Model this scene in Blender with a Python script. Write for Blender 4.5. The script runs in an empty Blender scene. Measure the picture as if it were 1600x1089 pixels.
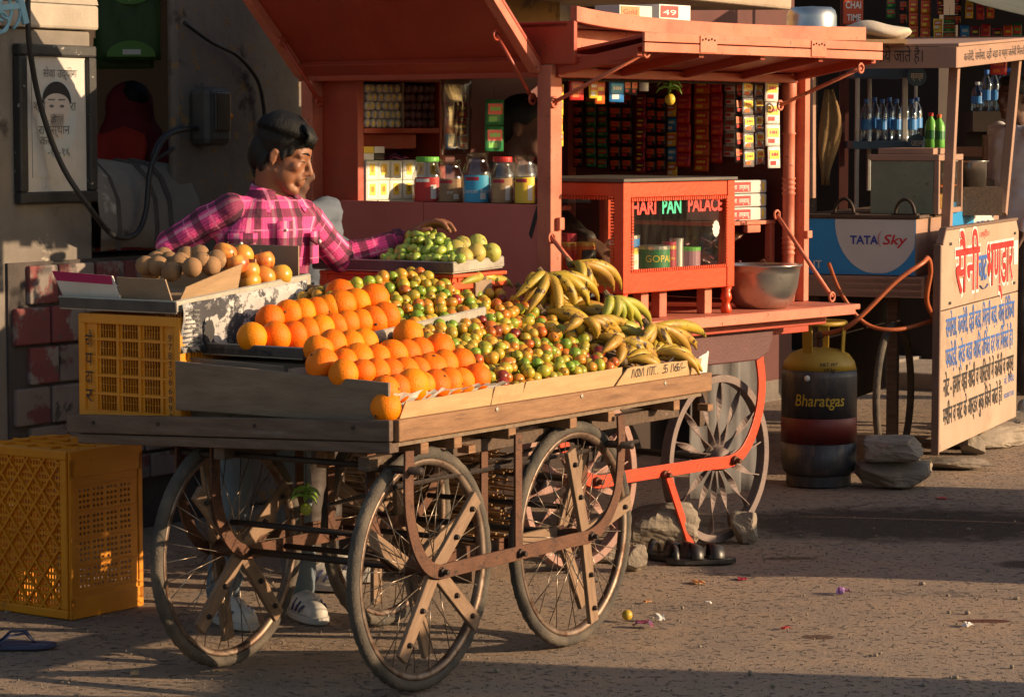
import bpy, bmesh, math, random
from math import sin, cos, pi, radians as rad
from mathutils import Vector, Matrix, Euler
random.seed(7)
SC = bpy.context.scene
COL = SC.collection

# ------------------------------------------------------------------ camera
FPX, CAMZ = 4300.0, 1.61                       # focal length in photo pixels (1600 wide), eye height
PITCH = math.atan((544.5 - 205.0) / FPX)       # horizon at row 205
cam_data = bpy.data.cameras.new('camera')
cam_data.sensor_width = 36.0
cam_data.lens = 36.0 * FPX / 1600.0
cam_data.clip_start, cam_data.clip_end = 0.1, 500.0
cam = bpy.data.objects.new('camera', cam_data)
COL.objects.link(cam)
cam.location = (0, 0, CAMZ)
cam.rotation_euler = (pi / 2 - PITCH, 0, 0)
SC.camera = cam

# ------------------------------------------------------------------ light
SUN_AZ = Vector((0.98, -0.20))               # horizontal direction towards the sun
SUN_EL = rad(14.5)
w = bpy.data.worlds.new('World')
SC.world = w
w.use_nodes = True
nt = w.node_tree
sky = nt.nodes.new('ShaderNodeTexSky')
sky.sky_type = 'NISHITA'
sky.sun_disc = False
sky.sun_elevation = SUN_EL
sky.sun_rotation = math.atan2(SUN_AZ.x, SUN_AZ.y)
sky.air_density, sky.dust_density = 1.2, 2.0
nt.links.new(sky.outputs[0], nt.nodes['Background'].inputs[0])
nt.nodes['Background'].inputs[1].default_value = 0.1
sl = bpy.data.lights.new('sun', 'SUN')
sl.energy = 5.0
sl.angle = rad(0.5)
sl.color = (1.0, 0.72, 0.44)
so = bpy.data.objects.new('sun', sl)
COL.objects.link(so)
to_sun = Vector((SUN_AZ.x * cos(SUN_EL), SUN_AZ.y * cos(SUN_EL), sin(SUN_EL))).normalized()
so.rotation_euler = to_sun.to_track_quat('Z', 'Y').to_euler()
SC.view_settings.view_transform = 'Standard'
SC.view_settings.look = 'None'
SC.view_settings.gamma = 1.0
SC.view_settings.exposure = 0.55
SC.view_settings.use_curve_mapping = False
SC.cycles.max_bounces = 8
SC.cycles.transparent_max_bounces = 16

# ------------------------------------------------------------------ pixel -> place
def ray(px, py):
    x = (px - 800) / FPX
    y = -(py - 544.5) / FPX
    return (x, cos(PITCH) + y * sin(PITCH), y * cos(PITCH) - sin(PITCH))

class Frame:
    """A ground frame: origin on the ground, heading in degrees; local x along the heading, y to its left, z up."""
    def __init__(s, o, a):
        s.o = o; s.deg = a; s.a = rad(a)
        s.u = (cos(s.a), sin(s.a)); s.v = (-s.u[1], s.u[0])
    def hit(s, px, py, ax, val):
        d = ray(px, py)
        ox, oy = -s.o[0], -s.o[1]
        O = (ox * s.u[0] + oy * s.u[1], ox * s.v[0] + oy * s.v[1], CAMZ)
        D = (d[0] * s.u[0] + d[1] * s.u[1], d[0] * s.v[0] + d[1] * s.v[1], d[2])
        t = (val - O[ax]) / D[ax]
        return Vector([O[i] + t * D[i] for i in range(3)])
    def world(s, p):
        return Vector((s.o[0] + p[0] * s.u[0] + p[1] * s.v[0], s.o[1] + p[0] * s.u[1] + p[1] * s.v[1], p[2]))
    def local(s, p):
        x, y = p[0] - s.o[0], p[1] - s.o[1]
        return Vector((x * s.u[0] + y * s.u[1], x * s.v[0] + y * s.v[1], p[2]))
WORLD = Frame((0, 0), 0)
CART = Frame((-.334, 7.643), 57.25)      # fruit cart: x along its long side, origin under the near corner
KIO = Frame((.134, 9.92), 49.5)          # red kiosk: x along its front, origin under the near corner post
WALL = Frame((-1.458, 11.2), 57.25)      # line of walls and shop fronts along the road
STALL = Frame((1.994, 12.8), 68.0)       # snack stall on the right: x along its painted board
def P(px, py, Y):
    return WORLD.hit(px, py, 1, Y)
def G(px, py, z=0.0):
    return WORLD.hit(px, py, 2, z)

# ------------------------------------------------------------------ materials
def srgb(r, g, b):
    f = lambda c: (c / 255 / 12.92) if c / 255 <= .04045 else ((c / 255 + .055) / 1.055) ** 2.4
    return (f(r), f(g), f(b))
MATS = {}
def mat(name, c=(.5, .5, .5), c2=None, sc=6, rough=.6, metal=0, bump=0, bsc=80, spots=None, spots2=None, rnd=0, stretch=None,
        coat=0, hue=0, sss=0, rough2=None, alpha=1, spec=.5, emit=0, gen=False):
    m = bpy.data.materials.new(name)
    m.use_nodes = True
    t = m.node_tree
    N, L = t.nodes, t.links
    b = N['Principled BSDF']
    b.inputs['Roughness'].default_value = rough
    b.inputs['Metallic'].default_value = metal
    b.inputs['Specular IOR Level'].default_value = spec
    if coat: b.inputs['Coat Weight'].default_value = coat; b.inputs['Coat Roughness'].default_value = .15
    if sss:
        b.inputs['Subsurface Weight'].default_value = sss
        b.inputs['Subsurface Radius'].default_value = (.012, .005, .002)
        b.inputs['Subsurface Scale'].default_value = .4
    if alpha < 1: b.inputs['Alpha'].default_value = alpha
    tc = N.new('ShaderNodeTexCoord')
    vec = tc.outputs['Generated' if gen else 'Object']
    oi = N.new('ShaderNodeObjectInfo')
    add = N.new('ShaderNodeVectorMath'); add.operation = 'ADD'
    mul = N.new('ShaderNodeVectorMath'); mul.operation = 'SCALE'
    comb = N.new('ShaderNodeCombineXYZ')
    for i in range(3): L.new(oi.outputs['Random'], comb.inputs[i])
    L.new(comb.outputs[0], mul.inputs[0]); mul.inputs['Scale'].default_value = 37.0
    L.new(vec, add.inputs[0]); L.new(mul.outputs[0], add.inputs[1])
    vec = add.outputs[0]
    if stretch:
        mp = N.new('ShaderNodeMapping'); mp.inputs['Scale'].default_value = stretch
        L.new(vec, mp.inputs[0]); vec = mp.outputs[0]
    def noise(scale, detail=6, r=.6):
        n = N.new('ShaderNodeTexNoise'); n.inputs['Scale'].default_value = scale
        n.inputs['Detail'].default_value = detail; n.inputs['Roughness'].default_value = r
        L.new(vec, n.inputs['Vector']); return n.outputs['Fac']
    def ramp(fac, lo, hi):
        r = N.new('ShaderNodeMapRange'); r.inputs['From Min'].default_value = lo; r.inputs['From Max'].default_value = hi
        L.new(fac, r.inputs['Value']); return r.outputs[0]
    def mix(fac, a, bb):
        x = N.new('ShaderNodeMix'); x.data_type = 'RGBA'
        L.new(fac, x.inputs['Factor'])
        for k, v in (('A', a), ('B', bb)):
            s = [i for i in x.inputs if i.name == k and i.type == 'RGBA'][0]
            if isinstance(v, tuple): s.default_value = (*v, 1)
            else: L.new(v, s)
        return [o for o in x.outputs if o.type == 'RGBA'][0]
    rgb = N.new('ShaderNodeRGB'); rgb.outputs[0].default_value = (*c, 1)
    col = rgb.outputs[0]
    if c2: col = mix(ramp(noise(sc), .32, .68), col, c2)
    for sp in (spots, spots2):
        if sp:                                              # (colour, scale, threshold, softness)
            f = ramp(noise(sp[1], 5, .65), sp[2], sp[2] + sp[3])
            col = mix(f, col, sp[0])
    if rnd or hue:
        h = N.new('ShaderNodeHueSaturation')
        L.new(col, h.inputs['Color'])
        r = N.new('ShaderNodeMapRange'); r.inputs['To Min'].default_value = 1 - rnd; r.inputs['To Max'].default_value = 1 + rnd
        L.new(oi.outputs['Random'], r.inputs['Value']); L.new(r.outputs[0], h.inputs['Value'])
        if hue:
            r2 = N.new('ShaderNodeMapRange'); r2.inputs['To Min'].default_value = .5 - hue; r2.inputs['To Max'].default_value = .5 + hue
            fr = N.new('ShaderNodeMath'); fr.operation = 'FRACT'
            m9 = N.new('ShaderNodeMath'); m9.operation = 'MULTIPLY'; m9.inputs[1].default_value = 17.3
            L.new(oi.outputs['Random'], m9.inputs[0]); L.new(m9.outputs[0], fr.inputs[0])
            L.new(fr.outputs[0], r2.inputs['Value']); L.new(r2.outputs[0], h.inputs['Hue'])
        col = h.outputs[0]
    L.new(col, b.inputs['Base Color'])
    if rough2 is not None:
        L.new(mapr(N, L, noise(sc * 2.3), .35, .65, rough, rough2), b.inputs['Roughness'])
    if bump:
        bp = N.new('ShaderNodeBump'); bp.inputs['Strength'].default_value = bump; bp.inputs['Distance'].default_value = .01
        L.new(noise(bsc, 5), bp.inputs['Height']); L.new(bp.outputs[0], b.inputs['Normal'])
    MATS[name] = m
    return m
def mapr(N, L, fac, a, b_, c, d):
    r = N.new('ShaderNodeMapRange')
    for k, v in zip(('From Min', 'From Max', 'To Min', 'To Max'), (a, b_, c, d)): r.inputs[k].default_value = v
    L.new(fac, r.inputs['Value']); return r.outputs[0]
def glass_thin(name, tint=(1, 1, 1), refl=.1, rough=.03, dirt=0.0):
    """A clear pane or thin-walled jar: mostly see-through with a mirror film, optionally a dusty film."""
    m = bpy.data.materials.new(name); m.use_nodes = True
    N, L = m.node_tree.nodes, m.node_tree.links
    N.remove(N['Principled BSDF'])
    tr = N.new('ShaderNodeBsdfTransparent'); tr.inputs[0].default_value = (*tint, 1)
    gl = N.new('ShaderNodeBsdfGlossy'); gl.inputs['Roughness'].default_value = rough
    lw = N.new('ShaderNodeLayerWeight'); lw.inputs[0].default_value = .5
    pw_ = N.new('ShaderNodeMath'); pw_.operation = 'POWER'; pw_.inputs[1].default_value = 4.0; L.new(lw.outputs['Facing'], pw_.inputs[0]); mr = mapr(N, L, pw_.outputs[0], 0, 1, refl, .8)
    mx = N.new('ShaderNodeMixShader'); L.new(mr, mx.inputs[0]); L.new(tr.outputs[0], mx.inputs[1]); L.new(gl.outputs[0], mx.inputs[2])
    out = mx.outputs[0]
    if dirt:
        df = N.new('ShaderNodeBsdfDiffuse'); df.inputs[0].default_value = (.55, .5, .42, 1)
        tc = N.new('ShaderNodeTexCoord'); no = N.new('ShaderNodeTexNoise'); no.inputs['Scale'].default_value = 14; no.inputs['Detail'].default_value = 8
        mp = N.new('ShaderNodeMapping'); mp.inputs['Scale'].default_value = (3, 3, .6)
        L.new(tc.outputs['Object'], mp.inputs[0]); L.new(mp.outputs[0], no.inputs['Vector'])
        f = mapr(N, L, no.outputs['Fac'], .42, .8, dirt * .25, dirt)
        m2 = N.new('ShaderNodeMixShader'); L.new(f, m2.inputs[0]); L.new(out, m2.inputs[1]); L.new(df.outputs[0], m2.inputs[2]); out = m2.outputs[0]
    L.new(out, N['Material Output'].inputs[0])
    MATS[name] = m
    return m

# ------------------------------------------------------------------ mesh builder
class MB:
    def __init__(s): s.v = []; s.f = []; s.m = []
    def add(s, vs, fs, mi=0):
        o = len(s.v); s.v += [Vector(p) for p in vs]
        s.f += [tuple(i + o for i in f) for f in fs]; s.m += [mi] * len(fs); return s
    def box(s, x0, x1, y0, y1, z0, z1, mi=0):
        x0, x1 = sorted((x0, x1)); y0, y1 = sorted((y0, y1)); z0, z1 = sorted((z0, z1))
        return s.hexa([(x0, y0, z0), (x1, y0, z0), (x1, y1, z0), (x0, y1, z0), (x0, y0, z1), (x1, y0, z1), (x1, y1, z1), (x0, y1, z1)], mi)
    def hexa(s, c, mi=0):
        return s.add(c, [(3, 2, 1, 0), (4, 5, 6, 7), (0, 1, 5, 4), (1, 2, 6, 5), (2, 3, 7, 6), (3, 0, 4, 7)], mi)
    def beam(s, a, b, w, h, up=(0, 0, 1), mi=0):
        """A rectangular bar from a to b, w across and h along up."""
        a, b = Vector(a), Vector(b); d = (b - a).normalized()
        up = Vector(up); side = d.cross(up)
        if side.length < 1e-4: side = d.cross(Vector((1, 0, 0)))
        side.normalize(); up = side.cross(d).normalized()
        sx, sz = side * (w / 2), up * (h / 2)
        return s.hexa([a - sx - sz, a + sx - sz, b + sx - sz, b - sx - sz, a - sx + sz, a + sx + sz, b + sx + sz, b - sx + sz], mi)
    def tube(s, pts, r, seg=8, mi=0, cap=True, flat=1.0, up=None):
        pts = [Vector(p) for p in pts]; n = len(pts)
        rs = r if isinstance(r, (list, tuple)) else [r] * n
        o = len(s.v); ref = Vector(up) if up else Vector((.31, .17, .93))
        prev = None
        for i, p in enumerate(pts):
            d = (pts[min(i + 1, n - 1)] - pts[max(i - 1, 0)])
            d = d.normalized() if d.length > 1e-9 else Vector((0, 0, 1))
            if prev is None:
                a = d.cross(ref)
                if a.length < 1e-3: a = d.cross(Vector((1, 0, 0)))
            else: a = prev - d * prev.dot(d)
            a.normalize(); b = d.cross(a); prev = a
            for k in range(seg):
                t = 2 * pi * k / seg
                s.v.append(p + a * (cos(t) * rs[i]) + b * (sin(t) * rs[i] * flat))
        for i in range(n - 1):
            for k in range(seg):
                k2 = (k + 1) % seg
                s.f.append((o + i * seg + k, o + i * seg + k2, o + (i + 1) * seg + k2, o + (i + 1) * seg + k)); s.m.append(mi)
        if cap:
            s.f.append(tuple(o + k for k in reversed(range(seg)))); s.m.append(mi)
            s.f.append(tuple(o + (n - 1) * seg + k for k in range(seg))); s.m.append(mi)
        return s
    def lathe(s, prof, seg=20, c=(0, 0, 0), mi=0, axis='z', sx=1, sy=1):
        """prof: (radius, height) pairs from bottom to top."""
        o = len(s.v); c = Vector(c); n = len(prof)
        for r, h in prof:
            for k in range(seg):
                t = 2 * pi * k / seg
                p = (r * cos(t) * sx, r * sin(t) * sy, h)
                if axis == 'x': p = (p[2], p[0], p[1])
                if axis == 'y': p = (p[1], p[2], p[0])
                s.v.append(c + Vector(p))
        for i in range(n - 1):
            for k in range(seg):
                k2 = (k + 1) % seg
                s.f.append((o + i * seg + k, o + i * seg + k2, o + (i + 1) * seg + k2, o + (i + 1) * seg + k)); s.m.append(mi)
        if prof[0][0] > 1e-5: s.f.append(tuple(o + k for k in reversed(range(seg)))); s.m.append(mi)
        if prof[-1][0] > 1e-5: s.f.append(tuple(o + (n - 1) * seg + k for k in range(seg))); s.m.append(mi)
        return s
    def ball(s, c, r, seg=12, rings=8, mi=0, rot=None):
        c = Vector(c); r = r if isinstance(r, (tuple, list, Vector)) else (r, r, r)
        o = len(s.v); R = rot or Matrix.Identity(3)
        for i in range(1, rings):
            a = pi * i / rings
            for k in range(seg):
                t = 2 * pi * k / seg
                s.v.append(c + R @ Vector((r[0] * sin(a) * cos(t), r[1] * sin(a) * sin(t), r[2] * cos(a))))
        s.v.append(c + R @ Vector((0, 0, r[2]))); s.v.append(c - R @ Vector((0, 0, r[2])))
        top, bot = len(s.v) - 2, len(s.v) - 1
        for i in range(rings - 2):
            for k in range(seg):
                k2 = (k + 1) % seg
                s.f.append((o + i * seg + k, o + (i + 1) * seg + k, o + (i + 1) * seg + k2, o + i * seg + k2)); s.m.append(mi)
        for k in range(seg):
            k2 = (k + 1) % seg
            s.f.append((top, o + k, o + k2)); s.m.append(mi)
            s.f.append((bot, o + (rings - 2) * seg + k2, o + (rings - 2) * seg + k)); s.m.append(mi)
        return s
    def prism(s, poly, d, mi=0):
        """poly: 3D points in order; extruded by vector d."""
        n = len(poly); d = Vector(d); poly = [Vector(p) for p in poly]
        return s.add(poly + [p + d for p in poly], [tuple(reversed(range(n))), tuple(range(n, 2 * n))] +
                     [(i, (i + 1) % n, n + (i + 1) % n, n + i) for i in range(n)], mi)
    def sheet(s, grid, mi=0, thick=0, nrm=None):
        """grid[i][j] of points; thick gives a back side along nrm."""
        a, b = len(grid), len(grid[0]); o = len(s.v)
        for row in grid: s.v += [Vector(p) for p in row]
        for i in range(a - 1):
            for j in range(b - 1):
                s.f.append((o + i * b + j, o + i * b + j + 1, o + (i + 1) * b + j + 1, o + (i + 1) * b + j)); s.m.append(mi)
        if thick:
            nn = Vector(nrm) * thick; o2 = len(s.v)
            for row in grid: s.v += [Vector(p) + nn for p in row]
            for i in range(a - 1):
                for j in range(b - 1):
                    s.f.append((o2 + i * b + j, o2 + (i + 1) * b + j, o2 + (i + 1) * b + j + 1, o2 + i * b + j + 1)); s.m.append(mi)
            per = [i * b for i in range(a)] + [(a - 1) * b + j for j in range(1, b)] + [i * b + b - 1 for i in range(a - 2, -1, -1)] + [j for j in range(b - 2, 0, -1)]
            for k in range(len(per)):
                p, q = per[k], per[(k + 1) % len(per)]
                s.f.append((o + p, o + q, o2 + q, o2 + p)); s.m.append(mi)
        return s
    def perf(s, W, H, holes, t, org=(0, 0, 0), ex=(1, 0, 0), ey=(0, 0, 1), mi=0):
        """A plate W x H of thickness t with rectangular holes (x0,x1,y0,y1)."""
        org, ex, ey = Vector(org), Vector(ex), Vector(ey); n = ex.cross(ey).normalized() * t
        xs = sorted({0, W, *[h[0] for h in holes], *[h[1] for h in holes]}); ys = sorted({0, H, *[h[2] for h in holes], *[h[3] for h in holes]})
        xs = [x for i, x in enumerate(xs) if i == 0 or x - xs[i - 1] > 1e-6]; ys = [y for i, y in enumerate(ys) if i == 0 or y - ys[i - 1] > 1e-6]
        hs = set()
        for h in holes:
            for i in range(len(xs) - 1):
                if h[0] - 1e-6 < (xs[i] + xs[i + 1]) / 2 < h[1] + 1e-6:
                    for j in range(len(ys) - 1):
                        if h[2] - 1e-6 < (ys[j] + ys[j + 1]) / 2 < h[3] + 1e-6: hs.add((i, j))
        nx, ny = len(xs), len(ys); o = len(s.v)
        for k in (0, 1):
            for x in xs:
                for y in ys: s.v.append(org + ex * x + ey * y + n * k)
        id_ = lambda i, j, k: o + k * nx * ny + i * ny + j
        sol = lambda i, j: 0 <= i < nx - 1 and 0 <= j < ny - 1 and (i, j) not in hs
        for i in range(nx - 1):
            for j in range(ny - 1):
                if not sol(i, j): continue
                fs = [(id_(i, j, 1), id_(i + 1, j, 1), id_(i + 1, j + 1, 1), id_(i, j + 1, 1)), (id_(i, j, 0), id_(i, j + 1, 0), id_(i + 1, j + 1, 0), id_(i + 1, j, 0))]
                if not sol(i - 1, j): fs.append((id_(i, j, 0), id_(i, j, 1), id_(i, j + 1, 1), id_(i, j + 1, 0)))
                if not sol(i + 1, j): fs.append((id_(i + 1, j, 0), id_(i + 1, j + 1, 0), id_(i + 1, j + 1, 1), id_(i + 1, j, 1)))
                if not sol(i, j - 1): fs.append((id_(i, j, 0), id_(i + 1, j, 0), id_(i + 1, j, 1), id_(i, j, 1)))
                if not sol(i, j + 1): fs.append((id_(i, j + 1, 0), id_(i, j + 1, 1), id_(i + 1, j + 1, 1), id_(i + 1, j + 1, 0)))
                s.f += fs; s.m += [mi] * len(fs)
        return s
    def text(s, txt, org, ex, ey, size, width=None, mi=0, bold=0.0, align='LEFT', shear=0.0):
        V, Fc = text_geo(txt, size, bold, align, shear)
        if not V: return s
        org, ex, ey = Vector(org), Vector(ex), Vector(ey); k = 1.0
        if width:
            xs = [p[0] for p in V]; k = width / max(1e-6, max(xs) - min(xs)); x0 = min(xs) if align == 'LEFT' else 0
            V = [((p[0] - x0) * k, p[1]) for p in V]
        return s.add([org + ex * p[0] + ey * p[1] for p in V], Fc, mi)
    def xf(s, M, i0=0):
        for i in range(i0, len(s.v)): s.v[i] = M @ s.v[i]
        return s
    def mesh(s, name, mats, smooth=False):
        me = bpy.data.meshes.new(name)
        me.from_pydata([tuple(p) for p in s.v], [], s.f)
        for m in (mats if isinstance(mats, (list, tuple)) else [mats]): me.materials.append(MATS[m] if isinstance(m, str) else m)
        me.polygons.foreach_set('material_index', s.m)
        if smooth: me.polygons.foreach_set('use_smooth', [True] * len(s.f))
        me.update(); return me
    def build(s, name, mats, parent=None, loc=(0, 0, 0), rot=(0, 0, 0), smooth=False, bevel=0, auto=None):
        return obj(name, s.mesh(name, mats, smooth), parent, loc, rot, bevel)
def obj(name, me, parent=None, loc=(0, 0, 0), rot=(0, 0, 0), bevel=0, scale=None):
    o = bpy.data.objects.new(name, me); COL.objects.link(o)
    o.parent = parent; o.location = loc; o.rotation_euler = rot
    if scale: o.scale = scale
    if bevel:
        b = o.modifiers.new('bevel', 'BEVEL'); b.width = bevel; b.segments = 2; b.limit_method = 'ANGLE'; b.angle_limit = rad(40)
    return o
_TC = {}
def text_geo(txt, size, bold=0.0, align='LEFT', shear=0.0):
    key = (txt, bold, align, shear)
    if key not in _TC:
        cu = bpy.data.curves.new('lettering', 'FONT'); cu.body = txt; cu.size = 1.0; cu.resolution_u = 3; cu.offset = bold; cu.align_x = align; cu.shear = shear
        o = bpy.data.objects.new('lettering', cu); COL.objects.link(o)
        dg = bpy.context.evaluated_depsgraph_get(); me = o.evaluated_get(dg).to_mesh()
        _TC[key] = ([(v.co.x, v.co.y) for v in me.vertices], [tuple(p.vertices) for p in me.polygons])
        o.evaluated_get(dg).to_mesh_clear(); bpy.data.objects.remove(o); bpy.data.curves.remove(cu)
    V, Fc = _TC[key]
    return [(x * size, y * size) for x, y in V], Fc
def tag(o, label=None, cat=None, group=None, kind=None):
    if label: o['label'] = label
    if cat: o['category'] = cat
    if group: o['group'] = group
    if kind: o['kind'] = kind
    return o
def thing(name, label, cat, fr=WORLD, loc=(0, 0, 0), rz=0, group=None):
    o = bpy.data.objects.new(name, None); COL.objects.link(o); o.empty_display_size = .1
    o.location = fr.world(loc); o.rotation_euler = (0, 0, fr.a + rz)
    return tag(o, label, cat, group)
def place(o, fr, loc, rz=0, rot=None):
    """Put a single-mesh thing into a frame."""
    o.location = fr.world(loc)
    if rot is None: o.rotation_euler = (0, 0, fr.a + rz)
    else: o.rotation_euler = (Matrix.Rotation(fr.a, 3, 'Z') @ Euler(rot).to_matrix()).to_euler()
    return o
def copy_tree(o, parent=None):
    c = o.copy(); COL.objects.link(c); c.parent = parent
    for ch in list(o.children): copy_tree(ch, c)
    return c
def remesh(mb, voxel, smooth=6, fac=.5):
    """Union of closed shapes as one continuous skin."""
    me = bpy.data.meshes.new('tmp'); me.from_pydata([tuple(p) for p in mb.v], [], mb.f); me.update()
    o = bpy.data.objects.new('tmp', me); COL.objects.link(o)
    r = o.modifiers.new('r', 'REMESH'); r.mode = 'VOXEL'; r.voxel_size = voxel; r.use_smooth_shade = True
    if smooth:
        q = o.modifiers.new('s', 'SMOOTH'); q.iterations = smooth; q.factor = fac
    dg = bpy.context.evaluated_depsgraph_get()
    out = bpy.data.meshes.new_from_object(o.evaluated_get(dg))
    bpy.data.objects.remove(o); bpy.data.meshes.remove(me)
    out.polygons.foreach_set('use_smooth', [True] * len(out.polygons))
    return out
def capsule(mb, p0, r0, p1, r1, seg=14):
    """A closed round cone."""
    p0, p1 = Vector(p0), Vector(p1); d = (p1 - p0); n = d.normalized() if d.length > 1e-6 else Vector((0, 0, 1))
    pts, rs = [], []
    for k in range(5):
        a = pi / 2 * (1 - k / 4); pts.append(p0 - n * (r0 * sin(a))); rs.append(max(r0 * cos(a), r0 * .05))
    for k in range(1, 4): pts.append(p0.lerp(p1, k / 4)); rs.append(r0 + (r1 - r0) * k / 4)
    for k in range(5):
        a = pi / 2 * k / 4; pts.append(p1 + n * (r1 * sin(a))); rs.append(max(r1 * cos(a), r1 * .05))
    return mb.tube(pts, rs, seg)
def jitter(a): return random.uniform(-a, a)
# ------------------------------------------------------------------ palette
mat('wood_dark', (.055, .032, .02), (.11, .065, .04), 5, .75, bump=.35, bsc=30, stretch=(14, 2, 14), spots=((.16, .11, .08), 3, .58, .12))
mat('wood_dark_y', (.085, .05, .034), (.15, .095, .068), 5, .75, bump=.35, bsc=30, stretch=(14, 1.6, 14), spots=((.15, .12, .1), 3, .6, .12))
mat('wood_warm', (.17, .078, .034), (.29, .15, .07), 4, .7, bump=.3, bsc=30, stretch=(1.6, 14, 14), spots=((.1, .045, .02), 3, .58, .15))
mat('wood_pale', (.52, .33, .16), (.42, .24, .11), 3, .7, bump=.2, bsc=40, stretch=(2, 10, 10))
mat('wood_grey', (.155, .105, .07), (.23, .165, .115), 4, .8, bump=.3, bsc=30, stretch=(10, 1.5, 10))
mat('wood_spoke', (.17, .10, .058), (.27, .17, .105), 5, .75, bump=.3, bsc=30, stretch=(2, 12, 12))
mat('rust_iron', (.085, .035, .02), (.14, .06, .032), 14, .7, .3, bump=.4, bsc=120, spots=((.05, .025, .018), 30, .56, .1))
mat('black_iron', (.025, .018, .015), (.05, .032, .025), 20, .6, .4, bump=.3, bsc=120)
mat('tyre', (.045, .04, .036), (.13, .105, .08), 9, .9, bump=.5, bsc=140)
mat('rim_steel', (.26, .20, .16), (.13, .08, .055), 18, .5, .7, spots=((.10, .05, .03), 25, .52, .12))
mat('spoke_steel', (.46, .4, .34), (.28, .2, .14), 30, .4, .85)
mat('tin', (.40, .37, .32), (.28, .25, .21), 10, .5, .55, bump=.15, bsc=60, spots=((.1, .06, .04), 22, .66, .06))
mat('tin_shaded', (.10, .09, .085), (.06, .05, .05), 10, .55, .4, bump=.15, bsc=60, spots=((.14, .1, .07), 22, .62, .08))  # tin of the tray front lips, with their shade put into the colour
mat('cardboard', (.38, .25, .14), (.31, .20, .11), 6, .85, bump=.12, bsc=50, stretch=(1, 1, 9))
mat('cardboard_grey', (.30, .21, .14), (.24, .16, .10), 6, .85, bump=.12, bsc=50)
mat('paper_white', (.68, .64, .6), (.58, .54, .5), 9, .85, bump=.2, bsc=30)
mat('ink', (.02, .018, .02), rough=.7)
mat('ink_grey', (.09, .085, .085), (.2, .19, .18), 9, .8)
mat('crate_yellow', (.68, .26, .006), (.58, .20, .005), 7, .42, bump=.08, bsc=60, spots=((.3, .12, .02), 12, .64, .15))
mat('crate_orange', (.62, .085, .015), (.5, .06, .015), 7, .45)
mat('plaster_grey', (.24, .21, .18), (.15, .13, .115), 3, .9, bump=.5, bsc=22, spots=((.42, .38, .33), 5, .63, .06), spots2=((.06, .05, .045), 4, .62, .1))
mat('plaster_pale', (.44, .38, .31), (.30, .26, .22), 3.5, .9, bump=.5, bsc=25, spots=((.16, .13, .11), 6, .6, .1))
mat('block_red', (.22, .06, .06), (.17, .055, .055), 5, .85, bump=.5, bsc=26, spots=((.26, .22, .20), 6, .5, .07), spots2=((.10, .085, .08), 11, .6, .06))
mat('block_grey', (.24, .195, .17), (.17, .135, .12), 5, .9, bump=.5, bsc=26, spots=((.14, .045, .05), 5, .57, .05), spots2=((.07, .06, .055), 11, .6, .06))
mat('mortar_dark', (.06, .05, .048), (.09, .075, .07), 8, .95, bump=.4)
mat('ochre_peel', (.19, .165, .145), (.12, .105, .095), 3, .92, bump=.8, bsc=16, spots=((.24, .15, .065), 13, .58, .03), spots2=((.05, .045, .04), 5, .6, .08))
mat('ochre_wall', (.34, .20, .075), (.22, .13, .055), 3, .92, bump=.7, bsc=14, spots=((.10, .07, .05), 6, .57, .07))
mat('stone_slab', (.40, .31, .24), (.28, .22, .17), 5, .9, bump=.6, bsc=30)
mat('stone', (.30, .245, .19), (.20, .165, .13), 6, .92, bump=.9, bsc=20, rnd=.15)
mat('black_frame', (.02, .02, .022), (.035, .035, .035), 10, .6, bump=.2, spots=((.42, .40, .38), 24, .66, .03))
mat('plaque_white', (.60, .57, .53), (.48, .46, .44), 5, .8, bump=.2, bsc=30, spots=((.30, .26, .24), 8, .66, .05))
mat('poster_blue', (.46, .56, .60), (.56, .55, .52), 6, .8)
mat('poster_skin', (.62, .54, .48), (.52, .47, .44), 8, .8)
mat('cable', (.018, .018, .02), rough=.5)
mat('meter_box', (.045, .045, .048), (.07, .068, .066), 9, .55, bump=.1)
mat('meter_glass', (.02, .02, .022), (.04, .04, .042), 6, .25)
mat('blue_iron', (.22, .45, .58), (.16, .34, .46), 9, .5)
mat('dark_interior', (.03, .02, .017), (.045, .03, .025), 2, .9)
mat('dark_red_door', (.10, .02, .015), (.07, .015, .012), 6, .7)
mat('shade_cloth', (.10, .105, .09), (.07, .075, .065), 6, .9, bump=.3, bsc=8)

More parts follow.
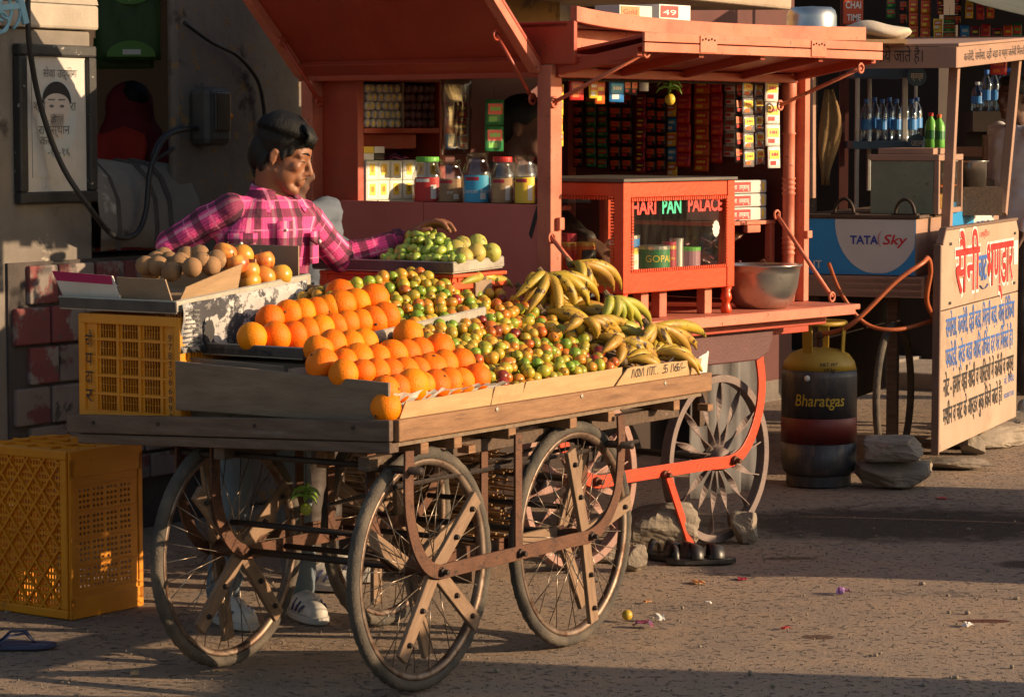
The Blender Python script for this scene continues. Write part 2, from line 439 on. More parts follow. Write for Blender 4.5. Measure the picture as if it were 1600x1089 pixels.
# ------------------------------------------------------------------ road
def road_material():
    m = bpy.data.materials.new('road_dirt'); m.use_nodes = True
    N, L = m.node_tree.nodes, m.node_tree.links; b = N['Principled BSDF']; b.inputs['Roughness'].default_value = .93
    b.inputs['Specular IOR Level'].default_value = .25
    tc = N.new('ShaderNodeTexCoord'); vec = tc.outputs['Object']
    def noise(s, d=6, r=.6, v=None):
        n = N.new('ShaderNodeTexNoise'); n.inputs['Scale'].default_value = s; n.inputs['Detail'].default_value = d; n.inputs['Roughness'].default_value = r
        L.new(v or vec, n.inputs['Vector']); return n.outputs['Fac']
    def mix(f, a, bb):
        x = N.new('ShaderNodeMix'); x.data_type = 'RGBA'
        L.new(f, x.inputs['Factor'])
        for k, v in (('A', a), ('B', bb)):
            s_ = [i for i in x.inputs if i.name == k and i.type == 'RGBA'][0]
            if isinstance(v, tuple): s_.default_value = (*v, 1)
            else: L.new(v, s_)
        return [o for o in x.outputs if o.type == 'RGBA'][0]
    base = mix(mapr(N, L, noise(.9), .35, .65, 0, 1), (.33, .245, .185), (.26, .20, .16))
    base = mix(mapr(N, L, noise(5, 8), .4, .7, 0, 1), base, (.37, .265, .185))
    base = mix(mapr(N, L, noise(160, 3, .7), .58, .68, 0, .75), base, (.50, .42, .34))        # pale grit
    vo = N.new('ShaderNodeTexVoronoi'); vo.inputs['Scale'].default_value = 42; L.new(vec, vo.inputs['Vector'])
    pit = mapr(N, L, noise(34, 4, .6), .575, .64, 0, 1)
    base = mix(pit, base, (.12, .10, .09))                                                    # bare stone and pits
    mpz = N.new('ShaderNodeMapping'); mpz.inputs['Rotation'].default_value = (0, 0, rad(-57)); mpz.inputs['Scale'].default_value = (.5, 4.5, 1); L.new(vec, mpz.inputs[0])
    base = mix(mapr(N, L, noise(1.2, 8, .6, mpz.outputs[0]), .48, .75, 0, .7), base, (.22, .185, .16))   # worn wheel tracks along the road
    base = mix(mapr(N, L, noise(1.6, 7, .65), .55, .72, 0, .8), base, (.39, .265, .175))                      # drifted dust
    vc = N.new('ShaderNodeTexVoronoi'); vc.feature = 'DISTANCE_TO_EDGE'; vc.inputs['Scale'].default_value = .28
    av = N.new('ShaderNodeVectorMath'); av.operation = 'ADD'; nv = N.new('ShaderNodeTexNoise'); nv.inputs['Scale'].default_value = 3.0; nv.inputs['Detail'].default_value = 6; L.new(vec, nv.inputs['Vector']); L.new(vec, av.inputs[0]); L.new(nv.outputs['Color'], av.inputs[1]); L.new(av.outputs[0], vc.inputs['Vector'])
    crk = mapr(N, L, vc.outputs['Distance'], 0.004, .001, 0, .7); base = mix(crk, base, (.10, .08, .07))
    # spilled water at the stalls and a few old stains: marks with a shape of their own
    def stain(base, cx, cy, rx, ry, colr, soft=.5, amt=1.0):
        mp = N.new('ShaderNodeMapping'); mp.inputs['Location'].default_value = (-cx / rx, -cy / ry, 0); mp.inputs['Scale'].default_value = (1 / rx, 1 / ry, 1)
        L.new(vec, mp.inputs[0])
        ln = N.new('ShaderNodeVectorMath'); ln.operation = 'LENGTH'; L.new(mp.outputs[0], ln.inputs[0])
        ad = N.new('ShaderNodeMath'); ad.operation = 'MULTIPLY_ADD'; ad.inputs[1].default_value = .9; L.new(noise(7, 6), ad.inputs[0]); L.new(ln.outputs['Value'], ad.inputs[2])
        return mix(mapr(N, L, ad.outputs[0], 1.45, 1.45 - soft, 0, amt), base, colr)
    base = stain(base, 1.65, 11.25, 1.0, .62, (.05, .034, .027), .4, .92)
    base = stain(base, 1.55, 9.0, .10, .035, (.09, .02, .012), .15, .9)
    base = stain(base, .98, 8.72, .06, .05, (.07, .03, .018), .2, .8)
    base = stain(base, 1.95, 10.2, .16, .12, (.055, .03, .022), .3, .8)
    base = stain(base, 1.05, 10.35, .12, .05, (.06, .035, .028), .3, .7)
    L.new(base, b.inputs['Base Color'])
    h = N.new('ShaderNodeMath'); h.operation = 'SUBTRACT'
    L.new(noise(70, 8, .7), h.inputs[0]); L.new(pit, h.inputs[1])
    bp = N.new('ShaderNodeBump'); bp.inputs['Strength'].default_value = .9; bp.inputs['Distance'].default_value = .012
    L.new(h.outputs[0], bp.inputs['Height']); L.new(bp.outputs[0], b.inputs['Normal'])
    MATS['road_dirt'] = m
road_material()
road = MB()
gx = [-60, -20, -6] + [-4 + .25 * i for i in range(33)] + [6, 20, 60]; gy = [-20, 0, 5] + [6 + .25 * i for i in range(37)] + [18, 30, 90]
def gz(x, y):
    inside = 6 < y < 15 and -4 < x < 4
    return (sin(x * 3.1 + y * 1.7) * sin(y * 2.3 - x) * .004 - .004) if inside else -.004
road.sheet([[(x, y, gz(x, y)) for x in gx] for y in gy])
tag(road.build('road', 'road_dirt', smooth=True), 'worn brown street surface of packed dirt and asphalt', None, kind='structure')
# loose grit on the road
gr = MB()
for i in range(1400):
    p = G(random.uniform(-60, 1660), random.uniform(790, 1088)); r = random.uniform(.0015, .0045) * (2.2 if random.random() < .05 else 1)
    gr.ball((p.x, p.y, r * .4), (r * random.uniform(.7, 1.5), r * random.uniform(.7, 1.3), r * .8), 5, 4)
tag(gr.build('gravel', 'stone'), 'loose grit scattered over the street', None, kind='stuff')

# ------------------------------------------------------------------ left: gate pillar with memorial plaque
wx = lambda px, py, y=0.0: WALL.hit(px, py, 1, y)
pl = thing('gate_pillar', 'plastered gate pillar with sloping cap and black framed memorial plaque', 'pillar', WALL, (-.97, 0, 0))
q = MB(); q.box(-.35, .60, 0, .45, 0, 2.0); q.build('shaft', 'plaster_grey', pl, bevel=.012)
q = MB(); q.box(-.36, .625, -.025, .47, 2.003, 2.10); q.build('cornice', 'plaster_pale', pl, bevel=.012)
q = MB(); prof = [(0, .62), (.06, .60), (.14, .50), (.22, .34), (.30, .22), (.36, .16), (.40, .15)]
for (z0, r0), (z1, r1) in zip(prof, prof[1:]):
    a0, a1 = max(-.36, .13 - r0), max(-.36, .13 - r1)
    q.hexa([(a0, -.02 + (.62 - r0) * .3, 2.102 + z0), (.13 + r0 * .8, -.02 + (.62 - r0) * .3, 2.102 + z0), (.13 + r0 * .8, .46, 2.102 + z0), (a0, .46, 2.102 + z0),
            (a1, -.02 + (.62 - r1) * .3, 2.102 + z1), (.13 + r1 * .8, -.02 + (.62 - r1) * .3, 2.102 + z1), (.13 + r1 * .8, .46, 2.102 + z1), (a1, .46, 2.102 + z1)])
q.build('cap', 'plaster_pale', pl)
# plaque: outer black frame, white margin, faded portrait poster
z0, z1 = wx(60, 318).z, wx(60, 70).z
x0, x1 = wx(20, 200).x + .97, wx(141, 200).x + .97
q = MB(); t = .045
for a in ((x0, x1, z1 - t, z1), (x0, x1, z0, z0 + t), (x0, x0 + t, z0 + t, z1 - t), (x1 - t, x1, z0 + t, z1 - t)): q.box(a[0], a[1], -.04, 0, a[2], a[3])
fr = q.build('plaque_frame', 'black_frame', pl, bevel=.008)
q = MB(); q.box(x0 + t, x1 - t, -.018, 0, z0 + t, z1 - t); q.build('plaque_margin', 'plaque_white', pl)
px0, px1, pz0, pz1 = x0 + .085, x1 - .11, z0 + .10, z1 - .095
ps = MB(); ps.box(px0, px1, -.022, -.0185, pz0, pz1); W_, H_ = px1 - px0, pz1 - pz0
po = ps.build('poster', 'plaque_white', pl)
def disc(mb, cx, cz, rx, rz, y, mi=0, n=24, a0=0, a1=2 * pi, wob=0):
    pts = [(cx + rx * cos(a0 + (a1 - a0) * i / n) * (1 + wob * sin(i * 2.7)), y, cz + rz * sin(a0 + (a1 - a0) * i / n) * (1 + wob * cos(i * 3.1))) for i in range(n)]
    mb.add(pts, [tuple(range(n))], mi)
cx, cz = px0 + W_ * .55, pz0 + H_ * .66
q = MB(); disc(q, cx, cz - .05, W_ * .47, H_ * .36, -.0235, wob=.06); q.build('printed_backdrop', 'poster_blue', po)
q = MB(); disc(q, cx, cz, W_ * .30, H_ * .20, -.0245); q.prism([(cx - W_ * .12, -.0245, cz - H_ * .3), (cx + W_ * .14, -.0245, cz - H_ * .3), (cx + W_ * .16, -.0245, cz - .03), (cx - W_ * .16, -.0245, cz - .03)], (0, .0003, 0)); q.build('printed_face', 'poster_skin', po)
q = MB(); n = 22
q.add([(cx + W_ * .34 * cos(pi * i / n), -.0255, cz + H_ * .03 + H_ * .20 * sin(pi * i / n)) for i in range(n + 1)] + [(cx + W_ * .30 * cos(pi - pi * i / n), -.0255, cz + H_ * .02 + H_ * .10 * sin(pi * i / n)) for i in range(n + 1)], [tuple(reversed(range(2 * n + 2)))]); q.build('printed_hair', 'ink', po)
q = MB()
for s_ in (-1, 1):
    disc(q, cx + s_ * W_ * .12, cz + .0, W_ * .055, .006, -.0256); q.box(cx + s_ * W_ * .12 - W_ * .08, cx + s_ * W_ * .12 + W_ * .08, -.0257, -.0252, cz + .022, cz + .028)
q.box(cx - W_ * .07, cx + W_ * .07, -.0257, -.0252, cz - H_ * .10, cz - H_ * .093)
for tx, u_, w_, s_ in (('सेवा उद्योग', .25, .93, .045), ('श्री', .02, .62, .05), ('रा', .86, .62, .05), ('र  के', .25, .50, .04), ('राजस्थान', .12, .40, .05), ('कर', .16, .30, .05), ('-१०-१६', .32, .20, .045)):
    q.text(tx, (px0 + W_ * u_, -.026, pz0 + H_ * w_), (1, 0, 0), (0, 0, 1), s_)
q.build('printed_lettering', 'ink_grey', po)

# block wall under and beside the plaque, every block a piece of its own
bw = thing('block_wall', 'low wall of concrete blocks with flaking maroon paint behind the cart', 'wall', WALL, (-.97, 0, 0))
q = MB(); q.box(.10, 1.30, -.012, .40, 0, 1.108); q.build('mortar_core', 'mortar_dark', bw)
zc = [.31, .475, .63, .785, .94, 1.10]
brick_me = {}
for r in range(len(zc)):
    zt = zc[r]; zb = .20 if r == 0 else zc[r - 1]
    x = .20 if r % 2 else .12
    while x < 1.24:
        w_ = random.choice((.17, .20, .215, .23)); x2 = min(x + w_, 1.29)
        b = MB(); d = -.034 + jitter(.005)
        b.box(x, x2 - .010, d, -.005, zb + .006, zt - .006)
        b.build('block', 'block_red' if (r >= 4 or random.random() < .15) else 'block_grey', bw, bevel=.008)
        x = x2
# rounded parapet over the wall
pp = thing('parapet', 'rounded plaster parapet with dark bands between pillar and column', 'wall', WALL, (-.36, 0, 0))
q = MB()
prof = [(0, 1.132), (-.03, 1.135), (-.035, 1.22), (-.02, 1.33), (.03, 1.42), (.10, 1.475), (.2, 1.49), (.3, 1.46), (.33, 1.132)]
q.sheet([[(x, y, z + .012 * sin(x * 9)) for y, z in prof] for x in [i * .09 for i in range(8)]]); q.build('rounded_top', 'plaster_grey', pp, smooth=True)
for x in (.10, .33, .42):
    q = MB(); q.tube([(x + .05 * k / 8, y - .002, z + .003) for k, (y, z) in enumerate(prof[1:-1])], .012, 6, flat=.5); q.build('dark_band', 'mortar_dark', pp)
# ledge stone at the wall's foot
q = MB(); c = wx(55, 672, -.10)
q.hexa([(-.85, -.16, .20), (.32, -.12, .20), (.32, .0, .2), (-.85, .0, .2), (-.80, -.15, .30), (.30, -.11, .31), (.32, .0, .32), (-.85, .0, .31)])
o = q.build('ledge_stone', 'stone', bevel=.02); place(o, WALL, (-.55, 0, 0)); tag(o, 'long rough stone ledge at the foot of the block wall', 'ledge')

# column with peeling ochre paint, meter box, cables
cl = thing('peeling_column', 'thick masonry column with peeling ochre paint behind the fruit seller', 'column', WALL, (.17, .02, 0))
q = MB(); q.box(0, .95, 0, .05, 0, 3.4); q.build('shaft', 'ochre_peel', cl, bevel=.02)
mb_ = thing('meter_box', 'dark rounded electricity meter box on the peeling column', 'meter box', WALL, (.17 + .12, -.10, 0))
a, b_ = WALL.hit(304, 230, 1, -.02), WALL.hit(366, 140, 1, -.1)
zb, zt = WALL.hit(335, 228, 1, -.02).z, WALL.hit(335, 137, 1, -.02).z
xl, xr = WALL.hit(304, 180, 1, -.02).x - .29, WALL.hit(365, 180, 1, -.1).x - .29
q = MB(); q.box(xl, xr, 0, .118, zb, zt); q.build('case', 'meter_box', mb_, bevel=.03)
q = MB(); q.box(xl + .03, xr - .03, -.012, 0.001, zb + .06, zt - .02); q.build('glass_front', 'meter_glass', mb_, bevel=.015)
q = MB(); q.lathe([(.012, 0), (.014, .02), (.006, .03)], 10, (0, 0, 0), axis='x'); q.build('seal_screw', 'crate_yellow', mb_, (xr, .03, (zb + zt) / 2)); 
def cable(name, pts, r, label, m='cable', cat='cable'):
    pts = [Vector(p) for p in pts]; out = []
    for i in range(len(pts) - 1):                       # Catmull-Rom through the points
        p0, p1, p2, p3 = pts[max(i - 1, 0)], pts[i], pts[i + 1], pts[min(i + 2, len(pts) - 1)]
        for k in range(8):
            t = k / 8; out.append(.5 * ((2 * p1) + (p2 - p0) * t + (2 * p0 - 5 * p1 + 4 * p2 - p3) * t * t + (3 * p1 - p0 - 3 * p2 + p3) * t ** 3))
    out.append(pts[-1])
    o0 = out[0].copy(); q = MB(); q.tube([p - o0 for p in out], r, 8)
    o = q.build(name, m, loc=o0, smooth=True); return tag(o, label, cat)
WP = lambda px, py, y: WALL.world(WALL.hit(px, py, 1, y))
cable('power_cable', [WP(44, -30, -.10), WP(45, 60, -.09), WP(62, 160, -.07), WP(95, 255, -.10), WP(140, 325, -.16), WP(178, 368, -.14), WP(212, 366, -.1), WP(228, 330, -.09), WP(236, 262, -.085), WP(262, 212, -.075), WP(308, 200, -.03)], .0115, 'black cable looping from the plaque down and up to the meter box')
cable('service_wire', [WP(272, 232, -.07), WP(238, 250, -.07), WP(252, 216, -.06), WP(284, 198, -.05)], .008, 'short second black wire beside the looping cable at the meter box')
cable('conduit_wire', [WP(288, 36, -.015), WP(330, 66, -.012), WP(372, 88, -.012), WP(402, 125, -.012), WP(412, 165, -.012), WP(416, 205, -.012), WP(430, 240, -.012)], .009, 'dark wire curving over the peeling column above the meter box')
# blue iron scrollwork of the gate at the top left corner
ig = thing('iron_gate_top', 'light blue wrought iron gate scroll beside the pillar cap', 'gate', WALL, (-.97, -.12, 0))
W0 = lambda px, py: WALL.hit(px, py, 1, -.12) - Vector((-.97, -.12, 0))
def scroll(c, r0, r1, a0, a1, n=26): return [Vector(c) + Vector((cos(a0 + (a1 - a0) * i / n), 0, sin(a0 + (a1 - a0) * i / n))) * (r0 + (r1 - r0) * i / n) for i in range(n + 1)]
for c_, r0, r1, a0, a1 in ((W0(12, 16), .075, .012, -1.2, 7.5), (W0(2, 38), .05, .01, 2.5, -5.5), (W0(-8, 8), .11, .06, -1.5, 1.4)):
    q = MB(); q.tube(scroll(c_, r0, r1, a0, a1), .006, 6); q.build('scroll', 'blue_iron', ig, smooth=True)
q = MB(); q.beam(W0(24, -30), W0(40, 38), .016, .03); q.build('bar', 'blue_iron', ig, bevel=.002)
q = MB(); q.beam(W0(-30, 16), W0(30, 10), .012, .022); q.build('rail', 'blue_iron', ig, bevel=.002)

# ------------------------------------------------------------------ shop row behind (along WALL line)
sh = thing('shop_row', 'dim row of roadside shop fronts behind the stalls', 'building', WALL, (0, 0, 0))
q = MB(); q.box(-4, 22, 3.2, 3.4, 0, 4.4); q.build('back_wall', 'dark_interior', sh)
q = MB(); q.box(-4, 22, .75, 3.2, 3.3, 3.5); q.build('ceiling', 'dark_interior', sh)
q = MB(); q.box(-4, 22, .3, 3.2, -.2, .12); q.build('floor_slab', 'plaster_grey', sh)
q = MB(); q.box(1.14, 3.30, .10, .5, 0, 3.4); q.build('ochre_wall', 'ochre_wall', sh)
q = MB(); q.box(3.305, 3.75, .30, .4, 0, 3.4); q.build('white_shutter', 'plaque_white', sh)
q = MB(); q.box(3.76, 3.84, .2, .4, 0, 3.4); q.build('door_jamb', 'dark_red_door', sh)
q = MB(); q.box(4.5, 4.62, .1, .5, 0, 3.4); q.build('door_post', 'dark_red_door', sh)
q = MB(); q.box(4.63, 6.3, .30, .36, 0, 3.4); q.build('sun_block_shutter', 'dark_red_door', sh)  # shutter added to keep the sun off the back wall
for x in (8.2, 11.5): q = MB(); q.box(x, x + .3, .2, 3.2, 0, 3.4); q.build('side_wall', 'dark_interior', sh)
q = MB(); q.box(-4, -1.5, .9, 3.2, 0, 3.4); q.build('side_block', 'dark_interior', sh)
ts = MB(); g = [[(x, .012 * sin(x * 80), z) for z in (0, 1.5, 3.0)] for x in [i * .01 for i in range(126)]]; ts.sheet(g, thick=.003, nrm=(0, 1, 0))
o = ts.build('shade_sheet', 'rust_iron'); place(o, WALL, (.06, -.755, 0)); tag(o, 'tall rusty corrugated sheet added unseen behind the kiosk to shade the column', 'metal sheet')  # hidden sheet, added only to shade the column and the wall gap
# stone slab canopy above the kiosk
a = WALL.hit(1238, 10, 1, -.75)
q = MB(); q.hexa([(0, 0, 0), (2.6, 0, -.02), (2.6, 1.0, 0), (0, 1.0, .02), (0, 0, .09), (2.6, 0, .07), (2.6, 1.0, .09), (0, 1.0, .11)])
o = q.build('stone_canopy', 'stone_slab', bevel=.015); place(o, WALL, (a.x - 2.6, -.75, a.z)); tag(o, 'thick stone slab canopy jutting out above the kiosk roof', 'canopy')
# ------------------------------------------------------------------ fruit cart
cart = thing('fruit_handcart', 'four wheeled wooden handcart with rusty iron straps and spoked tyres, heaped with fruit', 'handcart', CART)
C_ = lambda px, py, ax, v: CART.hit(px, py, ax, v)
# boards of the tray
q = MB(); zA, zB = (.747, .807), (.703, .757)
q.hexa([(-.022, -.005, zA[0]), (0, -.005, zA[0]), (0, 1.19, zB[0]), (-.022, 1.19, zB[0]), (-.022, -.005, zA[1]), (0, -.005, zA[1]), (0, 1.19, zB[1]), (-.022, 1.19, zB[1])]); q.build('front_board', 'wood_dark_y', cart, bevel=.004)
q = MB(); q.hexa([(-.016, -.002, .713), (.03, -.002, .713), (.03, 1.15, .672), (-.016, 1.15, .672), (-.016, -.002, .7445), (.03, -.002, .7445), (.03, 1.15, .7005), (-.016, 1.15, .7005)]); q.build('under_board', 'wood_dark_y', cart, bevel=.004)
q = MB(); q.box(.002, 1.82, -.022, 0.002, .745, .807); q.build('side_board', 'wood_warm', cart, bevel=.004)
q = MB(); q.box(.6, 1.82, .95, .975, .745, .80); q.build('side_board', 'wood_warm', cart, bevel=.004)
q = MB(); q.box(1.80, 1.82, .004, .948, .745, .80); q.build('back_board', 'wood_warm', cart, bevel=.004)
for i in range(9):
    q = MB(); q.box(.004, 1.795, .005 + i * .105, .105 + i * .105, .728, .7425); q.build('floor_plank', 'wood_grey', cart)
q = MB(); q.box(.004, .62, .955, 1.16, .700, .7425); q.build('floor_plank', 'wood_grey', cart)
for x in (.16, .33, .62, .97, 1.2, 1.62):
    q = MB(); q.box(x - .02, x + .02, .0, .93, .695, .7275); q.build('cross_bearer', 'wood_warm', cart, bevel=.003)
for y in (.1, .62):
    q = MB(); q.box(.0, 1.78, y - .02, y + .02, .655, .6945); q.build('long_bearer', 'wood_dark', cart, bevel=.003)

# wheels ------------------------------------------------------------
WR = .354
def ring(R, prof, seg, fn=None):
    """prof: (radial, axial) loop around R; wheel axis is y."""
    mb = MB(); n = len(prof)
    for i in range(seg):
        a = 2 * pi * i / seg
        for k, (r, ax) in enumerate(prof):
            rr = R + r + (fn(i, k) if fn else 0)
            mb.v.append(Vector((rr * cos(a), ax, rr * sin(a))))
    for i in range(seg):
        for k in range(n):
            i2, k2 = (i + 1) % seg, (k + 1) % n
            mb.f.append((i * n + k, i * n + k2, i2 * n + k2, i2 * n + k)); mb.m.append(0)
    return mb
tprof = [(.0185 * cos(t), .018 * sin(t)) for t in [2 * pi * k / 12 for k in range(12)]]
tyre_me = ring(WR - .020, tprof, 168, lambda i, k: (.0018 if ((i // 2 + (k % 2)) % 2 == 0) else -.0014) if k in (0, 1, 2, 10, 11) else 0).mesh('tyre', 'tyre', False)
tyre_me.polygons.foreach_set('use_smooth', [True] * len(tyre_me.polygons))
rim_me = ring(.308, [(.012, .013), (.006, .0145), (-.005, .011), (-.008, .004), (-.008, -.004), (-.005, -.011), (.006, -.0145), (.012, -.013)], 96).mesh('rim', 'rim_steel', True)
hub_me = MB().lathe([(.010, -.075), (.014, -.07), (.014, -.05), (.028, -.045), (.028, -.038), (.018, -.034), (.018, .034), (.028, .038), (.028, .045), (.014, .05), (.014, .07), (.010, .075)], 16, axis='y').mesh('wheel', 'rust_iron', True)
sp_me = MB().tube([(0, 0, 0), (0, 0, .5), (0, 0, 1)], .0016, 5).mesh('spoke', 'spoke_steel', True)
plank_me = MB().box(0, .288, -.008, .008, -.024, .024).mesh('wooden_arm', 'wood_spoke')
bolt_me = MB().lathe([(.007, 0), (.009, .004), (.006, .012), (.0, .013)], 8, axis='y').mesh('bolt', 'black_iron')
def make_wheel(parent, x, y, arms, back, spin):
    hub = obj('wheel', hub_me, parent, (x, y, WR))
    obj('tyre', tyre_me, hub, rot=(0, spin, 0)); obj('rim', rim_me, hub, rot=(0, spin, 0))
    for i in range(32):
        side = 1 if i % 2 else -1; a = 2 * pi * i / 32 + spin; b = a + (.42 if (i // 2) % 2 else -.42)
        p0 = Vector((.026 * cos(b), side * .041, .026 * sin(b))); p1 = Vector((.298 * cos(a), side * .004, .298 * sin(a)))
        s = obj('spoke', sp_me, hub, p0, (p1 - p0).to_track_quat('Z', 'Y').to_euler()); s.scale = (1, 1, (p1 - p0).length)
    for lst, yy in ((arms, -.046), (back, .046)):
        for a in lst:
            o = obj('wooden_arm', plank_me, hub, (0, yy + jitter(.001), 0), (0, -rad(a), 0)); 
            b = o.modifiers.new('bevel', 'BEVEL'); b.width = .003; b.segments = 2
            for d in (.13, .24):
                obj('bolt', bolt_me, hub, (d * cos(rad(a)), yy + (-.008 if yy < 0 else .008), d * sin(rad(a))), (pi if yy < 0 else 0, 0, 0))
    return hub
wy0, wy1 = .05, .745
xA, xB, xC, xD = C_(655, 1085, 1, wy0).x, C_(890, 1015, 1, wy0).x, C_(355, 1045, 1, wy1).x, C_(603, 981, 1, wy1).x
make_wheel(cart, xA + .012, wy0, (41, -41, -126), (150, 20, -70), .1)
make_wheel(cart, xB + .012, wy0, (108, 15, -79), (60, 180, -60), .3)
make_wheel(cart, xC + .012, wy1, (37, -51, -134, 136), (10, 100, -80), .2)
make_wheel(cart, xD + .012, wy1, (90, -30, 210), (30, 150, -90), .5)
xA += .012; xB += .012
# iron straps running under each pair of wheels
def strap(parent, y, name='iron_strap', m='rust_iron'):
    pts = [(xA - .155, .715), (xA - .158, .60), (xA - .15, .52), (xA - .12, .44), (xA - .07, .38), (xA, .352), (xA + .12, .352), (xB - .12, .352), (xB, .352), (xB + .09, .385), (xB + .16, .46), (xB + .185, .56), (xB + .19, .65), (xB + .185, .715)]
    # smooth
    out = []
    for i in range(len(pts) - 1):
        p0, p1, p2, p3 = [Vector((*pts[max(0, min(len(pts) - 1, j))], 0)) for j in (i - 1, i, i + 1, i + 2)]
        for k in range(4):
            t = k / 4; out.append(.5 * ((2 * p1) + (p2 - p0) * t + (2 * p0 - 5 * p1 + 4 * p2 - p3) * t * t + (3 * p1 - p0 - 3 * p2 + p3) * t ** 3))
    out.append(Vector((*pts[-1], 0)))
    mb = MB(); g = []
    for i, p in enumerate(out):
        d = (out[min(i + 1, len(out) - 1)] - out[max(i - 1, 0)]).normalized(); n = Vector((-d.y, d.x, 0)); w_ = .021
        g.append([(p.x + n.x * w_, y, p.y + n.y * w_), (p.x - n.x * w_, y, p.y - n.y * w_)])
    mb.sheet(g, thick=.008, nrm=(0, 1, 0))
    return mb.build(name, m, parent, bevel=.0015)
for wy in (wy0, wy1):
    for s_ in (-1, 1):
        yy = wy + s_ * .066 - .004
        strap(cart, yy)
        q = MB(); q.box((xA + xB) / 2 - .018, (xA + xB) / 2 + .018, yy - s_ * .009, yy - s_ * .001, .335, .71); q.build('iron_post', 'rust_iron', cart, bevel=.001)
        for x in (xA, xB, (xA + xB) / 2):
            q = MB(); q.lathe([(.014, 0), (.014, .010), (.008, .011), (.008, .026), (0, .027)], 6, axis='y'); q.build('axle_nut', 'black_iron', cart, (x, yy + (0 if s_ < 0 else .008), .352), (pi if s_ < 0 else 0, 0, 0))
    q = MB(); q.tube([(xA - .155, wy - .11, .66), (xA - .155, wy + .1, .66)], .012, 8); q.build('bolt_rod', 'black_iron', cart, smooth=True)
    q = MB(); q.tube([(xB + .188, wy - .11, .62), (xB + .188, wy + .1, .62)], .012, 8); q.build('bolt_rod', 'black_iron', cart, smooth=True)
for x, z in ((xA - .10, .455), (xA + .16, .35), ((xA + xB) / 2 + .05, .37), (xB + .1, .42), (xA - .155, .665), (xB + .188, .625)):
    q = MB(); q.tube([(x, wy0 + .08, z), (x, wy1 - .08, z)], .009, 8); q.build('tie_rod', 'black_iron', cart, smooth=True)
for x in (xA, xB):
    q = MB(); q.tube([(x, wy0, .354), (x, wy1, .354)], .011, 8); q.build('axle', 'black_iron', cart, smooth=True)
q = MB()
for y in (.03, .14, .26):
    q.tube([(.05, y, .62 - y * .3), (1.5, y + .05, .60)], .007, 6)
q.build('brace_rods', 'black_iron', cart)
for x in (.10, 1.55):
    q = MB(); q.box(x, x + .035, .30, .34, .64, .70); q.build('bearer_block', 'wood_warm', cart)
    q = MB(); q.box(x + .3, x + .335, .01, .05, .672, .6945); q.build('bearer_block', 'wood_warm', cart)
# nails and a wire hook on the boards
for y in (.12, .47, .83, 1.08):
    q = MB(); q.lathe([(.005, 0), (.006, .003), (0, .004)], 8, axis='x'); q.build('nail', 'black_iron', cart, (-.022, y, .785 - y * .042), (0, 0, pi))
for x in (.5, .98, 1.5):
    q = MB(); q.lathe([(.006, 0), (.007, .003), (0, .004)], 8, axis='y'); q.build('nail', 'tin', cart, (x, -.022, .795), (pi, 0, 0))

# ------------------------------------------------------------------ crates
def crate_side(mb, W, H, org, ex, ey, nc, nr, nslot, slot_w, slot_h, rim, t=.006, margin=None):
    """Perforated wall with raised ribs: nc x nr cells, each with nslot slots in two rows."""
    mg = margin if margin is not None else rim
    holes = []; cw = (W - 2 * mg) / nc; ch = (H - 2 * rim) / nr
    for i in range(nc):
        for j in range(nr):
            for k in range(nslot):
                x = mg + i * cw + cw * (.14 + .72 * (k + .5) / nslot)
                for l in (.30, .72):
                    y = rim + j * ch + ch * l
                    holes.append((x - slot_w / 2, x + slot_w / 2, y - slot_h / 2, y + slot_h / 2))
    mb.perf(W, H, holes, t, org, ex, ey)
    ex, ey, org = Vector(ex), Vector(ey), Vector(org); n = ex.cross(ey).normalized()
    for i in range(nc + 1): p = org + ex * (mg + i * cw) + n * (t + .003); mb.beam(p + ey * .004, p + ey * (H - .004), .007, .006, n)
    for j in range(nr + 1): p = org + ey * (rim + j * ch) + n * (t + .0025); mb.beam(p + ex * .004, p + ex * (W - .004), .007, .005, n)
c1 = thing('yellow_crate', 'yellow plastic crate with phone number standing on the handcart under the sapodilla tray', 'crate', CART, (.05, .805, .744))
cw, cd, ch = .372, .50, .318
q = MB(); crate_side(q, cw - .0, ch, (0, cw, 0), (0, -1, 0), (0, 0, 1), 3, 5, 6, .0085, .022, .022, margin=.058); q.build('end_wall', 'crate_yellow', c1)
q = MB(); crate_side(q, cd, ch, (.004, 0, 0), (1, 0, 0), (0, 0, 1), 4, 5, 6, .0085, .022, .022); q.build('side_wall', 'crate_yellow', c1)
q = MB(); crate_side(q, cd, ch, (cd, cw, 0), (-1, 0, 0), (0, 0, 1), 4, 5, 6, .0085, .022, .022); q.build('side_wall', 'crate_yellow', c1)
q = MB(); crate_side(q, cw, ch, (cd, 0, 0), (0, 1, 0), (0, 0, 1), 3, 5, 6, .0085, .022, .022, margin=.058); q.build('end_wall', 'crate_yellow', c1)
q = MB(); q.box(.0, cd, .0, cw, 0, .006); q.build('bottom', 'crate_yellow', c1)
for i in (0, 1):
    for j in (0, 1): q = MB(); q.box(i * cd - .014, i * cd + .014, j * cw - .014, j * cw + .014, .001, ch); q.build('corner_post', 'crate_yellow', c1, bevel=.006)
for za, zb in ((ch - .03, ch), (.0, .02)): q = MB(); q.box(-.016, -.006, 0, cw, za, zb); q.build('rim_band', 'crate_yellow', c1, bevel=.003)
q = MB()
for i, d in enumerate('9783066097'): q.text(d, (-.0145, .032, .245 - i * .026), (0, -1, 0), (0, 0, 1), .028)
for i, d in enumerate(('चौ', 'प', 'दा', 'र')): q.text(d, (-.0145, cw - .016, .215 - i * .055), (0, -1, 0), (0, 0, 1), .06, width=.028)
tag(q.build('painted_lettering', 'ink', c1), None, kind='stuff')

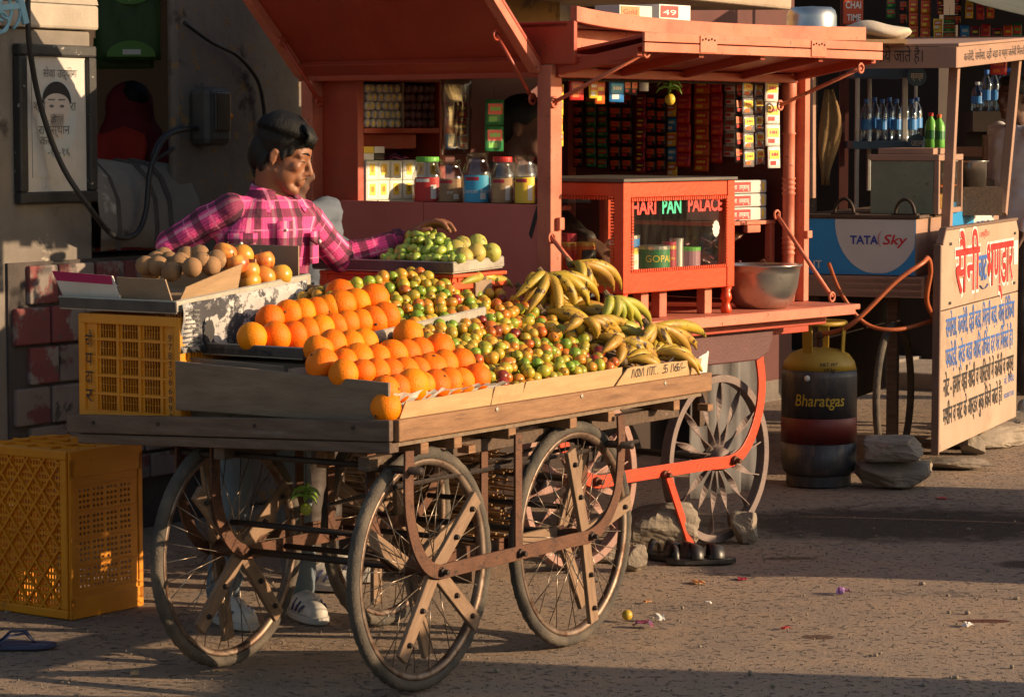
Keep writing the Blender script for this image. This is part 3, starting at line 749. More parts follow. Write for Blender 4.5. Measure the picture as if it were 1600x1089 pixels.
# crate lying on its side on the ground
gc = thing('tipped_yellow_crate', 'large yellow plastic crate tipped on its side on the ground beside the cart', 'crate')
A0, A1, A2 = G(108, 968), G(220, 945), G(0, 951)
ex = (A1 - A0); wid = ex.length; ex.normalize(); ey = Vector((-ex.y, ex.x, 0))      # ex: along the slotted side, ey: along the lattice face
gc.location = A0; gc.rotation_euler = (0, 0, math.atan2(ex.y, ex.x))
LW, LH = .40, .56; wid = max(wid, .30)
q = MB()                                                                            # lattice bottom, in the plane x=0, running along +y
hs = []
for i in range(26):
    for j in range(22):
        hs.append((.03 + i * .0131, .03 + i * .0131 + .0085, .04 + j * .0222, .04 + j * .0222 + .013))
q.perf(LW, LH, hs, .004, (.008, LW, 0), (0, -1, 0), (0, 0, 1)); q.build('bottom_mesh', 'crate_yellow', gc)
q = MB(); nrm = Vector((-1, 0, 0))
for k in range(-7, 12):
    for s_ in (1, -1):
        pts = []
        c0 = k * .075
        for t in (0, 1):
            pass
        # line y = c0 + s*z clipped to the face
        zs = []
        for z in (0.02, LH - .02): zs.append((c0 + (z if s_ > 0 else LH - z) * .8, z))
        (y0, z0_), (y1, z1_) = zs
        def clip(ya, za, yb, zb, lo, hi):
            ts = [0, 1]
            d = yb - ya
            if abs(d) < 1e-9: return None
            ta, tb = sorted(((lo - ya) / d, (hi - ya) / d)); a, b = max(0, ta), min(1, tb)
            if a >= b: return None
            return (ya + d * a, za + (zb - za) * a), (ya + d * b, za + (zb - za) * b)
        r = clip(y0, z0_, y1, z1_, .03, LW - .02)
        if r: q.beam((-.001 + s_ * .0004, r[0][0], r[0][1]), (-.001 + s_ * .0004, r[1][0], r[1][1]), .007, .012, nrm)
q.build('lattice_ribs', 'crate_yellow', gc)
q = MB()
for a in ((0, LW, 0, .032), (0, LW, LH - .032, LH)): q.box(-.008, .010, a[0], a[1], a[2], a[3])
q.box(-.008, .010, 0, .03, .03, LH - .03); q.box(-.008, .010, LW - .03, LW, .03, LH - .03); q.build('base_rim', 'crate_yellow', gc, bevel=.006)
q = MB(); hs = []
for i in range(4):
    for j in range(4):
        for a in range(3):
            for b in range(4):
                x = .045 + i * (wid - .085) / 4 + a * .0185; z = .10 + j * .088 + b * .0185
                hs.append((x, x + .0115, z, z + .0095))
q.perf(wid, LH, hs, .005, (0, -.004, 0), (1, 0, 0), (0, 0, 1)); q.build('slotted_side', 'crate_yellow', gc)
q = MB()
for j in range(5): q.box(.01, wid, -.0135, -.0092, .095 + j * .088 - .008, .095 + j * .088 - .003)
for x in (0, wid - .02): q.box(x, x + .02, -.014, -.0092, .03, LH - .03)
q.box(0, wid, -.014, -.0092, 0, .07); q.box(0, wid, -.014, -.0092, LH - .09, LH); q.build('side_ribs', 'crate_yellow', gc, bevel=.003)
q = MB(); q.box(.012, wid, -.002, LW, LH - .008, LH - .001); 
for i in range(3): q.box(.06 + i * .08, .066 + i * .08, .01, LW - .01, LH - .0008, LH + .007)
for j in range(3): q.box(.02, wid - .01, .09 + j * .11, .096 + j * .11, LH - .0008, LH + .007)
q.build('upper_end', 'crate_yellow', gc)
q = MB(); hs2 = [(h[0], h[1], h[2], h[3]) for h in hs]; q.perf(wid, LH, hs2, .005, (wid, LW, 0), (-1, 0, 0), (0, 0, 1)); q.build('far_side', 'crate_yellow', gc)
q = MB(); q.box(.012, wid, .0, LW, .0, .008); q.build('lower_end', 'crate_yellow', gc)

# ------------------------------------------------------------------ trays, boards, papers on the cart
def tray(name, label, x, y, z, lx, ly, lip, tilt, m='tin', mf='tin_shaded'):
    o = thing(name, label, 'tray', CART, (x, y, z)); o.rotation_euler = (Matrix.Rotation(CART.a, 3, 'Z') @ Euler((0, -tilt, 0)).to_matrix()).to_euler()
    q = MB(); q.box(0, lx, 0, ly, 0, .004); q.build('base', m, o)
    for nm, b, mm in (('front_lip', (-.004, 0, -.004, ly, .0045, lip), mf), ('right_lip', (.001, lx, -.004, 0, .0045, lip), m), ('left_lip', (.001, lx, ly, ly + .004, .0045, lip), m), ('back_lip', (lx, lx + .004, -.004, ly, .0045, lip), m)):
        q = MB(); q.box(*b); q.build(nm, mm, o, bevel=.0015)
    q = MB(); q.tube([(0, 0, lip), (lx, 0, lip), (lx, ly, lip), (0, ly, lip), (0, 0, lip)], .004, 6); q.build('rolled_edge', m, o)
    return o
t1 = tray('fruit_tray', 'tin tray of sapodillas and apples on top of the yellow crate', .03, .80, 1.072, .655, .455, .036, rad(4.6))
t2 = tray('fruit_tray', 'tin tray with handwriting on its lip, holding two rows of oranges', .15, .425, .945, .97, .445, .033, rad(4.0))
q = MB(); q.text('वकील हाणी पट काल्ली 796', (-.0075, .41, .008), (0, -1, 0), (0, 0, 1), .022, width=.30); q.build('handwriting', 'ink', t2)
t3 = tray('fruit_tray', 'tin tray of grapes and guavas at the back of the cart', 1.20, .605, 1.145, .30, .57, .036, rad(1.5))
c3 = thing('orange_crate', 'orange red plastic crate holding up the grape tray', 'crate', CART, (1.22, .625, .744))
q = MB(); cw2, cd2, ch2 = .53, .30, .398
crate_side(q, cd2, ch2, (0, 0, 0), (1, 0, 0), (0, 0, 1), 3, 4, 3, .012, .03, .03); q.build('side_wall', 'crate_orange', c3)
q = MB(); crate_side(q, cw2, ch2, (0, cw2, 0), (0, -1, 0), (0, 0, 1), 4, 4, 4, .012, .03, .03); q.build('end_wall', 'crate_orange', c3)
for za, zb in ((ch2 - .05, ch2 - .03), (ch2 - .012, ch2)): q = MB(); q.box(-.012, cd2 + .012, -.018, cw2, za, zb); q.build('rim_band', 'crate_orange', c3, bevel=.003)
q = MB(); q.box(.0, cd2, .008, cw2, .0, .006); q.build('bottom', 'crate_orange', c3)
# supports under tray 2
q = MB(); q.box(0, .75, 0, .36, 0, .185); o = q.build('wooden_box', 'wood_grey', bevel=.004); place(o, CART, (.19, .44, .744)); tag(o, 'plain wooden box propping up the tray of oranges', 'box')
# front boards
q = MB(); q.hexa([(0, 0, 0), (.014, 0, 0), (.014, .77, 0), (0, .77, 0), (.0, .0, .118), (.014, 0, .118), (.014, .77, .145), (0, .77, .145)])
o = q.build('loose_board', 'wood_grey', bevel=.003); place(o, CART, (.012, .022, .79)); tag(o, 'weathered grey plank on edge along the front of the orange heap', 'plank')
q = MB(); q.hexa([(0, 0, 0), (.012, 0, 0), (.012, .36, 0), (0, .36, 0), (0, .0, .185), (.012, 0, .185), (.012, .36, .195), (0, .36, .195)])
o = q.build('loose_board', 'wood_grey', bevel=.003); place(o, CART, (.09, .45, .745)); tag(o, 'second plank behind the front plank with faint green chalk loop', 'plank')
q = MB(); q.tube([(-.001, .20 + .05 * cos(a), .10 + .035 * sin(a)) for a in [i * .3 for i in range(2, 19)]] + [(-.001, .19, .03), (-.001, .21, -.0)], .003, 4, flat=.3); q.build('chalk_mark', mat('chalk_green', (.05, .13, .10), rough=.9), o)
# cardboard lining along the lit side
ln = thing('cardboard_lining', 'pale cardboard strips standing along the sunny side of the cart', 'cardboard', CART, (0, 0, .8))
def cpiece(pa, pb, ptb, pta, y=.006, m='cardboard'):
    a, b, c, d = C_(*pa, 1, y), C_(*pb, 1, y), C_(*ptb, 1, y - .012), C_(*pta, 1, y - .012)
    q = MB(); off = Vector((0, 0, -.8)); n = 10; g = []
    for i in range(n + 1):
        t = i / n; g.append([a.lerp(b, t) + off + Vector((0, jitter(.0015), 0)), a.lerp(b, t).lerp(d.lerp(c, t), .5) + off + Vector((0, jitter(.002), 0)), d.lerp(c, t) + off + Vector((0, jitter(.002), jitter(.002)))])
    q.sheet(g, thick=.004, nrm=(0, 1, 0)); return q.build('strip', m, ln)
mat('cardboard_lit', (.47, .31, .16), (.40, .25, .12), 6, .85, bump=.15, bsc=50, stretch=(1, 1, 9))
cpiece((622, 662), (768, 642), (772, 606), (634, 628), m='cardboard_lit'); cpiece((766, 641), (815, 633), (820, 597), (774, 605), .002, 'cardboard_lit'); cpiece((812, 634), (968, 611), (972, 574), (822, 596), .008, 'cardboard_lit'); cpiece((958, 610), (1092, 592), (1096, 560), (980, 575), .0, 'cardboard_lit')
mk = cpiece((1090, 592), (1104, 590), (1108, 548), (1088, 562), .004, 'paper_white')
q = MB(); a = C_(990, 590, 1, -.014) - Vector((0, 0, .8))
q.text('101 IT.  5 16/-', a, (1, 0, 0), (0, 0, 1), .040, width=.34); tag(q.build('handwriting', 'ink', ln), None, kind='stuff')
# crumpled white paper showing over the lining
pw = thing('paper_sheet', 'crumpled white paper edge between lining and oranges', 'paper', CART, (.02, .03, .82))
q = MB(); g = []
for i in range(30):
    x = i * .62 / 29; g.append([(x, .05, .0), (x, .012 + jitter(.004), .035 + jitter(.002)), (x + jitter(.004), -.008 + jitter(.004), .052 + jitter(.006) - x * .01)])
q.sheet(g, thick=.001, nrm=(0, 1, 0)); q.build('sheet', 'paper_white', pw)
q = MB(); g = []
for i in range(40):
    x = .62 + i * 1.12 / 39; g.append([(x, .05, -.01), (x, .018, .022 + jitter(.003)), (x + jitter(.004), jitter(.003), .030 + jitter(.006) - (x - .62) * .004 + (.02 if x > 1.6 else 0))])
q.sheet(g, thick=.001, nrm=(0, 1, 0)); q.build('sheet', 'paper_white', pw)
# newspaper hung over the crate's side
nw = thing('newspaper', 'printed newspaper sheet hanging below the sapodilla tray', 'newspaper', CART, (.04, .79, .955))
q = MB(); g = [[(.62 * i / 16, -.004 + .007 * sin(i * 1.3 + j), .145 * j / 6 + .045 * (i / 16) * j / 6) for j in range(7)] for i in range(17)]
q.sheet(g, thick=.0012, nrm=(0, 1, 0)); q.build('sheet', mat('newsprint', (.50, .48, .46), (.36, .34, .33), 14, .85, spots=((.045, .043, .05), 11, .50, .03), spots2=((.16, .15, .15), 40, .56, .04)), nw, smooth=True)
q = MB()
for x, z, a, b in ((.09, .012, .05, .085),): disc(q, x + a / 2, z + b / 2, a / 2, b / 2, -.0135, wob=.12)
tag(q.build('news_photo', 'ink', nw), None, kind='stuff')
q = MB()
for c0 in (.012, .045):
    for r in range(9): q.box(c0, c0 + .027, -.0138, -.0134, .02 + r * .013, .024 + r * .013)
tag(q.build('news_text', 'ink_grey', nw), None, kind='stuff')
# green-white magazine peeping out under the oranges
q = MB(); q.box(0, .30, 0, .22, 0, .006); o = q.build('magazine', 'paper_white'); place(o, CART, (.10, .34, .905), rot=(rad(-8), rad(-3), .3)); tag(o, 'folded magazine wedged under the front tray corner', 'magazine')
# cardboard flaps
q = MB(); q.box(0, .10, 0, .004, 0, .07); q.box(0, .004, 0, .17, 0, .06); o = q.build('cardboard_flap', 'cardboard_grey'); p = C_(735, 462, 1, .62); place(o, CART, (p.x, .60, p.z - .02)); tag(o, 'brown cardboard flap standing behind the berry heap', 'cardboard')
q = MB(); q.box(0, .006, 0, .20, 0, .08); o = q.build('cardboard_flap', 'cardboard'); p = C_(480, 470, 1, .80); place(o, CART, (p.x, .70, p.z - .03)); tag(o, 'tan cardboard flap behind the upper row of oranges', 'cardboard')
# sapodilla box
bx = thing('cardboard_box', 'torn cardboard box with magenta stripe full of sapodillas', 'box', CART, (.055, .83, 1.085)); bx.rotation_euler = t1.rotation_euler
q = MB(); q.hexa([(0, .20, 0), (.005, .20, 0), (.005, .42, 0), (0, .42, 0), (-.025, .21, .095), (-.02, .21, .095), (-.03, .44, .105), (-.035, .44, .105)]); f = q.build('flap', 'paper_white', bx)
q = MB(); q.hexa([(-.0185, .215, .068), (-.0175, .215, .068), (-.024, .432, .075), (-.0255, .432, .075), (-.0268, .213, .096), (-.026, .213, .096), (-.036, .438, .106), (-.037, .438, .106)]); q.build('stripe', mat('magenta_print', (.42, .02, .12), rough=.7), f)
q = MB(); q.hexa([(.002, .0, 0), (.007, .0, 0), (.007, .197, 0), (.002, .197, 0), (-.008, .02, .088), (-.003, .02, .088), (-.016, .197, .092), (-.021, .197, .092)]); q.build('flap', 'cardboard_grey', bx)
q = MB(); q.hexa([(.012, .0, .0), (.30, .0, 0), (.30, .005, 0), (.012, .005, 0), (.03, -.028, .062), (.30, -.03, .10), (.30, -.025, .10), (.03, -.023, .062)]); q.build('flap', 'cardboard', bx)
q = MB(); q.box(.005, .40, .0, .42, .001, .006); q.build('bottom', 'cardboard', bx)
q = MB(); q.box(.40, .406, .0, .42, .0, .10); q.build('back_flap', 'cardboard', bx)
q = MB(); q.box(0, .006, 0, .30, 0, .115); o = q.build('cardboard_flap', 'cardboard_grey', bevel=.001); p = C_(430, 440, 1, .86); place(o, CART, (.665, .83, 1.135)); tag(o, 'dark brown cardboard flap behind the apples', 'cardboard')
# ------------------------------------------------------------------ fruit
mat('orange_peel', (.84, .18, .002), (.88, .22, .003), 14, .45, bump=.35, bsc=190, rnd=.08, hue=.012, spec=.25, spots=((.5, .12, .006), 40, .70, .06))
mat('fruit_scar', (.10, .045, .02), rough=.8)
mat('apple_skin', (.62, .32, .045), (.48, .05, .015), 16, .3, hue=.02, rnd=.08, spots=((.78, .48, .08), 9, .56, .15))
mat('apple_yellow', (.62, .36, .045), (.60, .20, .03), 12, .3, hue=.01)
mat('sapodilla_skin', (.29, .16, .075), (.22, .12, .055), 20, .85, bump=.15, bsc=200, rnd=.12, spots=((.36, .22, .11), 30, .6, .1))
mat('guava_skin', (.48, .37, .07), (.36, .36, .07), 16, .55, rnd=.12, hue=.02, spots=((.10, .05, .02), 30, .60, .05), spots2=((.22, .12, .03), 12, .62, .1))
mat('grape_skin', (.40, .46, .08), (.32, .41, .06), 30, .28, rnd=.2, hue=.025, sss=.25, spots=((.50, .48, .12), 40, .62, .1))
mat('banana_skin', (.46, .275, .026), (.37, .24, .03), 9, .5, rnd=.1, hue=.015, spots=((.05, .025, .012), 26, .57, .04), spots2=((.26, .14, .035), 14, .54, .16))
mat('banana_green', (.42, .34, .04), (.30, .32, .04), 9, .5, rnd=.1, hue=.02, spots=((.09, .05, .02), 26, .66, .04))
mat('banana_stem', (.16, .11, .05), (.09, .055, .03), 30, .8, bump=.4)
mat('green_stem', (.24, .27, .05), rough=.7)
JU = [('lime', (.27, .31, .025), (.36, .33, .03)), ('green', (.15, .28, .02), (.25, .31, .03)), ('yellow', (.47, .31, .03), (.36, .30, .03)), ('amber', (.52, .20, .016), (.46, .29, .03)), ('orange', (.46, .10, .012), (.50, .19, .02)), ('maroon', (.14, .016, .010), (.32, .055, .014))]
for n, a, b in JU: mat('jujube_' + n, a, b, 38, .33, rnd=.18, hue=.012, spots=((.16, .06, .02), 60, .64, .07), spec=.45)

def orange_mesh(i):
    b = MB(); R = .047; n, k = 20, 13
    random.seed(100 + i); sx, sz = 1 + jitter(.03), .94 + jitter(.03)
    b.ball((0, 0, 0), (R * sx, R * sx, R * sz), n, k)
    for v in b.v:
        t = v.z / (R * sz)
        if t > .85: v.z -= (t - .85) * .022
        v *= 1 + .012 * sin(v.x * 90 + i) * sin(v.y * 80)
    b.lathe([(.0045, R * sz - .0045), (.004, R * sz - .001), (.001, R * sz - .0005)], 7, mi=1)
    return b.mesh('orange', ['orange_peel', 'fruit_scar'], True)
OM = [orange_mesh(i) for i in range(4)]
random.seed(11)
def put_fruit(name, me, p, label, cat, group, scale=1.0, rot=None):
    o = obj(name, me, None, CART.world(p), rot or (random.uniform(0, 6.3), random.uniform(0, 6.3), random.uniform(0, 6.3)), scale=(scale, scale, scale))
    return tag(o, label, cat, group)
def lerp(a, b, t): return a + (b - a) * t
rows = [([(603, 612), (620, 607), (642, 604), (661, 602), (682, 600), (701, 599), (721, 596), (743, 591)], .07, .07, 'orange in the lowest front row beside the white paper', 1.0),
        ([(536, 583), (563, 583), (588, 583), (612, 584), (631, 583), (652, 580), (674, 575), (695, 572), (716, 570)], .20, .15, 'orange in the second row of the front heap', 1.0),
        ([(505, 568), (537, 567), (560, 562), (590, 561), (612, 554), (636, 556), (657, 552), (683, 547)], .285, .235, 'orange in the third row of the front heap', 1.03),
        ([(496, 546), (521, 541), (547, 538), (571, 534)], .36, .34, 'orange in the short back row of the front heap', 1.0),
        ([(396, 528), (431, 527), (458, 523), (481, 518), (500, 516), (521, 511), (541, 507), (563, 506), (584, 502), (603, 497)], .63, .47, 'orange in the lower row on the tin tray', 1.0),
        ([(422, 498), (448, 491), (472, 489), (494, 485), (514, 481), (535, 477), (559, 473), (580, 466)], .69, .545, 'orange in the upper row on the tin tray', 1.03)]
OPOS = []
for px, ya, yb, lab, s in rows:
    for i, (x, y) in enumerate(px):
        p = C_(x + jitter(2.5), y + jitter(1.8), 1, lerp(ya, yb, i / (len(px) - 1))); OPOS.append((p, .046 * s)); put_fruit('orange', random.choice(OM), p, lab, 'orange', lab.replace('orange in', 'oranges in'), s * random.uniform(.90, 1.07))
p = C_(638, 525, 1, .33); OPOS.append((p, .05)); put_fruit('orange', OM[0], p, 'single large orange sitting above the front rows next to the berries', 'orange', None, 1.08)
p = C_(531, 459, 1, .66); put_fruit('orange', OM[1], p, 'orange half hidden behind the upper row near the cardboard flap', 'orange', None, 1.0)
p = C_(603, 637, 1, .045); OPOS.append((p, .046)); put_fruit('orange', OM[2], p, 'orange squeezed into the corner between plank and white paper', 'orange', None, .98)
# hidden fill that the visible oranges rest on
q = MB(); q.hexa([(0, 0, 0), (.54, 0, 0), (.54, .38, 0), (0, .38, 0), (0, 0, .055), (.54, 0, .055), (.54, .36, .185), (0, .36, .185)]); o = q.build('straw_padding', 'cardboard_grey'); place(o, CART, (.035, .03, .744)); tag(o, 'cardboard padding under the front heap of oranges', 'padding')

# jujube berries: dropped one by one until the heap reaches its surface
def heap_top(x, y):
    """surface height of the berry heaps, or None outside them"""
    best = None
    if .034 < y < .62 and x > .60 - max(0, (y - .25)) * .1:
        xr = 1.30 + (y - .04) * .55 if y < .3 else 1.45
        if x < xr and (y < .40 or x > 1.14 or y < .415):
            best = .862 + (y - .03) * .37
            if y < .06: best -= (.06 - y) * .3
    if .45 < y < .78 and x < 1.18 and x > .66 - (y - .47) * .35 and not (y > .60 and x > 1.19):
        h = 1.012 + (y - .45) * .44 + (x - .7) * .075
        if y > .70: h -= (y - .70) * .7
        best = max(best or 0, h)
    return best
def heap_base(x, y): 
    return (.952 + (x - .15) * .07) if (y > .43 and x < 1.13) else .80
balls = []; grid = {}
def near(x, y):
    i, j = int(x / .05), int(y / .05)
    for a in (-1, 0, 1):
        for b in (-1, 0, 1):
            for k in grid.get((i + a, j + b), ()): yield balls[k]
def drop(x, y, r):
    top = heap_top(x, y)
    if top is None: return
    z = max(heap_base(x, y) + r, top - .055)
    for bx_, by_, bz_, br in near(x, y):
        d2 = (bx_ - x) ** 2 + (by_ - y) ** 2; s = (br + r) * .93
        if d2 < s * s: z = max(z, bz_ + math.sqrt(s * s - d2))
    for op, orad in OPOS:
        d2 = (op.x - x) ** 2 + (op.y - y) ** 2; s = orad + r * .9
        if d2 < s * s: z = max(z, op.z + math.sqrt(s * s - d2))
    if z < top + .004:
        balls.append((x, y, z, r)); grid.setdefault((int(x / .05), int(y / .05)), []).append(len(balls) - 1)
random.seed(5)
for _ in range(16000): drop(random.uniform(.4, 1.6), random.uniform(.02, .8), random.uniform(.0165, .0220))
def jm(i, n):
    b = MB(); random.seed(i); k = 1.0 + random.uniform(.0, .22)
    b.ball((0, 0, 0), (.019, .019, .019 * k), 12, 8); b.lathe([(.0035, .0178 * k), (.003, .0197 * k), (.001, .0192 * k)], 6, mi=1)
    return b.mesh('jujube', ['jujube_' + n, 'fruit_scar'], True)
JM = [jm(i, JU[i % 6][0]) for i in range(18)]
random.seed(21)
wts = [3.4, 1.7, 5.0, 4.6, 2.3, 1.0]
top_of = lambda b: b[2] - heap_top(b[0], b[1])
# those with nothing resting over them are the ones in view
def exposed(b):
    return sum(1 for c in near(b[0], b[1]) if c[2] > b[2] + .014 and (c[0] - b[0]) ** 2 + (c[1] - b[1]) ** 2 < .028 ** 2) == 0
order = sorted(range(len(balls)), key=lambda k: (not exposed(balls[k]), balls[k][0] * .84 + balls[k][1] * .54))
fill = MB(); nfill = 0; single = 0
for rank, k in enumerate(order):
    x, y, z, r = balls[k]; ci = random.choices(range(6), wts)[0]
    if rank < 300:
        lower = not (y > .43 and x < 1.14)
        lab = 'green to red jujube berry in the big front heap' if lower else 'green to red jujube berry heaped on the tin tray behind the oranges'
        put_fruit('jujube', JM[ci + 6 * random.randrange(3)], (x, y, z), lab, 'jujube', 'jujubes in the front heap' if lower else 'jujubes heaped on the tray', r / .019)
    else:
        R_ = Euler((random.uniform(0, 6), random.uniform(0, 6), 0)).to_matrix()
        fill.ball(CART.world((x, y, z)), (r, r, r * 1.1), 10, 7, mi=ci, rot=R_)
o = fill.build('jujubes', ['jujube_' + n for n, _, _ in JU], smooth=True); tag(o, 'deeper and farther jujube berries of both heaps', None, kind='stuff')
print('jujubes', len(balls))
q = MB(); q.hexa([(.6, 0, 0), (1.4, 0, 0), (1.45, .55, 0), (.6, .38, 0), (.6, .02, .035), (1.4, .02, .035), (1.45, .55, .2), (.6, .37, .17)]); o = q.build('sacking_padding', 'cardboard_grey'); place(o, CART, (0, .03, .744)); tag(o, 'cardboard padding under the front berry heap', 'padding')

# sapodillas and apples on the top tray
def lump(name, r, k, m, seed, dimple=0):
    random.seed(seed); b = MB(); b.ball((0, 0, 0), (r, r, r * k), 16, 11)
    for v in b.v:
        t = v.z / (r * k)
        if dimple and t > .72: v.z -= (t - .72) * dimple * r * 2.2
        if dimple and t < -.8: v.z += (-.8 - t) * dimple * r * 1.4
        v *= 1 + .02 * sin(v.x * 70 + seed) * sin(v.z * 60 + seed)
    b.tube([(0, 0, r * k * (.62 if dimple else .97)), (.002, 0, r * k * 1.05)], .002, 5, mi=1)
    return b.mesh(name, [m, 'fruit_scar'], True)
SM = [lump('sapodilla', .031, 1.0 + .06 * i, 'sapodilla_skin', i) for i in range(3)]
AM = [lump('apple', .040, .92, 'apple_skin', 5, .5), lump('apple', .039, .95, 'apple_yellow', 6, .5)]
random.seed(31)
for i, (x, y, d) in enumerate([(227, 415, .16), (244, 408, .28), (248, 416, .17), (265, 408, .24), (268, 425, .12), (282, 409, .22), (291, 401, .30), (312, 397, .32), (314, 408, .22), (300, 418, .14), (338, 406, .34), (278, 414, .16), (255, 402, .36), (330, 416, .24), (236, 424, .20)]):
    put_fruit('sapodilla', random.choice(SM), C_(x, y, 0, d), 'brown sapodilla in the torn cardboard box', 'sapodilla', 'sapodillas in the box', random.uniform(.92, 1.06))
p = C_(371, 440, 0, .42); put_fruit('sapodilla', SM[0], p, 'lone sapodilla outside the box next to the apples', 'sapodilla', None, 1.0)
for x, y, d, k, lab in [(351, 396, .42, 0, 'red and yellow apple on top beside the sapodillas'), (378, 400, .50, 1, 'small yellow apple behind the red ones'), (370, 413, .40, 0, 'red apple leaning on the cardboard box edge'), (387, 423, .44, 1, 'yellow orange apple in the middle of the apple pile'), (411, 408, .56, 0, 'largest apple, yellow with orange cheek, at the back'), (412, 433, .50, 1, 'apple at the front of the tray near its lip'), (438, 430, .56, 1, 'yellow apple nearest the tray end'), (389, 440, .44, 1, 'low apple beside the lone sapodilla')]:
    put_fruit('apple', AM[k], C_(x, y, 0, d), lab, 'apple', 'apples on the top tray', .97, (jitter(.6), jitter(.6), jitter(3)))
GM = [lump('guava', .034, 1.02, 'guava_skin', 8 + i) for i in range(2)]
for x, y, d, lab in [(722, 384, 1.40, 'greenish guava touching the grapes'), (746, 381, 1.44, 'yellow guava at the back of the guava pile'), (744, 396, 1.36, 'round yellow guava in front of the others'), (768, 395, 1.44, 'brown spotted guava at the end of the tray'), (724, 402, 1.31, 'green guava with dark scar low in front'), (712, 390, 1.36, 'orange tinted guava half hidden by grapes')]:
    put_fruit('guava', random.choice(GM), C_(x, y, 0, d), lab, 'guava', 'guavas on the grape tray', .98)
# grapes
gb = thing('grape_bunch', 'heaped bunch of green grapes under the hand of the fruit seller', 'grapes', CART, (1.30, .80, 1.16))
gm = [MB().ball((0, 0, 0), (.0115, .0115, .0150 + .001 * i), 10, 8).mesh('grape', 'grape_skin', True) for i in range(3)]
random.seed(8); gp = []
def top(px):                       # outline of the bunch in the photograph
    pts = [(598, 404), (612, 388), (626, 372), (640, 362), (655, 358), (672, 360), (690, 367), (704, 380), (716, 398), (722, 412)]
    for (a, b), (c, d) in zip(pts, pts[1:]):
        if a <= px <= c: return b + (d - b) * (px - a) / (c - a)
    return 414
tries = 0
while len(gp) < 210 and tries < 9000:
    tries += 1
    px = random.uniform(600, 720); t = top(px) + 3; lo = 412 + (10 if 660 < px < 700 else 0)
    if lo <= t: continue
    py = random.uniform(t, lo); f = (py - t) / (lo - t)
    dpt = 1.36 - .13 * f ** .7 + random.uniform(-.01, .05)
    p = C_(px, py, 0, dpt)
    if p.z < 1.185 and dpt > 1.215: p.z = 1.185 + random.random() * .01
    if all((p - g).length > .0255 for g in gp):
        gp.append(p); obj('grape', random.choice(gm), gb, p - Vector((1.30, .80, 1.16)), (random.uniform(0, 6), random.uniform(0, 6), 0), scale=[random.uniform(1.2, 1.5)] * 3)
q = MB(); q.ball((0.04, .02, .045), (.04, .09, .035), 10, 8); q.build('inner_stalks', 'green_stem', gb)
q = MB(); q.tube([C_(592, 369, 0, 1.32) - Vector((1.3, .8, 1.16)), C_(606, 375, 0, 1.32) - Vector((1.3, .8, 1.16)), C_(625, 370, 0, 1.33) - Vector((1.3, .8, 1.16)), C_(650, 380, 0, 1.34) - Vector((1.3, .8, 1.16))], [.0015, .002, .003, .003], 6); q.build('stalk', 'green_stem', gb)

# bananas
def banana(mb, a, b, bulge, r=.0175, mi=0):
    a, b, bulge = Vector(a), Vector(b), Vector(bulge); n = 13; pts, rs = [], []
    prof = [.36, .42, .55, .80, .94, 1.0, 1.02, 1.0, .96, .86, .68, .40, .22]
    for i in range(n):
        t = i / (n - 1); tt = t
        pts.append(a.lerp(b, tt) + bulge * (4 * t * (1 - t)) ** .8); rs.append(r * prof[i])
    mb.tube(pts, rs, 6, mi, True)
    return pts, rs
def banana_bunch(label, crown, tips, y0, bul=.035, m='banana_skin', dy=-.02, r=.0182, gm=None):
    cp = C_(*crown, 1, y0)
    o = thing('banana_bunch', label, 'bananas', CART, cp, group='banana hands at the end of the cart')
    for i, tp in enumerate(tips):
        yy = y0 + (tp[2] if len(tp) > 2 else dy); e = C_(tp[0], tp[1], 1, yy) - cp
        L = e.length; s = Vector((random.uniform(-.006, .006), random.uniform(-.008, .008), random.uniform(-.006, .004)))
        bl = Vector((tp[3] if len(tp) > 3 else .2, -.7, .75)).normalized() * (bul * random.uniform(.8, 1.15))
        q = MB(); pts, rs = banana(q, s, e, bl, r * random.uniform(.92, 1.08))
        q.ball(pts[-1], .0045, 6, 4, mi=1)
        q.build('banana', [gm or m, 'fruit_scar'], o, smooth=True)
    for i in range(len(tips) - 1):
        a, b = tips[i], tips[i + 1]; yy = y0 + ((a[2] + b[2]) / 2 if len(a) > 2 else dy) + .035
        e = C_((a[0] + b[0]) / 2, (a[1] + b[1]) / 2 + 3, 1, yy) - cp; e *= .92
        q = MB(); banana(q, Vector((0, .01, -.008)), e, Vector((.1, -.6, .7)).normalized() * bul * .55, r * .95); q.build('banana', [gm or m, 'fruit_scar'], o, smooth=True)
    q = MB(); q.ball((0, 0, .002), (.022, .016, .013), 9, 6); q.tube([(0, .0, .0), (-.012, .012, .025)], [.012, .008], 6); q.build('crown_stub', 'banana_stem', o)
    return o
random.seed(3)
banana_bunch('big spotted hand of ripe bananas at the top of the banana pile', (849, 430), [(800, 470, .03), (822, 492, -.03), (858, 500, -.05), (866, 512, -.08), (896, 496, -.09), (918, 482, -.10), (935, 472, -.08)], .46, .045)
banana_bunch('upper hand of bananas leaning toward the glass case', (893, 414), [(930, 448, .03), (944, 447, -.02), (958, 455, -.05), (970, 452, -.06), (900, 460, -.06), (915, 466, -.07)], .46, .04)
banana_bunch('small greenish hand of bananas under the display case corner', (952, 466), [(940, 502, -.02), (956, 506, -.03), (970, 508, -.03), (985, 505, -.03), (1002, 511, -.04), (1016, 507, .0)], .27, .03, gm='banana_green', r=.017)
banana_bunch('middle hand of bananas half sunk in the berries', (905, 503), [(880, 520, .0), (930, 531, -.04), (948, 522, -.04), (965, 514, -.04), (984, 516, .0), (972, 528, -.03)], .24, .03, r=.0175)
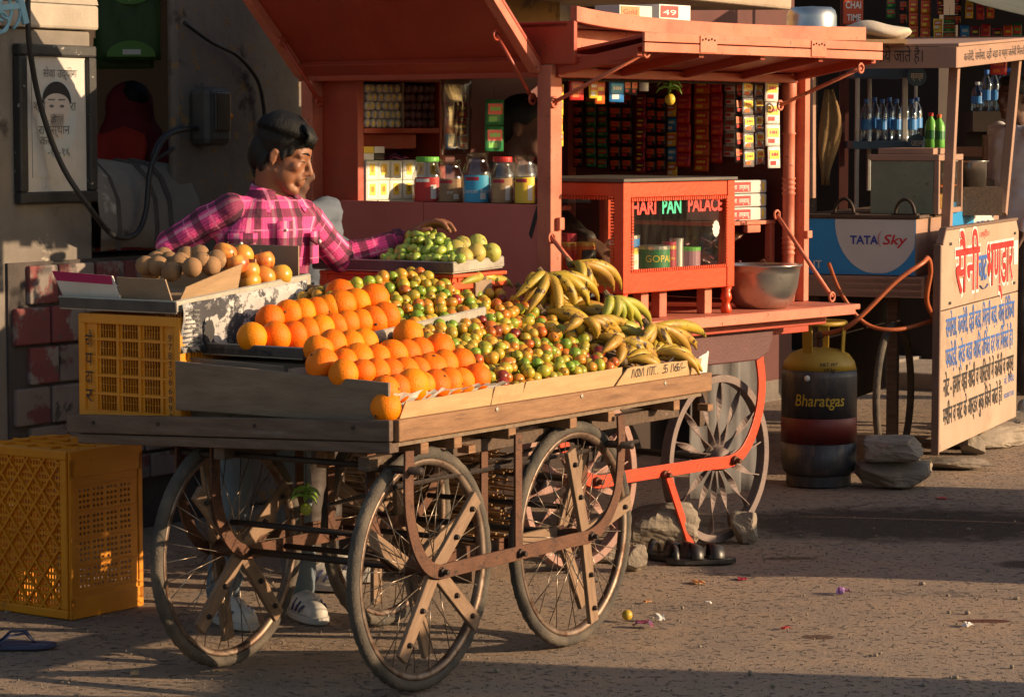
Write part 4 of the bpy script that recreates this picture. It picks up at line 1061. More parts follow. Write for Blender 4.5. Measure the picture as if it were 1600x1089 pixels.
banana_bunch('outer hand of yellow bananas at the far corner of the cart', (1013, 510), [(990, 545, -.02), (1005, 548, -.04), (1064, 549, -.04), (1078, 562, -.05), (1088, 545, -.03), (1102, 526, -.02), (1076, 530, .02), (1045, 566, -.05)], .14, .034, r=.0185)
banana_bunch('low hand of short bananas beside the cardboard strip', (968, 534), [(1016, 551, -.04), (1008, 568, -.05), (962, 574, -.05), (1030, 570, -.04), (940, 552, -.02), (1022, 560, -.02)], .13, .026, r=.0185)
banana_bunch('greenish bananas in the shade between grape tray and kiosk', (752, 436), [(715, 446, .0), (726, 441, .02), (778, 452, .02), (800, 448, .02)], .62, .02, gm='banana_green', r=.015)
# hands lying on the slope of the pile
def slope_bunch(label, x, y, head, n, spread, L, gm='banana_skin', r=.0182, up=0.0):
    z = .845 + (y - .06) * .44 + up; o = thing('banana_bunch', label, 'bananas', CART, (x, y, z), group='banana hands at the end of the cart'); nrm = Vector((0, -.40, .92))
    for i in range(n):
        a = head + spread * (i / (n - 1) - .5) + jitter(.06); d = Vector((cos(a), sin(a), 0)); d.z = d.y * .44; d.normalize()
        for lay in ((0, 1) if i % 2 else (0,)):
            q = MB(); ll = L * random.uniform(1.0, 1.22); e = d * ll * (1 - .1 * lay) + nrm * (.004 - .012 * lay); pts, rs = banana(q, d * .008 + nrm * (.012 - .02 * lay), e, (nrm * random.uniform(.022, .036) + d.cross(nrm) * jitter(.012)), r * random.uniform(.9, 1.07)); q.ball(pts[-1], .0045, 6, 4, mi=1); q.build('banana', [gm, 'fruit_scar'], o, smooth=True)
    q = MB(); q.ball((0, 0, .008), (.022, .018, .014), 9, 6); q.tube([(0, 0, .005), (-.012, .012, .032)], [.013, .009], 6); q.build('crown_stub', 'banana_stem', o)
slope_bunch('hand of bananas low at the cart corner behind the torn paper', 1.63, .10, -.25, 6, 1.5, .15)
slope_bunch('hand of bananas next to the berries at mid slope', 1.45, .24, -.3, 6, 1.6, .16)
slope_bunch('hand of bananas in the middle of the pile', 1.60, .27, -.2, 6, 1.6, .15, 'banana_green')
slope_bunch('hand of bananas high on the slope toward the kiosk', 1.62, .42, -.35, 6, 1.6, .15)
slope_bunch('upper inner hand of bananas above the berries', 1.46, .42, -.6, 7, 1.7, .17)
slope_bunch('lowest small hand of bananas touching the cardboard strip', 1.42, .09, -.05, 5, 1.2, .14)
slope_bunch('hand of bananas at the inner back edge of the pile', 1.50, .53, -.4, 6, 1.6, .16, up=.02)
q = MB(); q.hexa([(0, 0, 0), (.42, 0, 0), (.42, .5, 0), (0, .5, 0), (0, 0, .07), (.42, 0, .06), (.36, .5, .27), (0, .5, .27)]); o = q.build('sack_padding', 'cardboard_grey'); place(o, CART, (1.36, .06, .744)); tag(o, 'padding under the banana pile', 'padding')

# lemon and chilli charm
mat('chilli_green', (.14, .30, .03), (.22, .38, .05), 12, .3)
mat('lemon_skin', (.72, .50, .04), (.60, .46, .05), 20, .4, bump=.15, bsc=150)
mat('lime_skin', (.40, .42, .05), (.30, .36, .04), 20, .4)
def charm(label, top, knot, fr, lem='lemon_skin', s=1.0):
    o = thing('lemon_chilli_charm', label, 'charm', fr, knot, group='lemon and chilli charms')
    rel = Vector(top) - Vector(knot)
    q = MB(); q.tube([rel, (0, 0, 0), (0, 0, -.055 * s)], .0012, 4); q.build('thread', 'ink', o)
    for i in range(9):
        a = i * 2.4 + .4; L = .055 * s * random.uniform(.8, 1.15); d = Vector((cos(a), sin(a), 0)); z = .022 * s - i * .005 * s
        q = MB(); q.tube([d * -.006 + Vector((0, 0, z)), d * L * .35 + Vector((0, 0, z + .008)), d * L * .75 + Vector((0, 0, z)), d * L * 1.0 + Vector((0, 0, z - .018 * s))], [.004, .0062, .0045, .001], 7); q.build('chilli', 'chilli_green', o, smooth=True)
    q = MB(); q.ball((0, 0, -.048 * s), (.019 * s, .019 * s, .021 * s), 14, 10); q.build('lemon', lem, o, smooth=True)
    return o
kn = C_(478, 772, 1, .62)
charm('green chillies and lime hanging under the fruit cart', (kn.x, kn.y, .70), kn, CART, 'lime_skin', .95)
# ------------------------------------------------------------------ red kiosk on wheels
mat('kiosk_salmon', (.50, .135, .075), (.57, .175, .105), 4, .5, bump=.2, bsc=24, spots=((.09, .04, .03), 48, .64, .025), spots2=((.36, .085, .05), 2.5, .50, .2), rough2=.7)
mat('kiosk_red', (.40, .05, .02), (.31, .036, .016), 3, .45, bump=.15, bsc=24, spots=((.09, .03, .02), 30, .68, .025), spots2=((.24, .06, .04), 2, .55, .2))
mat('kiosk_panel', (.52, .13, .11), (.43, .10, .085), 3, .5, bump=.15, bsc=20, spots=((.42, .13, .11), 6, .6, .15), spots2=((.05, .02, .02), 45, .73, .02))
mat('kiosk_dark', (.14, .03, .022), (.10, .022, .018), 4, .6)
mat('maroon_beam', (.10, .028, .03), (.07, .02, .022), 6, .6, bump=.2)
mat('strap_red', (.62, .055, .015), (.55, .045, .012), 8, .4, bump=.15, bsc=60, spots=((.2, .03, .015), 30, .68, .04))
mat('case_red', (.60, .055, .010), (.52, .045, .008), 6, .35, bump=.12, bsc=60, spots=((.35, .03, .01), 30, .70, .04))
mat('dusty_black', (.05, .042, .038), (.11, .09, .075), 4, .5, spots=((.16, .13, .10), 8, .6, .15))
mat('iron_wheel', (.17, .125, .115), (.23, .17, .15), 12, .7, .2, bump=.3, bsc=90)
mat('iron_wheel_pink', (.36, .20, .16), (.28, .16, .13), 12, .7, bump=.3, bsc=90)
ki = thing('red_kiosk', 'salmon red painted wooden paan kiosk on iron wheels with raised shutters', 'kiosk', KIO)
K_ = lambda px, py, ax, v: KIO.hit(px, py, ax, v)
KL, KD = 1.60, 1.22
def kb(name, x0, x1, y0, y1, z0, z1, m='kiosk_salmon', bevel=.003, parent=None):
    q = MB(); q.box(x0, x1, y0, y1, z0, z1); return q.build(name, m, parent or ki, bevel=bevel)
kb('floor', 0, KL, .0, KD, .86, .918, 'kiosk_red')
kb('sill_beam', -.005, KL + .01, -.03, -.002, .80, .90, 'kiosk_red')
kb('counter_flap', -.03, 1.60, -.285, -.004, .902, .924, 'kiosk_salmon', .004)
kb('flap_edge', -.03, 1.55, -.295, -.286, .885, .921, 'kiosk_salmon', .003)
kb('under_rail', -.02, 1.50, -.19, -.15, .845, .885, 'kiosk_red')
q = MB(); q.prism([(.10, -.13, .72), (1.12, -.13, .72), (1.19, -.13, .745), (1.22, -.13, .80), (1.22, -.13, .845), (.10, -.13, .845)], (0, .12, 0)); q.build('bolster_beam', 'maroon_beam', ki, bevel=.006)
# posts
kb('corner_post', -.028, .036, -.03, .034, .92, 1.845); kb('corner_post', -.030, .03, 1.165, 1.225, .60, 1.845)
kb('corner_post', 1.565, 1.60, -.035, .03, .925, 1.86); kb('corner_post', KL - .03, KL, 1.16, 1.22, .92, 1.86)
q = MB(); prof = [(.026, .925), (.030, .95), (.026, .97), (.024, 1.10)]
for z in (1.12, 1.14, 1.16, 1.18, 1.36, 1.38, 1.40, 1.42, 1.60): prof += [(.024, z - .006), (.029, z), (.024, z + .006)]
prof += [(.024, 1.72), (.030, 1.75), (.030, 1.86)]
q.lathe(prof, 14); q.build('turned_post', 'kiosk_salmon', ki, (1.525, .015, 0), smooth=True)
q = MB(); q.lathe(prof, 14); q.build('turned_post', 'kiosk_salmon', ki, (.075, 1.185, 0), smooth=True)
# low side panel facing the cart, with joint and chipped paint
kb('side_panel', -.012, .012, .036, .60, .62, 1.345, 'kiosk_panel', .002); kb('side_panel', -.012, .012, .603, 1.163, .62, 1.345, 'kiosk_panel', .002)
kb('side_sill', .013, .17, .036, 1.163, 1.322, 1.338, 'kiosk_red', .002)
q = MB(); g = [K_(838, 322, 0, -.014), K_(848, 322, 0, -.014), K_(838, 345, 0, -.014), K_(830, 374, 0, -.014), K_(826, 366, 0, -.014), K_(833, 340, 0, -.014)]
q.add(g, [(0, 1, 2, 3, 4, 5)]); q.build('chipped_paint', 'ink', ki)
# headers and roof
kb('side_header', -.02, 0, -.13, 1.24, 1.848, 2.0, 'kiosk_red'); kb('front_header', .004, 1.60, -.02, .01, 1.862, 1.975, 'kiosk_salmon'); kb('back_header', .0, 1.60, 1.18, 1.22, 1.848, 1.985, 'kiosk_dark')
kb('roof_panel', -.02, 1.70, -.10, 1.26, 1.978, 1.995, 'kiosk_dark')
kb('header_block', 1.60, 1.69, -.05, .05, 1.90, 1.977, 'kiosk_salmon')
q = MB(); n = 24; g = []
for i in range(n + 1):
    t = i / n; x = -.01 + 1.86 * t; z = 2.03 + .022 * math.exp(-t * 9) - .012 * sin(t * pi) ; g.append([(x, -.135, z - .055), (x, -.135, z)])
q.sheet(g, thick=.03, nrm=(0, 1, 0)); q.build('roof_fascia', 'kiosk_salmon', ki, bevel=.002)
# awning: two folded leaves over the front
hz, oz, ox = 1.862, 1.92, -.42
def leaf(name, z_in, z_out, y_in, y_out, x0, x1, t, m):
    q = MB(); q.hexa([(x0, y_out, z_out), (x1, y_out, z_out), (x1, y_in, z_in), (x0, y_in, z_in), (x0, y_out, z_out + t), (x1, y_out, z_out + t), (x1, y_in, z_in + t), (x0, y_in, z_in + t)]); return q.build(name, m, ki, bevel=.002)
leaf('awning_leaf', 1.835, 1.905, -.022, ox, .0, 1.515, .012, 'kiosk_red')
leaf('awning_leaf', 1.885, 1.938, -.05, ox + .002, .03, 1.50, .012, 'kiosk_red')
for nm, z in (('awning_edge', 1.885), ('awning_edge', 1.921)):
    q = MB(); q.box(.0, 1.515, ox - .012, ox - .001, z, z + .032); q.build(nm, 'kiosk_salmon', ki, bevel=.002)
for i, x in enumerate((.0, .36, .74, 1.12, 1.485)):
    q = MB(); q.hexa([(x, ox + .02, 1.872), (x + .03, ox + .02, 1.872), (x + .03, -.03, 1.808), (x, -.03, 1.808), (x, ox + .02, 1.904), (x + .03, ox + .02, 1.904), (x + .03, -.03, 1.836), (x, -.03, 1.836)]); q.build('awning_rib', 'kiosk_red', ki, bevel=.002)
for x in (.32, 1.02):
    q = MB(); q.box(x, x + .10, ox - .0165, ox - .0125, 1.889, 1.949); q.build('hinge', 'kiosk_salmon', ki, bevel=.001)
    for k in range(5): q = MB(); q.lathe([(.004, 0), (.004, .003), (0, .004)], 6, axis='y'); q.build('hinge_screw', 'black_iron', ki, (x + .012 + k * .018, ox - .0166, 1.938 if k % 2 else 1.934), (pi, 0, 0))
kb('awning_batten', .0, 1.50, -.045, -.02, 1.80, 1.834, 'kiosk_red')
def rod(a, b, r=.0075, m='kiosk_salmon', hook=True, name='stay_rod'):
    q = MB(); q.tube([a, b], r, 8)
    if hook:
        for p in (a, b): q.tube([Vector(p) + Vector((.018 * cos(t), 0, .018 * sin(t))) for t in [k * pi / 5 for k in range(11)]], .005, 6)
    return q.build(name, m, ki, smooth=True)
rod(K_(1010, 82, 1, ox + .02), K_(866, 160, 1, -.035)); rod(K_(1345, 107, 1, ox + .02), K_(1219, 165, 1, -.036))
rod(K_(1214, 336, 1, -.036), K_(1300, 464, 1, -.27), .0085); rod(K_(862, 372, 1, -.04), K_(905, 425, 1, -.16), .0085)
kb('rod_lug', .0, .028, -.05, -.031, 1.255, 1.30); kb('rod_lug', 1.565, 1.60, -.052, -.0355, 1.18, 1.21)
# raised side shutter
sv = Vector((-1, 0, 1.02)).normalized()
def shut(name, y0, y1, l0, l1, dep, thick, m):
    n = Vector((1.02, 0, 1)).normalized(); a = Vector((-.012, 0, 1.838)) + n * dep
    q = MB(); c = []
    for t in (0, thick):
        for y, l in ((y0, l0), (y1, l0), (y1, l1), (y0, l1)): c.append(a + sv * l + n * t + Vector((0, y, 0)))
    q.hexa(c); return q.build(name, m, ki, bevel=.002)
shut('side_shutter', .02, 1.25, .0, .85, 0, .012, 'kiosk_red')
shut('shutter_frame', .02, .065, .0, .85, -.032, .031, 'kiosk_salmon'); shut('shutter_frame', 1.205, 1.25, .0, .85, -.032, .031, 'kiosk_salmon')
shut('shutter_frame', .066, 1.204, .0, .055, -.026, .025, 'kiosk_red'); shut('shutter_frame', .066, 1.204, .80, .85, -.026, .025, 'kiosk_red')
kb('shutter_batten', -.03, -.013, .03, 1.24, 1.80, 1.847, 'kiosk_red')
def rod2(a, b): return rod(a, b, .0075, 'kiosk_red', True)
rod2(K_(776, 55, 0, -.20), K_(832, 155, 0, -.03)); rod2(K_(442, 66, 0, -.17), K_(499, 160, 0, -.03))
# interior
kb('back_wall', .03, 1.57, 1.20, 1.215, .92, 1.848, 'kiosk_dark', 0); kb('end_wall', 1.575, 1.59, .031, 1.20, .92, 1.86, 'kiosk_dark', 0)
kb('inner_ledge', 1.12, 1.53, .08, .50, 1.236, 1.252, 'kiosk_salmon'); kb('inner_ledge', 1.10, 1.50, .09, .50, 1.030, 1.045, 'kiosk_red')
kb('ledge_leg', 1.502, 1.532, .085, .115, .92, 1.235, 'kiosk_salmon'); kb('ledge_leg', 1.07, 1.10, .10, .13, .92, 1.03, 'kiosk_salmon'); kb('ledge_bracket', 1.33, 1.42, .076, .098, 1.205, 1.235, 'kiosk_salmon')
# shelf cabinet on the back wall
for a in ((.03, .065, 1.83), (.50, .535, 1.83)): kb('shelf_post', a[0], a[1], .98, 1.19, .92, a[2], 'kiosk_red')
kb('shelf_top', .065, .50, .98, 1.19, 1.80, 1.828, 'kiosk_red'); kb('shelf_board', .066, .499, .98, 1.19, 1.60, 1.622, 'kiosk_red'); kb('shelf_board', .066, .499, .98, 1.19, 1.25, 1.268, 'kiosk_red')
kb('shelf_apron', .066, .44, 1.05, 1.066, 1.54, 1.599, 'kiosk_red')
# running gear
def iron_wheel(x, y, R, m, hubm):
    hub = MB().lathe([(.03, -.05), (.04, -.045), (.045, -.03), (.05, 0), (.045, .03), (.03, .05)], 16, axis='y').build('wheel', m, ki, (x, y, R), smooth=True)
    obj('tyre', ring(R - .014, [(.014, -.022), (.014, .022), (-.016, .020), (-.016, -.020)], 72).mesh('tyre', m), hub, bevel=.003)
    for i in range(14):
        a = 2 * pi * i / 14 + .12; mb = MB(); g = []
        for k in range(15):
            t = k / 14; r = .042 + (R - .07) * t; w_ = .013 * (1 - .25 * t); tw = a * 0 + t * pi * 1.5 + .6
            c = Vector((r * cos(a), 0, r * sin(a))); tang = Vector((-sin(a), 0, cos(a))); ax = Vector((0, 1, 0)); d = tang * cos(tw) + ax * sin(tw)
            g.append([c + d * w_, c - d * w_])
        n0 = Vector((cos(a), 0, sin(a)))
        mb.sheet(g, thick=.005, nrm=Vector((-sin(a), .6, cos(a))).normalized()); mb.build('twisted_spoke', m, hub, smooth=False)
    return hub
kx1, kx0 = K_(1118, 848, 1, .02).x, K_(1118, 848, 1, .02).x - .86
KR = .330
iron_wheel(kx1, .02, KR, 'iron_wheel', None); iron_wheel(kx0, .02, KR, 'iron_wheel_pink', None)
iron_wheel(kx1, 1.10, KR, 'iron_wheel', None); iron_wheel(kx0, 1.10, KR, 'iron_wheel', None)
for x in (kx0, kx1): q = MB(); q.tube([(x, -.07, KR), (x, 1.2, KR)], .014, 8); q.build('axle', 'black_iron', ki, smooth=True)
pts = [(kx0 - .22, .72), (kx0 - .21, .55), (kx0 - .12, .40), (kx0, KR), (kx0 + .2, KR), (kx1 - .2, KR), (kx1, KR), (kx1 + .10, .385), (kx1 + .17, .50), (kx1 + .19, .62), (kx1 + .17, .73)]
for y in (-.065,):
    out = []
    for i in range(len(pts) - 1):
        p0, p1, p2, p3 = [Vector((*pts[max(0, min(len(pts) - 1, j))], 0)) for j in (i - 1, i, i + 1, i + 2)]
        for k in range(5):
            t = k / 5; out.append(.5 * ((2 * p1) + (p2 - p0) * t + (2 * p0 - 5 * p1 + 4 * p2 - p3) * t * t + (3 * p1 - p0 - 3 * p2 + p3) * t ** 3))
    out.append(Vector((*pts[-1], 0))); mb = MB(); g = []
    for i, p in enumerate(out):
        d = (out[min(i + 1, len(out) - 1)] - out[max(i - 1, 0)]).normalized(); n = Vector((-d.y, d.x, 0)) * .024
        g.append([(p.x + n.x, y, p.y + n.y), (p.x - n.x, y, p.y - n.y)])
    mb.sheet(g, thick=.009, nrm=(0, 1, 0)); mb.build('red_strap', 'strap_red', ki, bevel=.0015)
a, b = K_(1042, 738, 1, -.08), K_(1083, 842, 1, -.08)
q = MB(); q.beam(a, (b.x, b.y, .0), .010, .034, (1, 0, 0)); q.build('prop_leg', 'strap_red', ki, bevel=.0015)
for x in (kx0, kx1, a.x): q = MB(); q.lathe([(.018, 0), (.018, .014), (.010, .015), (.010, .035), (0, .036)], 8, axis='y'); q.build('strap_nut', 'rust_iron', ki, (x, -.066, KR if x != a.x else a.z - .01), (pi, 0, 0))
kb('under_shadow_board', .02, 1.58, .45, .47, .30, .85, 'dark_interior')  # dark sheet put in as the shade below the kiosk floor
kb('under_brace', .55, .60, .10, .14, .55, .855, 'wood_dark'); kb('under_brace', 1.05, 1.10, .10, .14, .45, .855, 'wood_dark')
# grey cloth hanging below the floor behind the wheel
mat('grey_cloth', (.16, .15, .15), (.12, .11, .11), 5, .9, bump=.2)
q = MB(); g = [[(x, .30 + .018 * sin(x * 38) + .01 * sin(x * 71 + z * 5), z) for z in [.12 + .08 * j for j in range(10)]] for x in [i * .02 for i in range(24)]]
q.sheet(g, thick=.004, nrm=(0, 1, 0)); o = q.build('hanging_cloth', 'grey_cloth', smooth=True); p = K_(1085, 700, 1, .30); place(o, KIO, (p.x - .02, 0, 0)); tag(o, 'grey cloth hanging in folds under the kiosk behind the iron wheel', 'cloth')

# ------------------------------------------------------------------ glass display case on the counter
ca = thing('display_case', 'bright red wooden display case with glass panes and HARI PAN PALACE lettering', 'display case', KIO, (.14, -.23, .925))
cx1 = .68; cyd = .62; zb, zt = .10, .50          # width along the front, depth, bottom and top of the case
glass_thin('case_glass', (.95, .96, .94), .02, .02, dirt=.02)
def cb(name, x0, x1, y0, y1, z0, z1, m='case_red', bevel=.003): q = MB(); q.box(x0, x1, y0, y1, z0, z1); return q.build(name, m, ca, bevel=bevel)
for x in (0, cx1 - .045):
    for y in (0, cyd - .045): cb('stile', x, x + .045, y, y + .045, zb - .0, zt)
def rails(axis):
    pass
cb('top_rail', .0452, cx1 - .0452, .004, .04, zt - .055, zt - .001); cb('bottom_rail', .0452, cx1 - .0452, .004, .04, zb + .0, zb + .075)
cb('top_rail', .004, .04, .0452, cyd - .0452, zt - .05, zt - .001); cb('bottom_rail', .004, .04, .0452, cyd - .0452, zb, zb + .075)
cb('top_rail', cx1 - .04, cx1 - .004, .0452, cyd - .0452, zt - .05, zt - .001); cb('bottom_rail', cx1 - .04, cx1 - .004, .0452, cyd - .0452, zb, zb + .075)
cb('top_board', -.008, cx1 + .008, -.008, cyd, zt + .001, zt + .014, 'dusty_black'); cb('bottom_board', .04, cx1 - .04, .04, cyd, zb + .045, zb + .055, 'case_red')
cb('back_rail', .0452, cx1 - .0452, cyd - .04, cyd, zb, zb + .075)
# serrated beading round the panes
def beading(p, d, n, nrm):
    for i in range(n):
        pass
q = MB()
for i in range(44):
    x = .05 + i * (cx1 - .10) / 43
    q.box(x - .004, x + .004, -.003, .0035, zt - .068, zt - .056); q.box(x - .004, x + .004, -.003, .0035, zb + .0755, zb + .087)
for i in range(22):
    z = zb + .093 + i * (zt - zb - .168) / 21
    q.box(.0455, .057, -.003, .0035, z - .004, z + .004); q.box(cx1 - .057, cx1 - .0455, -.003, .0035, z - .004, z + .004)
tag(q.build('front_beading', 'case_red', ca), None, kind='stuff')
q = MB()
for i in range(40):
    y = .05 + i * (cyd - .10) / 39
    q.box(-.003, .0035, y - .004, y + .004, zt - .062, zt - .0505); q.box(-.003, .0035, y - .004, y + .004, zb + .0755, zb + .087)
for i in range(22):
    z = zb + .093 + i * (zt - zb - .16) / 21; q.box(-.003, .0035, .0455, .057, z - .004, z + .004); q.box(-.003, .0035, cyd - .057, cyd - .0455, z - .004, z + .004)
tag(q.build('side_beading', 'case_red', ca), None, kind='stuff')
cb('front_pane', .046, cx1 - .046, .016, .019, zb + .0755, zt - .0555, 'case_glass', 0)
cb('side_pane', .016, .019, .046, cyd - .046, zb + .0755, zt - .0505, 'case_glass', 0)
cb('side_pane', cx1 - .019, cx1 - .016, .046, cyd - .046, zb + .0755, zt - .0505, 'case_glass', 0)
for x in (.0225, cx1 - .0225):
    for y in (.0225, cyd - .0225):
        q = MB(); q.lathe([(.018, 0), (.022, .012), (.016, .03), (.014, .04), (.022, .055), (.020, .07), (.016, .08), (.022, .0995)], 12); q.build('turned_foot', 'case_red', ca, (x, y, .0), smooth=True)
for x in (.17, .28, .56): cb('packing_block', x, x + .045, .05, .09, .0, .0995, 'kiosk_salmon')
mat('letter_red', (.75, .03, .02), rough=.5); mat('letter_green', (.02, .50, .30), rough=.5)
q = MB(); zl = zt - .115; q.text('HARI', (.066, .0145, zl), (1, 0, 0), (0, 0, 1), .072, width=.145, bold=.03); q.build('red_lettering', 'letter_red', ca); q = MB(); q.text('PALACE', (.405, .0145, zl + .004), (1, 0, 0), (0, 0, 1), .070, width=.215, bold=.03); q.build('red_lettering', 'letter_red', ca)
q = MB(); q.text('PAN', (.248, .0145, zl), (1, 0, 0), (0, 0, 1), .074, width=.115, bold=.03); q.build('green_lettering', 'letter_green', ca)
q = MB(); disc(q, .58, zb + .22, .022, .030, .0146, wob=.15); q.build('lime_splash', 'paper_white', ca)
mat('tin_gold', (.65, .42, .12), (.55, .33, .09), 9, .35, .6); mat('tin_steel', (.6, .58, .55), rough=.3, metal=.85); mat('print_green', (.02, .17, .06), rough=.45)
mat('print_maroon', (.36, .02, .05), rough=.45); mat('lid_green', (.12, .42, .06), rough=.45); mat('tub_pink', (.34, .16, .22), rough=.5); mat('print_orange', (.62, .13, .02), rough=.5); mat('print_yellow', (.78, .55, .05), rough=.5); mat('print_white', (.72, .70, .66), rough=.55); mat('print_blue', (.03, .20, .55), rough=.45); mat('print_red', (.55, .03, .03), rough=.45); mat('print_black', (.018, .016, .018), rough=.35); mat('lid_red', (.60, .03, .03), rough=.4); mat('print_cyan', (.04, .36, .62), rough=.45)
def can(label, x, y, r, h, body, lid, lab=None, txt=None, name='tin_can', parent_frame=True, base=None, fr=KIO, group='tins in the display case'):
    o = thing(name, label, 'tin', fr, base or (.14 + x, -.23 + y, .925 + zb + .055), group=group)
    q = MB(); q.lathe([(r * .96, 0), (r, .003), (r, h - .012), (r * .97, h - .009)], 20); q.build('body', body, o, smooth=False)
    q = MB(); q.lathe([(r * 1.02, h - .014), (r * 1.03, h - .002), (r * .98, h)], 20); q.build('lid', lid, o)
    if lab:
        q = MB(); g = [[((r + .0008) * cos(a), (r + .0008) * sin(a), z) for z in (h * .18, h * .78)] for a in [-2.9 + k * .13 for k in range(22)]]; q.sheet(g); l = q.build('printed_label', lab, o)
        if txt:
            q = MB(); V, Fc = text_geo(txt, r * .62, 0, 'CENTER')
            q.add([((r + .0014) * cos(-pi / 2 - .5 + vx / r), (r + .0014) * sin(-pi / 2 - .5 + vx / r), h * .45 + vy) for vx, vy in V], Fc); q.build('printed_name', 'print_yellow', o)
    return o
can('gold and black tin at the case corner', .085, .085, .034, .115, 'tin_gold', 'tin_gold', 'print_black')
can('yellow tin with white label in the case', .165, .10, .031, .105, 'print_yellow', 'tin_gold', 'print_white', 'MAX')
can('dark green tin reading GOPAL 100 in the case', .325, .11, .058, .108, 'print_green', 'tin_steel', 'print_green', 'GOPAL')
can('slim maroon tin next to the green tin', .415, .11, .026, .118, 'tin_gold', 'print_maroon', 'print_maroon', 'otha')
can('plain steel canister in the case', .475, .12, .026, .13, 'tin_steel', 'tin_steel')
can('pink tub with light green lid in the case', .555, .12, .042, .095, 'tub_pink', 'lid_green')
can('green tub behind the yellow tin', .225, .20, .034, .09, 'lid_green', 'lid_green')
can('orange printed tin near the side pane', .085, .24, .036, .125, 'print_orange', 'tin_gold', 'print_black')
can('second orange printed tin by the side pane', .09, .33, .036, .12, 'print_orange', 'tin_gold', 'print_red')
can('steel tumbler seen through the side pane', .10, .45, .04, .14, 'tin_steel', 'tin_steel')
can('brown tin at the rear of the case', .20, .42, .05, .15, 'print_maroon', 'print_maroon')
can('blue canister behind the steel one', .40, .30, .05, .14, 'print_blue', 'tin_steel')
q = MB(); q.box(0, .12, 0, .05, 0, .17); o = q.build('carton', 'print_yellow', bevel=.002); place(o, KIO, (.30, .22, 1.08)); tag(o, 'yellow carton standing at the back of the display case', 'carton')
q = MB(); q.tube([(0, 0, 0), (.03, .0, .05), (.05, .01, .11)], [.012, .012, .009], 8); q.tube([(.05, 0, .0), (.03, 0, .05), (.01, 0, .11)], [.012, .012, .008], 8); q.ball((.0, 0, .0), (.026, .026, .02), 10, 7)
o = q.build('tongs', 'tin_steel', smooth=True); place(o, KIO, (.24, -.10, 1.20)); tag(o, 'steel tongs and lid leaning above the gold tin', 'tongs')
# steel bowl
glass_thin('jar_clear', (.95, .96, .96), .10, .06)
mat('steel', (.62, .60, .57), (.52, .50, .47), 14, .28, .95, bump=.05, bsc=200, spots=((.40, .37, .33), 60, .62, .06))
bl = thing('steel_bowl', 'wide steel bowl standing on the kiosk counter', 'bowl', KIO, (0, 0, 0)); p = K_(1192, 482, 2, .925); bl.location = KIO.world((p.x + .035, p.y + .03, .925))
q = MB(); q.lathe([(.085, 0), (.10, .004), (.122, .03), (.138, .08), (.146, .135), (.150, .162), (.158, .166), (.158, .169), (.149, .169), (.140, .13), (.130, .08), (.112, .03), (.09, .010), (0, .008)], 48); q.build('basin', 'steel', bl, smooth=True)
# cartons stacked at the right
mat('wrap_white', (.66, .63, .60), (.55, .52, .5), 9, .3, bump=.4, bsc=18, coat=.4)
for i in range(3):
    o = thing('wrapped_carton', ['lowest', 'middle', 'topmost'][i] + ' white and red carton in the stack under the sachets', 'carton', KIO, (K_(1126, 320, 1, .10).x, .10, 1.253 + i * .0545), group='cartons in the stack')
    q = MB(); q.box(0, .315, 0, .17, 0, .052); q.build('pack', 'wrap_white', o, bevel=.006)
    q = MB(); q.box(.02, .20, -.0025, -.0012, .006, .045); q.build('red_label', 'print_red', o)
    q = MB(); q.text('महाराजा  तम्बाकू', (.028, -.0032, .016), (1, 0, 0), (0, 0, 1), .026, width=.165); q.build('label_lettering', 'print_white', o)
    q = MB(); q.box(.280, .293, -.0028, -.0012, .010, .042); q.build('yellow_sticker', 'print_yellow', o)
q = MB(); random.seed(4)
pk = thing('packet_heap', 'heap of shiny dark packets under the carton shelf', 'packets', KIO, (1.13, .16, 1.047))
mat('foil_dark', (.05, .012, .012), (.12, .02, .02), 30, .25, .4, bump=.6, bsc=30, rnd=.4, hue=.05)
for i in range(26):
    q = MB(); g = [[(.10 * a / 4, .07 * b / 4, .012 * sin(pi * a / 4) * sin(pi * b / 4) + jitter(.003)) for b in range(5)] for a in range(5)]; q.sheet(g, thick=.004, nrm=(0, 0, -1))
    q.build('packet', 'foil_dark', pk, (random.uniform(0, .28), random.uniform(-.03, .10), .012 + (.007 * i) % .12), (jitter(.7), jitter(.6), random.uniform(0, 6)), smooth=True)
